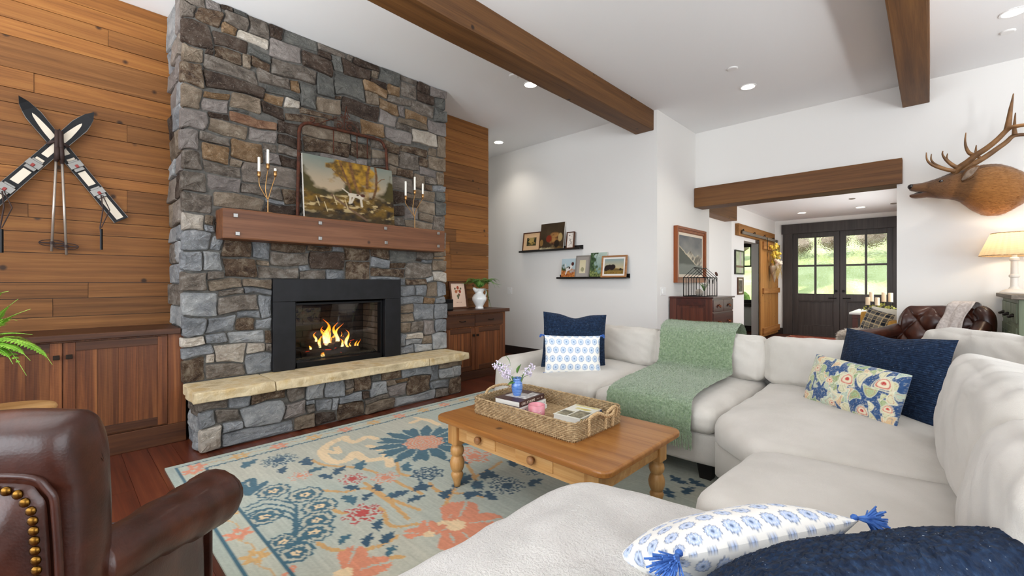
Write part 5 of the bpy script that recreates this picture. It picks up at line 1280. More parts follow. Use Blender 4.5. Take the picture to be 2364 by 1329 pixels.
def cush_at(t, c, dx, dy, dz, rz, tilt, seed, R=.085, name='back_cushion', side=.035, wob=.014):
    g = cushion(dx, dy, dz, R=R, crown=.02, n=34, wob=wob, wsc=3.6, seed=seed, side=side, wr=.014)
    g.tf(Matrix.Translation(c) @ Matrix.Rotation(rz, 4, 'Z') @ Matrix.Rotation(-tilt, 4, 'X'))
    return g.obj(name, 'linen', t, w=True, smooth=True)
cush_at(s2, (.255, 3.70, .74), .80, .32, .50, math.radians(-52), .22, 8)
s3 = T('sofa_section', 'cream linen armless sofa section between the corner and the chaise', 'sofa', (-.1, 2.05, 0))
poly_cushion([(-.64, 1.66), (.42, 1.66), (.42, 2.48), (-.60, 2.43)], .12, .335, R=.02, crown=0, cr=.03, wob=.002).obj('base', 'linen', s3, w=True, smooth=True)
poly_cushion([(-.67, 1.655), (.16, 1.655), (.16, 2.495), (-.64, 2.375)], .325, .51, R=.08, crown=.035, cr=.12, wob=.008, seed=9).obj('seat_cushion', 'linen', s3, w=True, smooth=True)
rbox(.34, .56, 1.66, 2.44, .30, .74, R=.08, crown=0, n=12).obj('back', 'linen', s3, w=True, smooth=True)
cush_at(s3, (.215, 2.55, .715), 1.10, .30, .46, math.radians(-86), .20, 11)
s4 = T('chaise_section', 'cream linen chaise section in the foreground under a fleece throw', 'sofa', (-.3, .95, 0))
poly_cushion([(-1.06, .30), (.42, .30), (.42, 1.64), (-.5, 1.62), (-1.06, 1.52)], .12, .335, R=.02, crown=0, cr=.06, wob=.002).obj('base', 'linen', s4, w=True, smooth=True)
poly_cushion([(-1.07, .32), (.16, .32), (.16, 1.645), (-.5, 1.625), (-1.07, 1.51)], .325, .485, R=.08, crown=.03, cr=.14, wob=.006, seed=12).obj('seat_cushion', 'linen', s4, w=True, smooth=True)
rbox(.30, .56, .25, 1.64, .30, .74, R=.08, crown=0, n=12).obj('back', 'linen', s4, w=True, smooth=True)
rbox(-.62, .30, .12, .36, .30, .66, R=.08, crown=0, n=12).obj('arm', 'linen', s4, w=True, smooth=True)
cush_at(s4, (.235, 1.62, .70), .72, .28, .42, math.radians(-88), .2, 14)
for x, y in ((-1.0, 1.44), (-1.0, .4), (.35, .4)): sofa_leg(s4, x, y)
# fleece throw over the chaise
def drape(name, label, mat, poly, z1, zdrop, wave, seed, parent=None, nr=26):
    pass
pts = [(-1.105, .28), (-.25, .28), (-.30, 1.66), (-.5, 1.655), (-1.105, 1.545)]
g = poly_cushion(pts, .335, .503, R=.095, crown=.036, cr=.20, wob=.010, seed=21, rings=26, wsc=7)
vs = []
for p in g.v:
    q = Vector(p); nz = noise.noise(q * 70) * .0035 + noise.noise(q * 160) * .002
    q.z += nz + .006 * noise.noise(q * 9); q.x -= .5 * nz
    if q.z < .42: q.x += .02 * math.sin(q.y * 21) ; q.y += .012 * math.sin(q.x * 24)
    vs.append(q)
tag(G().add(vs, g.f).obj('fleece_throw', 'fleece', smooth=True), 'off-white plush fleece throw spread over the foreground chaise', 'blanket')

# green mohair throw
M('mohair', '#6f8961', '#9cb089', rough=.95, scale=60, bump=.8, bscale=260, bdist=.01, sheen=.6, stretch=(1, 1, 1))
prof = [(4.385, .60), (4.375, .76), (4.33, .87), (4.22, .925), (4.08, .93), (3.94, .885), (3.865, .79), (3.815, .67), (3.78, .595), (3.70, .572), (3.5, .568), (3.2, .563), (2.95, .553), (2.83, .525), (2.795, .46), (2.79, .38), (2.788, .335)]
pp = smooth_path([Vector((0, a, b)) for a, b in prof], 14); ny = len(pp); nx = 130
arr = np.zeros((ny, nx, 3)); rs_ = np.random.RandomState(4)
for j, p in enumerate(pp):
    t = j / (ny - 1); xl = -1.90 + .22 * t; xr = -1.225 + .135 * t
    for i in range(nx):
        s = i / (nx - 1); arr[j, i] = (xl + (xr - xl) * s + .012 * math.sin(t * 19) * (1 - s) + .008 * math.sin(t * 23 + 1) * s, p.y, p.z)
arr[..., 2] += rs_.rand(ny, nx) * .006 - .001 + .010 * (fbm(arr[..., 0] * 5 + 20, arr[..., 1] * 5 + 20) - .5)
arr[..., 1] -= rs_.rand(ny, nx) * .006; arr[..., 0] += (rs_.rand(ny, nx) - .5) * .006
th_ = T('mohair_throw', 'sage green fuzzy throw draped over the sofa back and seat', 'blanket', (-1.5, 3.5, .55))
me = gridmesh('throw_cloth', arr, nx, ny); wrap('throw_cloth', me, 'mohair', th_, w=True, smooth=False)
g = G()
for k in range(22000):                                    # loose hairs of the pile
    j = rs_.randint(2, ny - 2); i = rs_.randint(0, nx - 1); p = Vector(arr[j, i]); d = Vector((rs_.uniform(-1, 1), rs_.uniform(-1, .2), rs_.uniform(.2, 1))) * .014
    e = Vector((rs_.uniform(-1, 1), rs_.uniform(-1, 1), 0)) * .0014
    g.add([p - e, p + e, p + d], [(0, 1, 2)])
g.obj('pile', 'mohair', th_, w=True, kind='stuff')
g = G()
for k in range(120):
    x = arr[-1, 0, 0] + (arr[-1, -1, 0] - arr[-1, 0, 0]) * (k + .5) / 120; p = Vector((x, 2.788, .345))
    g.tube([p, p + Vector((rs_.uniform(-.004, .004), -.004, -.04)), p + Vector((rs_.uniform(-.01, .01), -.004, -.085 - rs_.rand() * .03))], .003, 4)
g.obj('fringe', 'mohair', th_, w=True, kind='stuff')

# ------------------------------------------------------------------ throw pillows
nt = NT('navy_knit'); v_ = coords(nt, (1, 1, 1))
wv = nt.n('ShaderNodeTexWave'); wv.inputs['Scale'].default_value = 26; wv.inputs['Distortion'].default_value = 3.; wv.bands_direction = 'Z'; nt.l(v_, wv.inputs['Vector'])
fk = noise_n(nt, coords(nt, (1, 1, 2.2)), 120, 2); col = ramp(nt, noise_n(nt, v_, 60, 3), [S('#121d30'), S('#1d2d45'), S('#2a3f5b')], [.3, .55, .75])
mr = nt.n('ShaderNodeMapRange'); mr.inputs['From Min'].default_value = .70; mr.inputs['From Max'].default_value = .76; nt.l(fk, mr.inputs['Value'])
mx = nt.n('ShaderNodeMixRGB'); nt.l(mr.outputs[0], mx.inputs[0]); nt.l(col, mx.inputs[1]); mx.inputs[2].default_value = (*S('#a9b4bd'), 1)
ad = nt.n('ShaderNodeMath', operation='MULTIPLY_ADD'); nt.l(noise_n(nt, v_, 110, 3), ad.inputs[0]); ad.inputs[1].default_value = 1.2; nt.l(wv.outputs['Fac'], ad.inputs[2])
bumped(nt, ad.outputs[0], .8, .005); fin(nt, mx.outputs[0], .95, 0, .15, 0, .03)
ATTR('print_cotton', rough=.9, bump=.2, bscale=300, sheen=.2)
M('tassel_blue', '#2c56a0', '#4f7cc4', rough=.8, scale=80)
def block_print(kx, ky, dark, light, sz=.42):
    def f(u, v, sd):
        c = np.ones(u.shape + (3,)) * np.array(S('#eeebe4')); X = u * kx; Y = v * ky
        row = np.floor(Y); xx = X + .5 * (row % 2); cx = xx - np.floor(xx) - .5; cy = Y - row - .5
        r = np.hypot(cx, cy); an = np.arctan2(cy, cx)
        c = paint(c, np.clip((sz * (.88 + .05 * np.cos(11 * an)) - r) * 22, 0, 1), S(light))
        c = paint(c, np.clip(1 - np.abs(r - sz * (.86 + .08 * np.cos(11 * an))) / .04, 0, 1), S(dark))
        c = paint(c, np.clip(1 - np.abs(r - sz * (.55 + .10 * np.cos(6 * an))) / .035, 0, .6), S('#f1eee8'))
        c = paint(c, np.clip((.10 - np.hypot(cx, cy + .0)) * 25, 0, 1), S(dark))
        c = paint(c, np.clip(1 - np.abs(cx + .12 * np.sin(cy * 9)) / .02, 0, 1) * (cy < -.05) * (r < sz), S(dark))
        return c
    return f
def put_pillow(name, label, me, mat, c, rz, lean, roll=0.):
    o = wrap(name, me, mat, None, smooth=True); o.matrix_basis = Matrix.Translation(c) @ Matrix.Rotation(rz, 4, 'Z') @ Matrix.Rotation(-lean, 4, 'X') @ Matrix.Rotation(roll, 4, 'Y')
    return tag(o, label, 'pillow')
def tassel(parent, c, d, L=.05, n=36, r=.0018):
    g = G(); c = Vector(c); d = Vector(d).normalized(); q = random.Random(int(c.x * 1000 + c.z * 77))
    g.ball(c + d * .008, .009, 8, 6)
    for k in range(n):
        e = Vector((q.uniform(-1, 1), q.uniform(-1, 1), q.uniform(-1, 1))) * .42
        g.tube([c + d * .008, c + (d + e * .5) * L * .5, c + (d + e).normalized() * L * q.uniform(.8, 1.1) - Vector((0, 0, L * .25))], r, 4)
    return g.obj('tassel', 'tassel_blue', parent)
me = pillow_mesh('navy_pillow', .60, .52, .17, 44, 40, pinch=.05, seed=1, chop=.07)
put_pillow('navy_pillow', 'navy knitted pillow with dented top on the left sofa section', me, 'navy_knit', (-2.425, 3.37, .755), math.radians(42), .20, .05)
me = pillow_mesh('printed_pillow', .50, .335, .14, 150, 100, block_print(4.2, 2.6, '#5a7aa6', '#b4c6da'), pinch=.04, seed=2)
o = put_pillow('printed_pillow', 'white pillow with blue block print flowers in front of the navy one', me, 'print_cotton', (-2.285, 3.155, .665), math.radians(47), .18, .02)
for sx in (-1, 1):
    for sz in (-1, 1): tassel(o, (sx * .248, 0, sz * .163), (sx, 0, sz * .3), .045)
def paisley_cols(u, v, sd):
    x, y = u * 2.9, v * 1.4
    c = lerp(S('#24406a'), S('#3d5f8c'), fbm(x * 9 + 30, y * 9 + 30)); cr = np.array(S('#ded8bd')); 
    for k in range(100):
        q = random.Random(k); px, py = q.uniform(-2.9, 2.9), q.uniform(-1.45, 1.45); r = q.uniform(.09, .22); an0 = q.uniform(0, 6); colr = S(q.choice(['#d6d0ac', '#aab788', '#c9c9a0', '#d9b98e', '#b8c6b0', '#93a877']))
        dx, dy = x - px, y - py; a = dx * math.cos(an0) + dy * math.sin(an0); b = -dx * math.sin(an0) + dy * math.cos(an0)
        d = np.hypot(a / (r * 1.7), (b + .4 * a * a / r) / r); c = paint(c, np.clip((1 - d) * 14, 0, 1), colr); c = paint(c, np.clip(1 - np.abs(d - 1) / .10, 0, 1) * .8, S('#ece7d2'))
        c = paint(c, np.clip(1 - np.abs(d - .62) / .08, 0, 1) * .7, S(q.choice(['#b5483f', '#5a7a5c', '#4a6790', '#c8655a'])))
    for px, py, r, colr in ((.2, .35, .26, '#c4463f'), (1.95, .55, .26, '#bf3f3a'), (-.75, .1, .13, '#d2553f'), (1.3, -.8, .2, '#c23c3c'), (2.4, -.4, .16, '#c84a42'), (-1.9, .5, .18, '#cf8f7e'), (-2.5, -.8, .12, '#c56a58'), (-.4, -.9, .14, '#c8655a')):
        d = np.hypot((x - px) / (r * 1.5), (y - py + .25 * (x - px) ** 2 / r) / r); c = paint(c, np.clip(1 - np.abs(d - 1.15) / .14, 0, 1), cr)
        c = paint(c, np.clip((1 - d) * 12, 0, 1), S('#e3d6b8')); c = paint(c, np.clip(1 - np.abs(d - .75) / .14, 0, 1), S(colr)); c = paint(c, np.clip((.35 - d) * 12, 0, 1), S(colr))
    return paint(c, np.clip((fbm(x * 26 + 5, y * 26 + 9, 2) - .62) * 6, 0, .35), S('#dcd7c2'))
me = pillow_mesh('paisley_pillow', .60, .315, .15, 190, 100, paisley_cols, pinch=.02, seed=3)
put_pillow('paisley_pillow', 'multicoloured paisley lumbar pillow in the sofa corner', me, 'print_cotton', (-.345, 3.30, .665), math.radians(-36), .32, .03)
me = pillow_mesh('navy_pillow', .66, .52, .19, 44, 40, pinch=.06, seed=5, chop=.04)
put_pillow('navy_pillow', 'navy knitted pillow behind the paisley one in the sofa corner', me, 'navy_knit', (-.20, 3.56, .735), math.radians(-36), .28, .0)
me = pillow_mesh('printed_pillow', .53, .36, .16, 190, 120, block_print(5.0, 3.2, '#55688c', '#b3c4e2', .40), pinch=.04, seed=6)
o = put_pillow('printed_pillow', 'white pillow with blue flower print and blue tassels in the foreground', me, 'print_cotton', (-.395, 1.25, .602), math.radians(60), -1.0, .0)
for sx in (-1, 1): tassel(o, (sx * .255, .01, .17), (sx * .8, -.3, .5), .085, 60, .0022); tassel(o, (sx * .255, 0, -.17), (sx, 0, -.4), .06)
me = pillow_mesh('navy_pillow', .88, .50, .23, 130, 100, pinch=.03, seed=7, lump=.012)
co = np.zeros(len(me.vertices) * 3, np.float32); me.vertices.foreach_get('co', co); co = co.reshape(-1, 3); co += (np.random.RandomState(3).rand(*co.shape) - .5) * .006 * (np.abs(co[:, 1:2]) > .004); me.vertices.foreach_set('co', co.ravel())
put_pillow('navy_pillow', 'large shaggy navy pillow nearest the camera at the lower right', me, 'navy_knit', (-.115, 1.20, .610), math.radians(55), -.8, .0)

# ------------------------------------------------------------------ rug
RX0, RX1, RY0, RY1, RS = -3.84, -.2, .52, 4.0, .0085
nx = int((RX1 - RX0) / RS); ny = int((RY1 - RY0) / RS)
x, y = np.meshgrid(np.linspace(RX0, RX1, nx), np.linspace(RY0, RY1, ny))
base = lerp(S('#aaab9a'), S('#bbb9a8'), fbm(x * 1.2 + 40, y * 9 + 30)); base = paint(base, np.clip((fbm(x * .8 + 10, y * 1.1 + 3) - .5) * 3, 0, .55), S('#a3b1a8'))
TEAL, NAVY, CORAL, RED, OCH, CREAM = S('#38606f'), S('#2b4d61'), S('#cf8768'), S('#b0443f'), S('#c39a62'), S('#dfc59c')
jx = x + (np.floor(_tab[(y * 140).astype(int) % 64, (x * 3).astype(int) % 64] * 3) - 1) * .006
def fp_(px, py, c2=False):
    p = P(900 + .3384 * px, 1000 + .3384 * py, Z=0) if c2 else P(380 + .413 * px, 780 + .413 * py, Z=0); return p.x, p.y
def rw(cx_, cy_, r, c2=False): return r * (.3384 if c2 else .413) * (-cx_ * SN + cy_ * CS) / F_PX
def pol(cx_, cy_): return np.hypot(jx - cx_, y - cy_), np.arctan2(y - cy_, jx - cx_)
def flower(px, py, r, col, c2=False, n=8, hole=None, petals=True, outline=None):
    global base
    cx_, cy_ = fp_(px, py, c2); R = rw(cx_, cy_, r, c2) * 1.05; d, a = pol(cx_, cy_)
    sh = R * (.80 + .20 * np.cos(n * a))
    base = paint(base, (d < sh), col)
    if petals:
        for k in (.45, .75): base = paint(base, np.abs(d - R * k * (.9 + .12 * np.cos(n * a + 2 * k))) < .007, outline or S('#b3b8aa'))
        base = paint(base, (np.abs(np.sin(n * a / 2)) < .16) & (d < sh) & (d > R * .45), outline or S('#b3b8aa'))
    if hole: base = paint(base, d < R * .22, hole)
def outl(px, py, r, col, n=8, c2=False):
    global base
    cx_, cy_ = fp_(px, py, c2); R = rw(cx_, cy_, r, c2); d, a = pol(cx_, cy_)
    for k in (.3, .6, .92): base = paint(base, np.abs(d - R * k * (.85 + .15 * np.cos(n * a + k * 3))) < .010, col)
    base = paint(base, (np.abs(np.sin(n * a / 2 + .4)) < .10) & (d < R * .85) & (d > R * .3), col)
def leaf(px, py, L, an, col, c2=False, w_=.42):
    global base
    cx_, cy_ = fp_(px, py, c2); R = rw(cx_, cy_, L, c2); dx, dy = jx - cx_, y - cy_
    a = dx * math.cos(an) + dy * math.sin(an); b = -dx * math.sin(an) + dy * math.cos(an) + .25 * a * a / R
    base = paint(base, (np.abs(a) < R) & (np.abs(b) < R * w_ * (1 - (a / R) ** 2) * (1 + .35 * np.sin(a / R * 9))), col)
def vine(pts, col, w_=.013, c2=False):
    global base
    q = smooth_path([Vector((*fp_(a, b, c2), 0)) for a, b in pts], 8); base = paint(base, segd(jx, y, [(p.x, p.y) for p in q]) < w_, col)
for pts in (((820, 690), (900, 720), (1040, 730), (1180, 760), (1350, 840), (1440, 880)), ((880, 860), (1010, 870), (1130, 850), (1260, 930), (1360, 1020)), ((930, 960), (1010, 990), (1200, 960), (1260, 1060), (1420, 1050)), ((1300, 690), (1310, 760), (1370, 780)), ((1480, 820), (1540, 870), (1700, 880), (1780, 900)),
            ((1120, 820), (1240, 900), (1420, 970)), ((860, 1160), (960, 1200), (1180, 1180), (1300, 1120)), ((1650, 660), (1720, 760), (1750, 840)), ((1880, 700), (1790, 760), (1640, 830), (1560, 960)), ((1180, 1280), (1260, 1240), (1330, 1240))): vine(pts, OCH)
vine(((1010, 560), (920, 600), (880, 650), (940, 700), (1020, 690), (1060, 650), (1130, 690), (1240, 680), (1260, 720)), CREAM, .035)
vine(((1000, 565), (1060, 590), (1130, 560), (1180, 570)), CREAM, .030); vine(((900, 640), (970, 650), (960, 620)), CREAM, .024); vine(((1140, 610), (1220, 640), (1250, 700)), CREAM, .026); vine(((1380, 480), (1450, 460), (1530, 490)), CREAM, .028); vine(((1400, 450), (1480, 470)), CREAM, .02)
cx_, cy_ = fp_(1450, 590); d, a = pol(cx_, cy_); R = rw(cx_, cy_, 265)              # great teal palmette
base = paint(base, (d < R * (.70 + .36 * np.abs(np.sin(7 * a)) ** .6 * (.8 + .3 * np.sin(21 * a)))) & (d > R * .34), TEAL); base = paint(base, (np.abs(np.sin(7 * a)) < .22) & (d > R * .45) & (d < R), S('#aab2a4'))
base = paint(base, (d < R * .40 * (1 + .1 * np.cos(9 * a))), CORAL); base = paint(base, (np.abs(((d / R * 14) % 1) - .5) < .14) & (d < R * .40), S('#b9b7a4'))
flower(640, 690, 98, NAVY, n=11); outl(1470, 765, 95, NAVY); flower(1050, 797, 76, RED, n=6); flower(1105, 990, 112, RED, n=7); flower(1900, 825, 95, NAVY, n=10); flower(800, 370, 125, NAVY, True, n=11); flower(980, 260, 90, NAVY, True, n=10)
flower(755, 780, 62, CORAL, n=6); flower(1235, 790, 80, CORAL, n=6); flower(1730, 670, 105, CORAL, n=5); flower(1660, 640, 70, CORAL, n=4)
def lotus(px, py, r, an, c2=False):
    global base
    cx_, cy_ = fp_(px, py, c2); R = rw(cx_, cy_, r, c2); d, a = pol(cx_, cy_); a = (a - an + PI) % (2 * PI) - PI
    base = paint(base, (np.abs(a) < 1.7) & (d < R * (.62 + .38 * np.abs(np.cos(2.6 * a)))), CORAL); base = paint(base, (np.abs(np.sin(2.6 * a)) < .12) & (np.abs(a) < 1.7) & (d < R) & (d > R * .3), S('#adb3a4')); base = paint(base, d < R * .2, CREAM)
lotus(1560, 1060, 270, .9); lotus(1480, 1110, 150, 2.6); lotus(1000, 1330, 260, 1.2); lotus(640, 1330, 90, 1.4); lotus(450, 640, 330, 1.0, True)
for i, (a_, b_) in enumerate(((465, 710), (655, 745), (790, 700), (845, 742), (905, 782), (970, 750), (1090, 720), (1050, 845), (1190, 848), (1295, 880), (1435, 845), (1640, 825), (1745, 830), (1560, 880), (1130, 895), (1040, 910), (1400, 905), (1190, 1055), (1000, 1135), (1130, 1140), (1240, 1130), (1262, 1200), (1640, 695), (1820, 770), (1350, 730), (1820, 890), (1720, 880), (1650, 790))):
    q = random.Random(i); leaf(a_, b_, q.uniform(52, 74), q.uniform(0, 3.1), NAVY if i % 3 else TEAL)
for i, (a_, b_) in enumerate(((645, 295), (595, 365), (560, 430), (380, 425), (680, 440), (985, 345), (520, 325), (215, 375), (60, 425), (840, 210), (1960, 330), (2030, 400), (1900, 420), (2090, 350))): leaf(a_, b_, 80, 2.2 + .7 * math.sin(i * 2.1), NAVY, True)
# paisley medallion
for k, (px, py, r) in enumerate(((610, 865, 66), (785, 885, 72), (868, 950, 72), (850, 1030, 72), (835, 1100, 80), (735, 1212, 72), (660, 1150, 60), (560, 1010, 70))):
    cx_, cy_ = fp_(px, py); R = rw(cx_, cy_, r); d, a = pol(cx_, cy_)
    base = paint(base, d < R * 1.1, S('#b3b2a0')); base = paint(base, np.abs(d - R * 1.2 * (1 + .06 * np.cos(10 * a))) < .008, TEAL); base = paint(base, (d < R * .78 * (1 + .10 * np.cos(6 * a))), TEAL); base = paint(base, d < R * .36 * (1 + .2 * np.cos(5 * a)), CREAM); base = paint(base, d < R * .13, TEAL)
for k in range(4): vine(((450, 960 + 22 * k), (560, 915 + 26 * k), (680, 925 + 28 * k), (740, 960 + 32 * k), (720, 1060 + 20 * k)), TEAL, .0075)
vine(((385, 830), (440, 840), (470, 880), (500, 860), (560, 820)), TEAL, .025); vine(((440, 820), (490, 800), (495, 850)), TEAL, .02); vine(((690, 1180), (760, 1140), (830, 1120)), TEAL, .02)
# border
def border(s, t_, w0, w1):
    """s distance from the rug edge, t_ coordinate along it"""
    global base
    band = (s > .06) & (s < .195); base = paint(base, band, lerp(S('#aeb3a3'), S('#b9baa8'), fbm(t_ * 6, s * 9)))
    ph = (t_ / .27) % 1; k = np.floor(t_ / .27) % 2
    r = np.hypot((ph - .5) * .27, s - .128)
    m = r < .055 * (1 + .28 * np.cos(6 * np.arctan2(s - .128, (ph - .5) * .27))); base = paint(base, band & m & (k == 0), S('#d38a6b')); base = paint(base, band & m & (k == 1), S('#caa268')); base = paint(base, band & (r < .014), S('#b8b9a8'))
    base = paint(base, band & (np.abs(s - .128 - .018 * np.sin(t_ * 23)) < .005) & ~m, S('#c2a174'))
    base = paint(base, (np.abs(s - .055) < .0065) | (np.abs(s - .20) < .010), TEAL)
    base = paint(base, s < .05, lerp(S('#a9b0a0'), S('#9eaaa2'), fbm(t_ * 3, s * 3)))
sx_ = jx - RX0; sy_ = y - RY0; inX = (sx_ < sy_) & (sx_ < .21); inY = (sy_ <= sx_) & (sy_ < .21)
keep = base.copy(); border(sx_, y, 0, 0); bX = base.copy(); base = keep.copy(); border(sy_, jx, 0, 0); bY = base
base = np.where(inX[..., None], bX, np.where(inY[..., None], bY, keep))
base = base * (.90 + .2 * vnoise(x * 8, y * 150)[..., None]) * (.93 + .14 * _rs.rand(ny, nx)[..., None])
pts = np.stack([x, y, np.full_like(x, .011) + .0015 * _rs.rand(ny, nx)], -1)
rug = T('area_rug', 'large sage area rug with teal and coral flowers', 'rug', (-2.0, 2.2, 0))
ATTR('rug_pile', rough=.95, bump=.35, bscale=350, spec=.1, sheen=.2)
me = gridmesh('rug_pile', pts, nx, ny); setcol(me, base.reshape(-1, 3)); wrap('rug_pile', me, 'rug_pile', rug, w=True)
M('rug_edge', '#a5ab9b', rough=.95); G().box(RX0, RX1, RY0, RY1, .001, .0108).obj('rug_backing', 'rug_edge', rug, w=True)

# ------------------------------------------------------------------ coffee table
TX0, TX1, TY0, TY1, TZ = -2.285, -1.025, 1.665, 2.485, .46
ct = T('coffee_table', 'pine farmhouse coffee table with turned legs and two small drawers', 'table', (-1.655, 2.075, .0125))
g = poly_cushion([(TX0, TY0), (TX1, TY0), (TX1, TY1), (TX0, TY1)], TZ - .032, TZ, R=.012, crown=0, cr=.07, wob=0.0); g.obj('table_top', 'pine_top', ct, w=True, smooth=False)
ax0, ax1, ay0, ay1 = TX0 + .11, TX1 - .11, TY0 + .075, TY1 - .075
G().box(ax0, ax1, ay0, ay0 + .022, .315, .428).obj('apron', 'pine', ct, w=True)
G().box(ax0, ax1, ay1 - .022, ay1, .315, .428).obj('apron', 'pine', ct, w=True)
for xx in (ax0 - .02, ax1 - .0): G().box(xx, xx + .022, ay0, ay1, .315, .428).obj('apron', 'pine', ct, w=True)
for a, b in ((-2.05, -1.80), (-1.64, -1.38)):
    o = G().box(a, b, ay0 - .006, ay0 + .02, .332, .415).obj('drawer', 'pine', ct, w=True, bevel=.003)
    g = G()
    for bxx in ((a - .006, b + .006, .415, .420), (a - .006, b + .006, .327, .332)): g.box(bxx[0], bxx[1], ay0 - .004, ay0 + .01, bxx[2], bxx[3])
    k = G().lathe([(.010, 0), (.012, .012), (.022, .018), (.024, .026), (.018, .034), (.001, .036)], 16); k.tf(Matrix.Translation(((a + b) / 2, ay0 - .006, .372)) @ Matrix.Rotation(PI / 2, 4, 'X')); k.obj('knob', 'frame_oak', o, w=True, smooth=True)
leg = [(.020, .0), (.024, .03), (.034, .055), (.040, .075), (.034, .09), (.028, .097), (.037, .104), (.044, .125), (.047, .15), (.041, .175), (.033, .19), (.030, .195), (.038, .203), (.044, .225), (.040, .247), (.030, .258), (.036, .265), (.036, .272)]
for xx in (TX0 + .115, TX1 - .115):
    for yy in (TY0 + .095, TY1 - .095):
        o = G().lathe(leg, 24, (xx, yy, .0125)).obj('leg', 'pine_leg', ct, w=True, smooth=True)
        G().box(xx - .042, xx + .042, yy - .042, yy + .042, .283, .428).obj('leg_block', 'pine_leg', o, w=True, bevel=.005)

# ------------------------------------------------------------------ wicker tray
M('wicker', '#8d7350', '#b99e76', rough=.75, scale=40, rand=.0, bump=.3, bscale=200); M('rope', '#b08f63', '#d0b48a', rough=.85, scale=120, bump=.6, bscale=180)
tx0, tx1, ty0, ty1 = -2.14, -1.345, 1.865, 2.36; tc = ((tx0 + tx1) / 2, (ty0 + ty1) / 2)
ty_ = T('wicker_tray', 'long woven wicker tray with rope handles on the coffee table', 'tray', (tc[0], tc[1], TZ))
hw, hd, cr_ = (tx1 - tx0) / 2, (ty1 - ty0) / 2, .04
def rrect(off, step):
    pts = []; a, b, c = hw + off, hd + off, cr_ + off
    segs = [((-a + c, -b), (a - c, -b)), ((a - c, -b + c), 0), ((a, -b + c), (a, b - c)), ((a - c, b - c), 1), ((a - c, b), (-a + c, b)), ((-a + c, b - c), 2), ((-a, b - c), (-a, -b + c)), ((-a + c, -b + c), 3)]
    for s in segs:
        if isinstance(s[1], int):
            a0 = [-PI / 2, 0, PI / 2, PI][s[1]]; m = 4
            for k in range(m): an = a0 + PI / 2 * (k + .5) / m; pts.append(Vector((s[0][0] + c * math.cos(an), s[0][1] + c * math.sin(an), 0)))
        else:
            p, q = Vector((*s[0], 0)), Vector((*s[1], 0)); m = max(2, int((q - p).length / step))
            for k in range(m): pts.append(p.lerp(q, (k + .5) / m))
    return pts
ring = rrect(0, .0145); nr_ = rrect(.01, .0145); g = G()
if len(ring) % 2: ring = ring[:-1]
cen = Vector((0, 0, 0))
def outn(i, L):
    t = L[(i + 1) % len(L)] - L[i - 1]; return Vector((t.y, -t.x, 0)).normalized()
for r in range(9):
    z = .010 + r * .0098
    g.tube([p + outn(i, ring) * (.0042 * (1 if (i + r) % 2 else -1)) + Vector((0, 0, z)) for i, p in enumerate(ring)], .0046, 5, closed=True)
g.obj('weave', 'wicker', ty_, smooth=True, kind='stuff')
g = G()
for i, p in enumerate(ring): g.tube([p, p + Vector((0, 0, .098))], .003, 4)
g.obj('stakes', 'wicker', ty_, kind='stuff')
g = G(); rim = rrect(0, .008)
for ph in (0, PI): g.tube([p + outn(i, rim) * .005 * math.cos(i * .9 + ph) + Vector((0, 0, .099 + .004 * math.sin(i * .9 + ph))) for i, p in enumerate(rim)], .0045, 5, closed=True)
g.obj('rim', 'wicker', ty_, smooth=True)
g = G()
for k in range(30): a = -hd + .012 + (2 * hd - .024) * k / 29; g.tube([(-hw + .01, a, .006), (hw - .01, a, .006)], .0062, 5)
g.obj('base_weave', 'wicker', ty_, kind='stuff')
def rope(pts, r, t): 
    q = smooth_path([Vector(p) for p in pts], 12)
    g = G()
    for ph in (0, 2.09, 4.19):
        path = []
        for i, p in enumerate(q):
            d = (q[min(i + 1, len(q) - 1)] - q[max(i - 1, 0)]).normalized(); a = d.orthogonal().normalized() if i == 0 else None
            ref = Vector((1, 0, .3)); a = (ref - d * ref.dot(d)).normalized(); b = d.cross(a); an = i * .55 + ph
            path.append(p + (a * math.cos(an) + b * math.sin(an)) * r * .55)
        g.tube(path, r * .55, 6)
    return g.obj('rope_handle', 'rope', t, smooth=True)
rope([(hw + .008, -.12, .01), (hw + .01, -.12, .07), (hw + .012, -.115, .105), (hw + .03, -.06, .125), (hw + .045, .0, .10), (hw + .04, .07, .095), (hw + .025, .115, .115), (hw + .014, .12, .07), (hw + .008, .12, .01)], .009, ty_)
rope([(hw + .008, .045, .01), (hw + .01, .05, .06), (hw + .014, .06, .10), (hw + .03, .10, .128), (hw + .02, .145, .11), (hw + .012, .15, .06)], .009, ty_)
rope([(-hw - .008, -.12, .03), (-hw - .012, -.115, .105), (-hw - .02, -.05, .128), (-hw - .02, .05, .128), (-hw - .012, .115, .105), (-hw - .008, .12, .03)], .009, ty_)

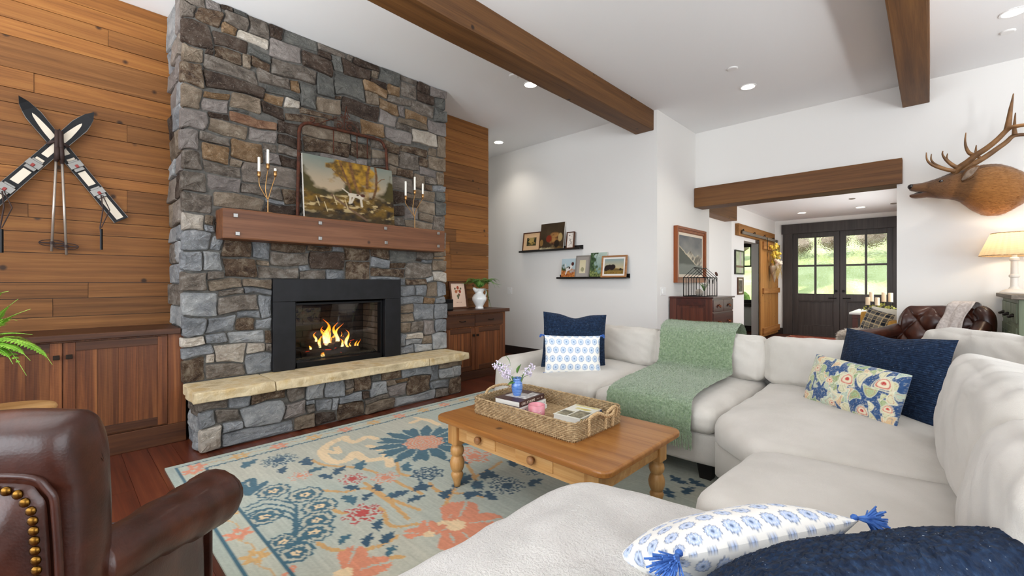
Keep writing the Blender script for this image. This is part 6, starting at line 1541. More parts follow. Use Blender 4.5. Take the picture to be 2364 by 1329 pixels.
# ------------------------------------------------------------------ books, candle, vase on the tray
M('paper', '#f0ede4', '#dedad0', rough=.9, scale=3, stretch=(1, 1, 220))
M('cover_brown', '#452a25', rough=.45); M('cover_white', '#e8e6e0', rough=.45); M('cover_navy', '#1c2a44', rough=.4); M('cover_pale', '#d9d6c9', rough=.4); M('ink_cream', '#e5d9c8', rough=.6); M('ink_dark', '#3a3a44', rough=.6); M('ink_gold', '#b3a94f', rough=.6); M('ink_olive', '#8d8a62', rough=.6); M('ink_blue', '#2f5686', rough=.5)
def book(label, c, w_, d_, h_, rz, cover, titles=(), cov=None, marks=()):
    """spine on the local +x side"""
    t = T('book', label, 'book', c, rz); x, y = w_ / 2, d_ / 2; k = .0025
    G().box(-x, x, -y, y, 0, k).obj('cover_back', cover, t); G().box(-x, x, -y, y, h_ - k, h_).obj('cover_front', cover, t)
    G().box(x - k, x + .001, -y, y, 0, h_).obj('spine', cover, t, bevel=.001); G().box(-x + .004, x - k, -y + .004, y - .004, k, h_ - k).obj('pages', 'paper', t)
    for txt, s, yy, mat, face in titles:
        me = textmesh(txt, s)
        if face == 'spine': me.transform(Matrix.Translation((x + .0014, yy, h_ / 2)) @ Matrix.Rotation(PI / 2, 4, 'Z') @ Matrix.Rotation(PI / 2, 4, 'X'))
        elif face == 'front': me.transform(Matrix.Translation((0, yy, h_ + .0004)) @ Matrix.Rotation(0, 4, 'Z'))
        wrap('lettering', me, mat, t)
    for yy, ln, ht_, mt_ in marks: G().box(x + .0008, x + .0016, yy - ln / 2, yy + ln / 2, h_ / 2 - ht_ / 2, h_ / 2 + ht_ / 2).obj('spine_mark', mt_, t)
    if cov:
        for (a0, a1, b0, b1, mt_) in cov: G().box(-x + w_ * a0, -x + w_ * a1, -y + d_ * b0, -y + d_ * b1, h_, h_ + .0005).obj('cover_print', mt_, t)
    return t
M('photo_grey', '#8f8a86', '#d9d5d0', rough=.5, scale=30); M('photo_olive', '#4c4630', '#a49a7c', rough=.5, scale=35); M('photo_yellow', '#b8a63a', '#d9d0a0', rough=.5, scale=30)
z = TZ + .014
book('white book at the bottom of the left stack on the tray', (-1.925, 2.085, z), .225, .285, .026, .10, 'cover_white')
book('white book with blue lettering under the brown book', (-1.925, 2.085, z + .027), .215, .275, .032, .12, 'cover_white', marks=[(-.10, .012, .003, 'ink_dark'), (-.10, .003, .012, 'ink_dark'), (-.065, .004, .014, 'ink_dark'), (.09, .006, .008, 'ink_dark'), (.115, .007, .007, 'ink_dark')])
book('dark brown book titled CALL IT HOME carrying the vase', (-1.93, 2.085, z + .060), .20, .27, .034, .10, 'cover_brown', [('CALL IT HOME', .0215, -.045, 'ink_cream', 'spine')], [(.12, .6, .28, .72, 'photo_grey'), (.62, .92, .3, .9, 'photo_grey')], [(.065, .035, .002, 'ink_cream'), (.105, .007, .010, 'ink_cream')])
book('navy book under the pale illustrated book on the tray', (-1.515, 2.15, z), .185, .265, .030, .06, 'cover_navy', marks=[(-.06, .045, .006, 'ink_cream'), (.03, .03, .005, 'ink_dark'), (.10, .005, .005, 'ink_cream')])
book('pale illustrated book on top of the navy book', (-1.52, 2.15, z + .031), .18, .26, .028, .08, 'cover_pale', [], [(.05, .45, .08, .45, 'photo_olive'), (.5, .95, .08, .6, 'photo_olive'), (.25, .8, .66, .78, 'photo_yellow'), (.05, .95, .9, .98, 'photo_yellow')], [(-.115, .022, .026, 'ink_gold')] + [(-.075 + .0125 * k, .0085, .011, 'ink_olive') for k in range(11)] + [(.115, .025, .026, 'ink_blue')])
nt = NT('pink_glass'); nt.b.inputs['Base Color'].default_value = (*S('#d98a94'), 1); nt.b.inputs['Roughness'].default_value = .12; nt.b.inputs['Subsurface Weight'].default_value = .2; nt.b.inputs['Coat Weight'].default_value = .5
cj = T('candle_jar', 'pink glass candle jar standing on the wicker tray', 'candle', (-1.735, 2.025, z))
G().lathe([(.044, 0), (.050, .006), (.051, .085), (.047, .085), (.046, .05)], 28, cap=False).obj('jar', 'pink_glass', cj, smooth=True)
M('pink_wax', '#d8a3a6', rough=.5); G().lathe([(.0455, .004), (.0455, .055), (.001, .055)], 24).obj('wax', 'pink_wax', cj)
def jar_mark(an, zz, wd, ht):
    n_ = 4; vs = [(.0516 * math.sin(an + wd / .0516 * (i / n_ - .5)), -.0516 * math.cos(an + wd / .0516 * (i / n_ - .5)), zz + s_ * ht / 2) for s_ in (-1, 1) for i in range(n_ + 1)]
    G().add(vs, [(i, i + 1, n_ + 2 + i, n_ + 1 + i) for i in range(n_)]).obj('label_print', 'ink_cream', cj)
for an, zz, wd, ht in ((.35, .034, .006, .012), (.35, .034, .013, .005), (.28, .026, .006, .006), (.62, .033, .016, .004), (.95, .031, .010, .003), (.85, .021, .022, .003), (1.25, .045, .005, .006), (1.2, .056, .004, .006)): jar_mark(an, zz, wd, ht)
M('blue_glaze', '#3d68b4', '#6f95cf', rough=.2, scale=20, stretch=(1, 1, 8), coat=.5)
vz = T('bud_vase', 'small blue glazed pottery vase on the brown book', 'vase', (-1.945, 2.075, z + .0955))
G().lathe([(.024, 0), (.026, .004), (.034, .03), (.037, .055), (.034, .078), (.025, .092), (.024, .098), (.031, .113), (.028, .113), (.020, .095)], 26, cap=False).obj('body', 'blue_glaze', vz, smooth=True)
G().lathe([(.001, .001), (.025, .001)], 20, cap=False).obj('bottom', 'blue_glaze', vz)
M('lilac', '#cdbfd4', '#e6dde6', rough=.8, scale=60); M('leaf_mid', '#3c6b2a', '#6f9a4a', rough=.5, scale=14)
ll = T('lilac_sprigs', 'pale lilac sprigs with green leaves in the blue vase', 'flowers', (-1.945, 2.075, z + .185))
def sprig(b, r, n, seed):
    q = random.Random(seed); g = G(); b = Vector(b)
    for k in range(n):
        p = b + Vector((q.gauss(0, 1), q.gauss(0, 1), q.gauss(0, 1))).normalized() * r * q.uniform(.35, 1) * Vector((1, 1, .85)).length / 1.6
        g.ball(p, q.uniform(.004, .0065), 5, 4)
    return g.obj('bloom', 'lilac', ll)
for k, (dx, dy, dz, r, n) in enumerate(((-.065, -.055, .075, .05, 90), (-.10, -.085, .095, .035, 50), (-.035, -.06, .05, .035, 50), (.055, .045, .065, .035, 40), (.07, .06, .095, .028, 26), (.045, .075, .04, .02, 16))):
    sprig((dx, dy, dz), r, n, k); G().tube([(0, 0, -.08), (dx * .5, dy * .5, dz * .6), (dx, dy, dz)], .002, 5).obj('stem', 'leaf_mid', ll)
def leafm(p, d, L, w_, mat, parent, name='leaf'):
    p, d = Vector(p), Vector(d).normalized(); s = d.cross(Vector((.2, .1, 1))).normalized(); n_ = s.cross(d)
    vs = []; 
    for t, k in ((0, .05), (.2, .75), (.45, 1), (.72, .7), (1, .03)): c = p + d * L * t + n_ * .12 * L * math.sin(PI * t); vs += [c - s * w_ * k, c + n_ * -.05 * w_, c + s * w_ * k]
    fs = []
    for i in range(4): fs += [(3 * i, 3 * i + 1, 3 * i + 4, 3 * i + 3), (3 * i + 1, 3 * i + 2, 3 * i + 5, 3 * i + 4)]
    o = G().add(vs, fs).obj(name, mat, parent, smooth=True); sm = o.modifiers.new('thick', 'SOLIDIFY'); sm.thickness = .0008; return o
for p, d, L, w_ in (((-.03, -.03, .10), (-.25, -.3, .8), .075, .016), ((-.06, -.05, .09), (-.7, -.6, .25), .085, .02), ((.0, .0, .05), (.3, .1, .7), .07, .02), ((0, -.01, .02), (.05, -.3, .1), .05, .022), ((.0, -.01, .0), (-.3, -.45, -.2), .06, .022), ((.01, 0, .02), (.4, .2, .3), .05, .018)): leafm(p, d, L, w_, 'leaf_mid', ll)
# ------------------------------------------------------------------ leather armchairs
nt = NT('leather'); v_ = coords(nt, (1, 1, 1), rnd=False)
lcol = ramp(nt, noise_n(nt, v_, 5., 6, .65), [S('#210e08'), S('#3d1c11'), S('#5d311f')], [.28, .52, .78])
vo = nt.n('ShaderNodeTexVoronoi'); vo.inputs['Scale'].default_value = 170; nt.l(v_, vo.inputs['Vector'])
ad = nt.n('ShaderNodeMath', operation='MULTIPLY_ADD'); nt.l(vo.outputs['Distance'], ad.inputs[0]); ad.inputs[1].default_value = .12; nt.l(noise_n(nt, v_, 9, 5), ad.inputs[2])
bumped(nt, ad.outputs[0], .12, .015); fin(nt, lcol, .36, 0, .5, .12)
ac = T('leather_armchair', 'brown leather armchair with brass nail trim in the left foreground', 'armchair', (-1.913, -.096, 0), math.radians(57))
# back: rolled profile swept across, drawn in at both ends
prof = smooth_path([Vector((0, a, b)) for a, b in ((-.33, .18), (-.365, .50), (-.385, .80), (-.402, .87), (-.412, .93), (-.397, .985), (-.345, 1.014), (-.285, .992), (-.248, .92), (-.236, .80), (-.22, .60), (-.20, .36))], 4)
cols_ = [(-.405, .02), (-.403, .4), (-.395, .72), (-.38, .90), (-.35, .975), (-.28, 1.), (-.14, 1.), (0, 1.), (.14, 1.), (.28, 1.), (.35, .975), (.38, .90), (.395, .72), (.403, .4), (.405, .02)]
vs = []; n = len(prof)
for xx, s in cols_:
    for p in prof:
        cy_ = -.30; k = .006 * math.sin(xx * 60 + 3 * p.z) * max(0, (p.z - .85) / .15)
        zt = p.z if p.z < .80 else .80 + (p.z - .80) * (1 - .55 * (1 - s) ** 1.2)
        vs.append((xx * (1 - .10 * max(0, .75 - p.z)), cy_ + (p.y - cy_) * s, zt - .03 * (1 - s) * (p.z > .8) + k))
fs = [(c * n + i, c * n + (i + 1) % n, (c + 1) * n + (i + 1) % n, (c + 1) * n + i) for c in range(len(cols_) - 1) for i in range(n)] + [(c0 + i, c0 + i + 1, c0 + n - 2 - i, c0 + n - 1 - i) for c0 in (0, (len(cols_) - 1) * n) for i in range(n // 2 - 1)]
G().add(vs, fs).obj('back', 'leather', ac, smooth=True, sub=1)
# outer back panel with nail trim
def bk(x_, z_, o=0.): t = (z_ - .18) / .62; return (x_, -.331 - .056 * t - .004 - o, z_)
outline = [(-.33, .16), (-.345, .45), (-.352, .76), (-.342, .84), (-.28, .878), (0, .885), (.28, .878), (.342, .84), (.352, .76), (.345, .45), (.33, .16)]
ol = smooth_path([Vector((a, b, 0)) for a, b in outline], 6)
g = G(); N_ = len(ol)
vs = [bk(p.x, p.y) for p in ol] + [bk(p.x * .985, p.y - .01 * (p.y > .5), .012) for p in ol] + [bk(p.x * .5, .16 + (p.y - .16) * .6, .02) for p in ol]
g.add(vs, [(r * N_ + i, r * N_ + i + 1, (r + 1) * N_ + i + 1, (r + 1) * N_ + i) for r in range(2) for i in range(N_ - 1)] + [tuple(range(2 * N_, 3 * N_))]).obj('outer_back_panel', 'leather', ac, smooth=True)
G().tube([bk(p.x * 1.05, p.y + .012 * (p.y > .5), .004) for p in ol], .008, 8).obj('welt', 'leather', ac, smooth=True)
nail_me = G().ball((0, 0, 0), (.0105, .0055, .0105), 10, 6).obj('nail_head', 'antique_brass', ac, smooth=True)
L_ = 0.; placed = 0; last = None; first = True
for a, b in zip(ol[:-1], ol[1:]):
    d = (b - a).length; t = 0.
    while L_ + (d - t) >= .0225:
        t += .0225 - L_; L_ = 0.; p = a.lerp(b, t / d); q = bk(p.x * .955, p.y - .012 * (p.y > .5), .016)
        if first: nail_me.location = q; first = False
        else: inst(nail_me, 'nail_head', ac, q)
    L_ += d - t
# seat, arms
rb = lambda x0, x1, y0, y1, z0, z1, **k: rbox(x0, x1, y0, y1, z0, z1, **k)
rb(-.34, .34, -.36, .26, .14, .30, R=.03, crown=0, n=10, wob=.002).obj('seat_base', 'leather', ac, smooth=True)
rb(-.285, .285, -.26, .28, .29, .46, R=.06, crown=.03, n=16, wob=.006).obj('seat_cushion', 'leather', ac, smooth=True)
for sx in (-1, 1):
    path = [Vector((sx * .345, -.25, .585)), Vector((sx * .36, -.20, .580)), Vector((sx * .385, -.05, .565)), Vector((sx * .41, .08, .545)), Vector((sx * .43, .18, .535)), Vector((sx * .44, .23, .53)), Vector((sx * .442, .248, .53))]
    G().tube(smooth_path(path, 4), [.072] * 4 + [.076] * 4 + [.083] * 4 + [.092] * 4 + [.098] * 4 + [.086] * 4 + [.035], 18, up=(0, 0, 1)).obj('arm_roll', 'leather', ac, smooth=True)
    rb(sx * .375 - .055, sx * .375 + .055, -.34, .205, .12, .55, R=.04, crown=0, n=12, wob=.003).obj('arm_panel', 'leather', ac, smooth=True)
    fp2 = G().prism([(sx * .375 + .06 * math.cos(a) * (1 if a < PI else 1), .206, .42 + .0 + .10 * math.sin(a)) for a in [PI * k / 8 for k in range(9)]] + [(sx * .375 - .06, .206, .12), (sx * .375 + .06, .206, .12)], (0, .018, 0)); fp2.obj('arm_front', 'leather', ac, bevel=.006)
    for k in range(22):
        if k < 9: a = PI * k / 8; q = (sx * .375 + .05 * math.cos(a), .226, .42 + .09 * math.sin(a))
        else: q = (sx * .375 + (.05 if k % 2 else -.05), .226, .40 - .04 * ((k - 9) // 2))
        inst(nail_me, 'nail_head', ac, q, scale=.6)
    for yy in (-.33, .18): G().lathe([(.02, 0), (.03, .06), (.034, .14)], 14, (sx * .32, yy, 0)).obj('leg', 'cherry_dark', ac, smooth=True)
G().tube([(-.28, .26, .44), (0, .285, .45), (.28, .26, .44)], .006, 6).obj('piping', 'leather', ac, smooth=True)

# tufted chair by the entry
tcx = T('tufted_armchair', 'button-tufted brown leather armchair behind the sofa by the entry', 'armchair', (-.09, 6.50, 0), math.radians(-27))
nx, ny = 70, 60
uu, vv = np.meshgrid(np.linspace(-1, 1, nx), np.linspace(0, 1, ny))
A, B = uu * 1.5 + vv * 2.0 + .25, uu * 1.5 - vv * 2.0 + .25
puff = (np.abs(np.sin(PI * A)) * np.abs(np.sin(PI * B))) ** .35
arc = 1 - .10 * np.clip(np.abs(uu) - .55, 0, 1) ** 2 * 10
zz = .40 + .63 * vv * np.clip(1 - .42 * np.clip(np.abs(uu) - .70, 0, 1) ** 2 * 6, .6, 1)
yy = .24 + .10 * vv - .055 * puff * np.clip(np.minimum((1 - np.abs(uu)) * 6, (1 - vv) * 6), 0, 1) + .16 * np.clip(vv - .86, 0, 1) ** 1.5 * 8 * .16 - .06 * np.clip(np.abs(uu) - .75, 0, 1) * 4 * .5
me = gridmesh('tufted_back', np.stack([uu * .375, yy, zz], -1), nx, ny); wrap('tufted_back', me, 'leather', tcx, smooth=True)
rb(-.38, .38, .35, .47, .16, .99, R=.055, crown=0, n=14, wob=0).obj('outer_back', 'leather', tcx, smooth=True)
G().tube([(-.33, .40, .93), (-.22, .40, .985), (0, .40, 1.0), (.22, .40, .985), (.33, .40, .93)], .045, 14).obj('top_roll', 'leather', tcx, smooth=True)
for i in range(-2, 3):
    for j in range(1, 4):
        a, b = i, j - 1; u_ = (i * .5 + ((j % 2) * .25) - .25 + .083) / 1.0; v2 = (j * .25)
        if abs(u_) < .85: G().ball((u_ * .375 * 1.33, .245 + .10 * v2, .40 + .63 * v2), (.011, .006, .011), 8, 5).obj('button', 'leather', tcx, smooth=True)
rb(-.36, .36, -.40, .30, .14, .30, R=.03, crown=0, n=10, wob=0).obj('seat_base', 'leather', tcx, smooth=True)
rb(-.29, .29, -.42, .24, .29, .47, R=.06, crown=.03, n=14, wob=.004).obj('seat_cushion', 'leather', tcx, smooth=True)
for sx in (-1, 1):
    G().tube(smooth_path([Vector((sx * .38, .30, .86 if sx > 0 else .74)), Vector((sx * .41, .10, .74 if sx > 0 else .70)), Vector((sx * .41, -.15, .69)), Vector((sx * .41, -.42, .68))], 5), .075, 16, up=(0, 0, 1)).obj('arm_roll', 'leather', tcx, smooth=True)
    rb(sx * .40 - .05, sx * .40 + .05, -.40, .30, .12, .66, R=.04, crown=0, n=8, wob=0).obj('arm_panel', 'leather', tcx, smooth=True)
    for k in range(14): a = 2 * PI * k / 14; inst(nail_me, 'nail_head', tcx, (sx * .41 + .055 * math.cos(a), -.422, .68 + .055 * math.sin(a)), scale=.7)
    for y_ in (-.34, .34): G().lathe([(.02, 0), (.03, .06), (.03, .14)], 12, (sx * .33, y_, 0)).obj('leg', 'cherry_dark', tcx)
G().tube(smooth_path([Vector((.36, .34, .62)), Vector((.40, .32, .82)), Vector((.39, .33, .95)), Vector((.33, .36, 1.0))], 5), .07, 14).obj('wing_roll', 'leather', tcx, smooth=True)
M('lace_throw', '#b7aca6', '#d5ccc6', rough=.95, scale=45, bump=.4, bscale=120)
prof = smooth_path([Vector((0, .44, .70)), Vector((0, .45, .98)), Vector((0, .40, 1.088)), Vector((0, .31, 1.07)), Vector((0, .26, .96)), Vector((0, .20, .80)), Vector((0, .16, .62)), Vector((0, .12, .50))], 7)
pts = np.array([[(.115 + .20 * s - .20 * max(0, j / len(prof) - .40) + .008 * math.sin(j * .5 + s * 9), p.y - .012 * math.sin(s * 14) - .01, p.z) for s in np.linspace(0, 1, 16)] for j, p in enumerate(prof)])
o = wrap('lace_throw', gridmesh('lace_throw', pts, 16, len(prof)), 'lace_throw', None, smooth=True); o.location = tcx.location; o.rotation_euler = tcx.rotation_euler
sm = o.modifiers.new('thick', 'SOLIDIFY'); sm.thickness = .006; tag(o, 'pale patterned throw hanging over the tufted armchair back', 'blanket')

# ------------------------------------------------------------------ green cabinet, lamp, milk can
gc = T('green_cabinet', 'weathered green cabinet under the table lamp at the right edge', 'cabinet', (.8, 6.5, 0))
gx = .56
G().box(gx, 1.08, 5.92, 7.08, .06, 1.15).obj('carcass', 'green_paint', gc, w=True, bevel=.004)
G().box(gx - .05, 1.12, 5.87, 7.11, 1.15, 1.19).obj('top_board', 'grey_wood', gc, w=True, bevel=.005)
M('knob_dark', '#2a241f', rough=.5, metal=.5)
for k in range(3):
    y0 = 5.97 + k * .36; o = G().box(gx - .012, gx + .004, y0, y0 + .33, .93, 1.11).obj('drawer', 'green_paint', gc, w=True, bevel=.003)
    G().tube([(gx - .01, y0 + .125, 1.0), (gx - .04, y0 + .165, .985), (gx - .01, y0 + .205, 1.0)], .014, 8).obj('cup_pull', 'knob_dark', o, w=True, smooth=True)
for k in range(2):
    y0 = 5.97 + k * .54; o = G().box(gx - .012, gx + .004, y0, y0 + .52, .12, .89).obj('door', 'green_paint', gc, w=True, bevel=.003)
    for a in (y0 + .06, y0 + .28): G().box(gx - .018, gx - .01, a, a + .17, .18, .83).obj('panel', 'green_paint', o, w=True, bevel=.004)
    G().box(gx - .02, gx - .012, y0 + .005, y0 + .025, .62, .72).obj('hinge', 'steel', o, w=True)
M('lamp_white', '#e8e1d6', rough=.5)
nt = NT('shade_wicker'); b_ = nt.b; v_ = coords(nt, (1, 1, 1), rnd=False)
wv = nt.n('ShaderNodeTexWave'); wv.inputs['Scale'].default_value = 30; wv.inputs['Distortion'].default_value = 2; wv.bands_direction = 'Z'; nt.l(v_, wv.inputs['Vector'])
fin(nt, ramp(nt, wv.outputs['Fac'], [S('#c0a077'), S('#e3cfae')], [.3, .7]), .8); tl = nt.n('ShaderNodeBsdfTranslucent'); tl.inputs[0].default_value = (*S('#efd9b8'), 1)
mx = nt.n('ShaderNodeMixShader'); mx.inputs[0].default_value = .55; nt.l(b_.outputs[0], mx.inputs[1]); nt.l(tl.outputs[0], mx.inputs[2]); nt.l(mx.outputs[0], nt.out.inputs['Surface'])
lp = T('table_lamp', 'lit table lamp with pleated wicker shade on the green cabinet', 'lamp', (.617, 6.82, 1.19))
G().lathe([(.105, 0), (.105, .012), (.085, .03), (.045, .045), (.03, .07), (.028, .16), (.040, .17), (.040, .185), (.028, .20), (.026, .33), (.036, .34), (.036, .36), (.02, .375), (.015, .44)], 24).obj('base', 'lamp_white', lp, smooth=False)
n = 60; sh = [(.25 + .006 * (k % 2), .385) for k in range(n)]
vs = [((.25 + .007 * (k % 2)) * math.cos(2 * PI * k / n), (.25 + .007 * (k % 2)) * math.sin(2 * PI * k / n), .39) for k in range(n)] + [((.165 + .005 * (k % 2)) * math.cos(2 * PI * k / n), (.165 + .005 * (k % 2)) * math.sin(2 * PI * k / n), .62) for k in range(n)]
G().add(vs, [(k, (k + 1) % n, n + (k + 1) % n, n + k) for k in range(n)]).obj('shade', 'shade_wicker', lp)
G().tube([(.25 * math.cos(2 * PI * k / 40), .25 * math.sin(2 * PI * k / 40), .39) for k in range(40)], .005, 6, closed=True).obj('shade_ring', 'rope', lp); G().tube([(.167 * math.cos(2 * PI * k / 40), .167 * math.sin(2 * PI * k / 40), .62) for k in range(40)], .005, 6, closed=True).obj('shade_ring', 'rope', lp)
G().ball((0, 0, .49), .035, 14, 10).obj('light_bulb', 'bulb', lp, smooth=True)
ld = bpy.data.lights.new('lamp_glow', 'POINT'); ld.energy = 4.5; ld.color = (1, .78, .52); ld.shadow_soft_size = .05; lo = bpy.data.objects.new('lamp_glow', ld); COL.objects.link(lo); lo.parent = lp; lo.location = (0, 0, .53)
M('galvanised', '#5a6c7c', '#8a9aa6', rough=.5, metal=.5, scale=26)
mc = T('milk_can', 'blue-grey galvanised can between the tufted chair and green cabinet', 'can', (.40, 6.98, 0))
G().lathe([(.10, 0), (.105, .02), (.105, .62), (.08, .72), (.07, .78), (.09, .82), (.09, .84)], 24).obj('body', 'galvanised', mc, smooth=True)
G().lathe([(.095, .84), (.095, .87), (.03, .89), (.02, .91), (.001, .915)], 20).obj('lid', 'galvanised', mc, smooth=True)

# ------------------------------------------------------------------ foyer furniture
M('red_rug', '#5c2019', '#8f4230', rough=.95, scale=16, c3='#a3674a'); M('rug_cream', '#cbb9a2', rough=.95)
fr_ = T('foyer_rug', 'faded red oriental rug in front of the front doors', 'rug', (-1.6, 10.7, 0))
G().box(-2.47, -.75, 8.6, 12.5, .001, .012).obj('rug_field', 'red_rug', fr_, w=True)
G().box(-2.49, -2.47, 8.6, 12.5, .001, .011).obj('rug_fringe', 'rug_cream', fr_, w=True)
ct2 = T('console_table', 'white-topped wooden console table in the foyer', 'table', (-.68, 10.3, 0))
M('stone_top', '#dedbd5', rough=.3)
G().box(-1.04, -.33, 9.6, 11.0, .745, .78).obj('table_top', 'stone_top', ct2, w=True, bevel=.004); G().box(-1.0, -.36, 9.64, 10.96, .68, .745).obj('apron', 'cherry', ct2, w=True)
for x_, y_ in ((-1.0, 9.65), (-.42, 9.65), (-1.0, 10.88), (-.42, 10.88)): G().box(x_, x_ + .075, y_, y_ + .075, 0, .68).obj('leg', 'cherry', ct2, w=True, bevel=.004)
G().box(-.98, -.36, 9.68, 9.73, .42, .46).obj('stretcher', 'cherry', ct2, w=True)
cc = T('candle_centerpiece', 'cluster of pillar candles on stands amid olive greenery on the console', 'centerpiece', (-.64, 9.86, .78))
M('pillar_wax', '#d9c0a0', rough=.6)
for dx, dy, z0, h in ((-.16, -.05, .13, .13), (-.03, -.1, .13, .13), (.05, .02, .19, .16), (-.12, .06, .19, .16), (.14, -.02, .19, .15)):
    o = G().lathe([(.032, 0), (.032, h), (.026, h + .004), (.001, h - .006)], 16).obj('pillar_candle', 'pillar_wax', cc, smooth=False); o.location = (dx, dy, z0)
    G().lathe([(.045, z0 - .004), (.045, z0), (.001, z0)], 16, (dx, dy, 0)).obj('candle_plate', 'black_metal', cc); G().tube([(dx, dy, 0), (dx, dy, z0)], .006, 6).obj('stand', 'black_metal', cc)
g = G()
for k in range(170):
    a = rnd.uniform(0, 2 * PI); r = rnd.uniform(.03, .25); p = Vector((r * math.cos(a), r * .8 * math.sin(a), rnd.uniform(.01, .13) * (1.1 - r * 2.2) + .01)); e = p + Vector((rnd.uniform(-1, 1), rnd.uniform(-1, 1), rnd.uniform(.1, 1))).normalized() * .05; s = Vector((rnd.uniform(-1, 1), rnd.uniform(-1, 1), rnd.uniform(-1, 1))).normalized() * .014
    g.add([p, p.lerp(e, .5) + s, e, p.lerp(e, .5) - s], [(0, 1, 2, 3)])
g.obj('greenery', 'leaf_olive', cc, kind='stuff')
M('mustard', '#b5832f', '#c99743', rough=.8, scale=8)
mu = T('mustard_chair', 'mustard upholstered armchair in the foyer', 'armchair', (-.6, 8.7, 0))
rb(-.82, -.34, 8.88, 9.06, .30, .84, R=.03, crown=0, n=10, wob=.004).obj('back', 'mustard', mu, w=True, smooth=True)
rb(-.46, -.34, 8.30, 9.0, .20, .74, R=.04, crown=0, n=10, wob=.004).obj('arm', 'mustard', mu, w=True, smooth=True)
rb(-.95, -.42, 8.25, 8.95, .20, .46, R=.04, crown=.01, n=10, wob=.004).obj('seat', 'mustard', mu, w=True, smooth=True)
for x_, y_ in ((-.9, 8.3), (-.45, 8.3), (-.9, 8.95), (-.45, 8.95)): G().lathe([(.018, 0), (.025, .20)], 10, (x_, y_, 0)).obj('leg', 'cherry_dark', mu, w=True)
M('sheepskin', '#e2d5c6', '#f0e8dd', rough=.95, scale=20, sheen=.5)
g = rb(-1.0, -.45, 8.16, 8.9, .40, .53, R=.06, crown=.03, n=20, wob=.02, wsc=9); sk = T('sheepskin', 'shaggy white sheepskin over the mustard chair seat', 'blanket', (-.7, 8.5, .46)); g.obj('hide', 'sheepskin', sk, w=True, smooth=True)
h = G()
for p in g.v:
    for q in range(3):
        p0 = Vector(p) + Vector((rnd.uniform(-.02, .02), rnd.uniform(-.02, .02), 0)); d = (p0 - Vector((-.72, 8.53, .44))); d.z += .03; d = d.normalized() * .05 + Vector((rnd.uniform(-.02, .02), rnd.uniform(-.02, .02), rnd.uniform(-.02, .01))); s = d.orthogonal().normalized() * .007
        h.add([p0 - s, p0 + s, p0 + d], [(0, 1, 2)])
h.obj('wool', 'sheepskin', sk, w=True, kind='stuff')
def plaid(u, v, sd):
    a = np.floor((u + 1) * 3.2 + .3) % 2; b = np.floor((v + 1) * 3.2) % 2; c = lerp(S('#7f776b'), S('#1e2430'), np.clip((a + b) / 2, 0, 1))
    for o_ in (.13, .63): c = paint(c, np.abs(((u + 1) * 1.6 + o_) % 1 - .5) < .03, S('#c9b48c')); c = paint(c, np.abs(((v + 1) * 1.6 + o_) % 1 - .5) < .03, S('#c9b48c'))
    return c
put_pillow('plaid_pillow', 'dark plaid pillow on the sheepskin in the foyer', pillow_mesh('plaid_pillow', .40, .38, .14, 60, 60, plaid, seed=11), 'print_cotton', (-.60, 8.55, .70), math.radians(-30), .25, .25)
M('cream_cloth', '#e3dccb', rough=.9)
put_pillow('cream_pillow', 'cream pillow tucked behind the plaid one', pillow_mesh('cream_pillow', .40, .40, .13, 30, 30, seed=12), 'cream_cloth', (-.525, 8.74, .72), math.radians(-25), .15, .1)

# ------------------------------------------------------------------ elk mount
ek = T('elk_mount', 'mounted elk head with large antlers and open mouth on the entry wall', 'taxidermy', (.5, 7.14, 2.3))
nt = NT('elk_fur'); a_ = nt.n('ShaderNodeAttribute'); a_.attribute_name = 'Col'
vf = coords(nt, (6, 6, 30), rnd=False); fz = noise_n(nt, vf, 5, 4); hs = nt.n('ShaderNodeHueSaturation'); mr = nt.n('ShaderNodeMapRange'); mr.inputs['To Min'].default_value = .7; mr.inputs['To Max'].default_value = 1.3; nt.l(fz, mr.inputs['Value']); nt.l(mr.outputs[0], hs.inputs['Value']); nt.l(a_.outputs['Color'], hs.inputs['Color'])
bumped(nt, fz, .5, .01); fin(nt, hs.outputs[0], .85, 0, .2, 0, .3)
def E(x_, y_, Y): return P(2080 + x_ * .2409, 200 + y_ * .2409, Y=Y)
# sections: (top px, bottom px, depth Y, half thickness)
secs = [((1140, 940), (1140, 1010), 7.08, .03), ((1125, 880), (1110, 1110), 7.05, .12), ((1070, 815), (1040, 1165), 6.98, .19), ((985, 770), (930, 1235), 6.91, .22), ((900, 745), (820, 1235), 6.87, .22), ((820, 745), (720, 1190), 6.83, .20), ((750, 755), (640, 1145), 6.80, .175), ((680, 775), (575, 1105), 6.78, .15), ((610, 800), (520, 1085), 6.765, .135), ((545, 820), (465, 1078), 6.755, .125), ((480, 825), (405, 1075), 6.75, .118), ((430, 845), (350, 1068), 6.745, .108), ((380, 866), (300, 1055), 6.74, .095), ((320, 888), (255, 1040), 6.738, .08), ((262, 906), (215, 1018), 6.735, .066), ((205, 922), (180, 1010), 6.733, .060), ((150, 930), (135, 1008), 6.732, .058), ((110, 934), (100, 1002), 6.731, .054), ((82, 942), (80, 992), 6.73, .042), ((74, 962), (74, 970), 6.73, .012)]
vs, cl = [], []; K = 20
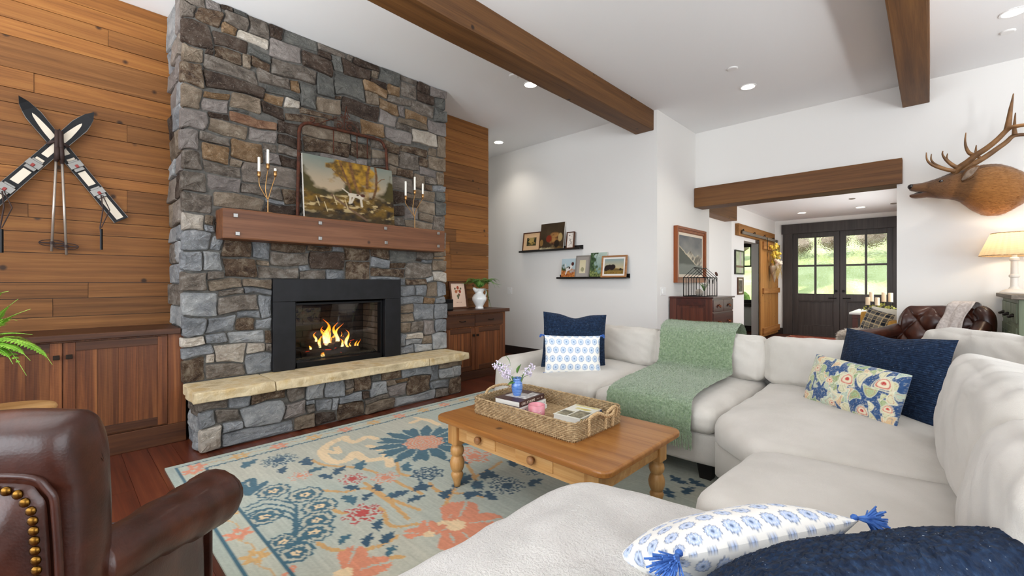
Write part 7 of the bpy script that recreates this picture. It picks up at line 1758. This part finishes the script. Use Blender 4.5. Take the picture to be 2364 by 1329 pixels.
for i, (a, b, Y, hw_) in enumerate(secs):
    A_, B_ = E(*a, Y), E(*b, Y); c = (A_ + B_) / 2; up = (A_ - B_) / 2
    nxt = secs[min(i + 1, len(secs) - 1)]; prv = secs[max(i - 1, 0)]; d = ((E(*nxt[0], nxt[2]) + E(*nxt[1], nxt[2])) - (E(*prv[0], prv[2]) + E(*prv[1], prv[2]))).normalized(); side = d.cross(up).normalized()
    t = i / (len(secs) - 1)
    for k in range(K):
        an = 2 * PI * k / K; ca, sa = math.cos(an), math.sin(an); q = c + up * ca + side * hw_ * (abs(sa) ** .85) * (1 if sa > 0 else -1); q += noise.noise_vector(q * 9) * .008 * (1 if t < .5 else .3); vs.append(q)
        hv = (ca + 1) / 2; body = np.array(S('#a56a30')) * hv * .0 + lerp(S('#a86c30'), S('#87603a'), hv); head = lerp(S('#7a5434'), S('#59402c'), hv); col = lerp(body, head, min(1, max(0, (t - .30) / .25)))
        if .32 < t < .46: col = lerp(col, np.array(S('#5f4630')), .5)
        if t > .85: col = lerp(col, np.array(S('#3d2c20')), (t - .85) / .15)
        if t < .2 and hv < .3: col = lerp(col, np.array(S('#5a3312')), .4)
        cl.append(col)
fs = [(i * K + k, i * K + (k + 1) % K, (i + 1) * K + (k + 1) % K, (i + 1) * K + k) for i in range(len(secs) - 1) for k in range(K)] + [tuple(range(K)), tuple(range((len(secs) - 1) * K, len(secs) * K))[::-1]]
n0 = len(vs)   # lower jaw in the same mesh
jaw = [((360, 960), (370, 1072), 6.744, .075), ((300, 970), (300, 1066), 6.742, .066), ((250, 985), (245, 1062), 6.738, .055), ((200, 1012), (195, 1068), 6.735, .050), ((150, 1022), (140, 1072), 6.733, .046), ((105, 1030), (105, 1068), 6.732, .038), ((82, 1038), (82, 1056), 6.731, .022)]
for a, b, Y, hw_ in jaw:
    A_, B_ = E(*a, Y), E(*b, Y); c = (A_ + B_) / 2; up = (A_ - B_) / 2
    for k in range(K): an = 2 * PI * k / K; vs.append(c + up * math.cos(an) + Vector((0, hw_ * math.sin(an), 0))); cl.append(lerp(S('#6d4a30'), S('#3a2620'), (math.cos(an) + 1) / 2))
fs += [(n0 + i * K + k, n0 + i * K + (k + 1) % K, n0 + (i + 1) * K + (k + 1) % K, n0 + (i + 1) * K + k) for i in range(len(jaw) - 1) for k in range(K)] + [tuple(range(n0 + (len(jaw) - 1) * K, n0 + len(jaw) * K))[::-1]]
hair = G(); hc = []
for i in range(1, len(secs) - 6):
    for k in range(K):
        for q in range(70 if i < 9 else 26):
            s_, t_ = rnd.random(), rnd.random(); a_, b_, c_, d_ = vs[i * K + k], vs[i * K + (k + 1) % K], vs[(i + 1) * K + (k + 1) % K], vs[(i + 1) * K + k]
            p = a_.lerp(b_, s_).lerp(d_.lerp(c_, s_), t_); nrm = (b_ - a_).cross(d_ - a_).normalized(); fl_d = ((a_ - d_) + (b_ - c_)).normalized(); ctr_ = sum((vs[i * K + j] for j in range(K)), Vector()) / K
            if nrm.dot(p - ctr_) < 0: nrm = -nrm
            e_ = p + fl_d * rnd.uniform(.014, .034) * (1 if i < 9 else .5) + nrm * rnd.uniform(.002, .010); wv_ = fl_d.cross(nrm).normalized() * .0014
            hair.add([p - wv_, p + wv_, e_], [(0, 1, 2)]); cc_ = np.array(cl[i * K + k]) * rnd.uniform(.75, 1.25); hc += [cc_ * .8, cc_ * .8, cc_]
ho = hair.obj('fur_hair', 'elk_fur', ek, w=True, kind='stuff'); setcol(ho.data, np.array(hc))
o = G().add(vs, fs).obj('head_and_neck', 'elk_fur', ek, w=True, smooth=True); setcol(o.data, np.array(cl))
M('eye_glass', '#120c08', rough=.08, coat=1.); M('nose_skin', '#1d1613', rough=.4); M('ear_inner', '#a08d7c', '#776454', rough=.9, scale=20); M('ear_fur', '#6b4a2c', rough=.9)
G().ball(E(385, 905, 6.655), (.020, .014, .016), 12, 8).obj('eye', 'eye_glass', ek, w=True, smooth=True)
G().ball(E(96, 960, 6.715), (.030, .045, .030), 14, 10).obj('nose', 'nose_skin', ek, w=True, smooth=True)
G().ball(E(185, 1018, 6.732), (.05, .03, .012), 12, 8).obj('tongue', 'nose_skin', ek, w=True, smooth=True)
def ear(pts, Y, Yt, mat, nm, k):
    q = [E(a, b, Y + (Yt - Y) * i / (len(pts) - 1)) for i, (a, b) in enumerate(pts)]; G().tube(smooth_path(q, 5), [max(.004, k * math.sin(PI * (.10 + .88 * i / (5 * (len(q) - 1))))) for i in range(5 * (len(q) - 1) + 1)], 12, flat=.3, up=(.4, 0, 1)).obj(nm, mat, ek, w=True, smooth=True)
ear([(570, 900), (620, 855), (690, 800), (755, 760)], 6.66, 6.56, 'ear_fur', 'ear', .066); ear([(582, 892), (630, 850), (690, 803), (742, 768)], 6.635, 6.53, 'ear_inner', 'ear_lining', .046)
ear([(560, 850), (600, 800), (640, 770), (670, 750)], 6.86, 6.95, 'ear_fur', 'ear', .045)
M('antler', '#5d3f22', '#8a6238', rough=.6, scale=9, bump=.5, bscale=40, bdist=.006); M('antler_tip', '#b39a78', rough=.5)
def antler(Y0, dY, segs):
    an = None
    for j, (pts, r0, r1) in enumerate(segs):
        q = smooth_path([E(a, b, Y0 + dY * (i + (1 if j else 0)) * .25) for i, (a, b) in enumerate(pts)], 6); m = len(q)
        o = G().tube(q, [r0 + (r1 - r0) * i / (m - 1) for i in range(m)], 10).obj('antler' if an is None else 'tine', 'antler', an or ek, w=True, smooth=True)
        if an is None: an = o
antler(6.70, -.10, [([(505, 830), (560, 775), (640, 720), (720, 655), (820, 590), (920, 510), (1010, 420), (1060, 390), (1130, 375), (1200, 360), (1300, 300), (1360, 200)], .034, .012), ([(520, 810), (400, 785), (300, 750), (250, 700), (243, 630)], .024, .004), ([(545, 775), (490, 750), (430, 700), (398, 650), (402, 615)], .022, .004), ([(720, 655), (660, 640), (625, 585), (615, 520), (622, 440)], .022, .004), ([(1020, 410), (1035, 320), (1050, 220), (1065, 140), (1078, 65)], .028, .004), ([(1200, 360), (1260, 380), (1330, 370)], .018, .004)])
antler(6.82, .02, [([(540, 830), (620, 775), (720, 725), (820, 665), (920, 595), (1010, 530), (1070, 475), (1130, 462), (1200, 455), (1300, 420), (1380, 340)], .032, .012), ([(545, 820), (430, 790), (330, 745), (290, 700), (292, 645)], .022, .004), ([(560, 790), (480, 735), (440, 690), (446, 640)], .020, .004), ([(760, 690), (720, 640), (718, 600), (722, 560)], .018, .004), ([(1090, 460), (1086, 400), (1090, 330), (1097, 250)], .022, .004)])

# ------------------------------------------------------------------ side table and fern at the left edge
WOOD('blond', '#b8834a', '#cf9f66', '#e0b983', axis=1, scale=1.6, rough=.45, rand=0)
sd = T('side_table', 'round blond wood side table behind the leather armchair', 'table', (-3.66, -.215, 0))
G().lathe([(.001, .565), (.19, .565), (.215, .575), (.222, .59), (.215, .603), (.19, .607), (.001, .604)], 40, cap=False).obj('table_top', 'blond', sd, smooth=True)
G().lathe([(.03, .03), (.045, .08), (.03, .2), (.035, .4), (.06, .55), (.06, .566)], 20).obj('pedestal', 'blond', sd, smooth=True); G().lathe([(.16, 0), (.16, .02), (.03, .05)], 30).obj('foot', 'blond', sd)
M('pot_glaze', '#d8d2c4', rough=.4)
ft = T('potted_fern', 'bright green fern on the side table at the left edge', 'plant', (-3.66, -.345, .607))
G().lathe([(.06, 0), (.082, .12), (.086, .14), (.078, .14), (.07, .11)], 24).obj('pot', 'pot_glaze', ft, smooth=True)
def FP(u, v, X): p = P(u, v, X=X); return p - Vector((-3.66, -.345, .607))
for k, (pts, w_) in enumerate((([(-35, 770, -3.62), (-10, 740, -3.60), (10, 715, -3.58), (42, 690, -3.55)], .035), ([(-35, 775, -3.6), (0, 745, -3.52), (30, 728, -3.50), (70, 713, -3.48)], .04), ([(-40, 790, -3.58), (-5, 772, -3.5), (30, 768, -3.46), (75, 772, -3.42)], .045), ([(-40, 800, -3.55), (10, 782, -3.46), (60, 792, -3.40), (100, 815, -3.36), (121, 842, -3.34)], .055), ([(-45, 800, -3.55), (-20, 800, -3.45), (10, 812, -3.38), (30, 840, -3.34)], .045), ([(-45, 780, -3.7), (-10, 750, -3.74), (15, 735, -3.78), (40, 740, -3.8)], .04), ([(-45, 760, -3.62), (-25, 710, -3.6), (-5, 680, -3.58), (20, 672, -3.56)], .035), ([(-45, 800, -3.5), (0, 792, -3.42), (40, 805, -3.36), (70, 832, -3.32)], .05))):
    base0 = [Vector((0, 0, .13))]; frond(base0 + [FP(a, b, c) for a, b, c in pts], w_, 30, k, .15).obj('frond', 'fern_bright', ft)
for k in range(14):
    a = PI * .75 + k * .35; L = rnd.uniform(.25, .4); frond([(0, 0, .13), (L * .4 * math.cos(a), L * .4 * math.sin(a), .36), (L * .8 * math.cos(a), L * .8 * math.sin(a), .36), (L * 1.15 * math.cos(a), L * 1.15 * math.sin(a), .22)], .045, 24, 50 + k, .15).obj('frond', 'fern_bright', ft)

scene.cycles.max_bounces = 7; scene.cycles.diffuse_bounces = 4; scene.cycles.glossy_bounces = 3; scene.cycles.transmission_bounces = 4; scene.cycles.transparent_max_bounces = 10
scene.cycles.adaptive_threshold = .05; scene.cycles.caustics_reflective = False; scene.cycles.caustics_refractive = False

# ------------------------------------------------------------------ unseen uplights added to brighten the ceiling
M('lamp_bronze', '#3a2f27', rough=.4, metal=.7); M('alabaster', '#ece6da', rough=.4)
def fill_lamp(x, y, watts, label):
    t = T('added_floor_lamp', label, 'lamp', (x, y, 0), 0, 'added ceiling uplights')
    G().lathe([(.15, 0), (.15, .02), (.03, .04), (.014, .06)], 28).obj('base', 'lamp_bronze', t, smooth=False)
    G().tube([(0, 0, .05), (0, 0, 1.78)], .013, 12).obj('pole', 'lamp_bronze', t, smooth=True)
    G().lathe([(.02, 1.76), (.10, 1.80), (.17, 1.87), (.20, 1.95), (.19, 1.95), (.16, 1.88), (.09, 1.815), (.015, 1.78)], 32, cap=False).obj('bowl', 'alabaster', t, smooth=True)
    G().ball((0, 0, 1.86), .035, 14, 10).obj('light_bulb', 'bulb', t, smooth=True)
    d = bpy.data.lights.new('uplight', 'SPOT'); d.energy = watts; d.spot_size = math.radians(165); d.spot_blend = .5; d.shadow_soft_size = .12; d.color = (.93, .97, 1)
    o = bpy.data.objects.new('uplight', d); COL.objects.link(o); o.parent = t; o.location = (0, 0, 1.97); o.rotation_euler = (PI, 0, 0)
fill_lamp(-2.2, -1.15, FILL_W1, 'added unseen uplight left of the armchair brightening the ceiling')
fill_lamp(1.9, 3.9, FILL_W2, 'added unseen uplight behind the right end of the sofa brightening the ceiling')
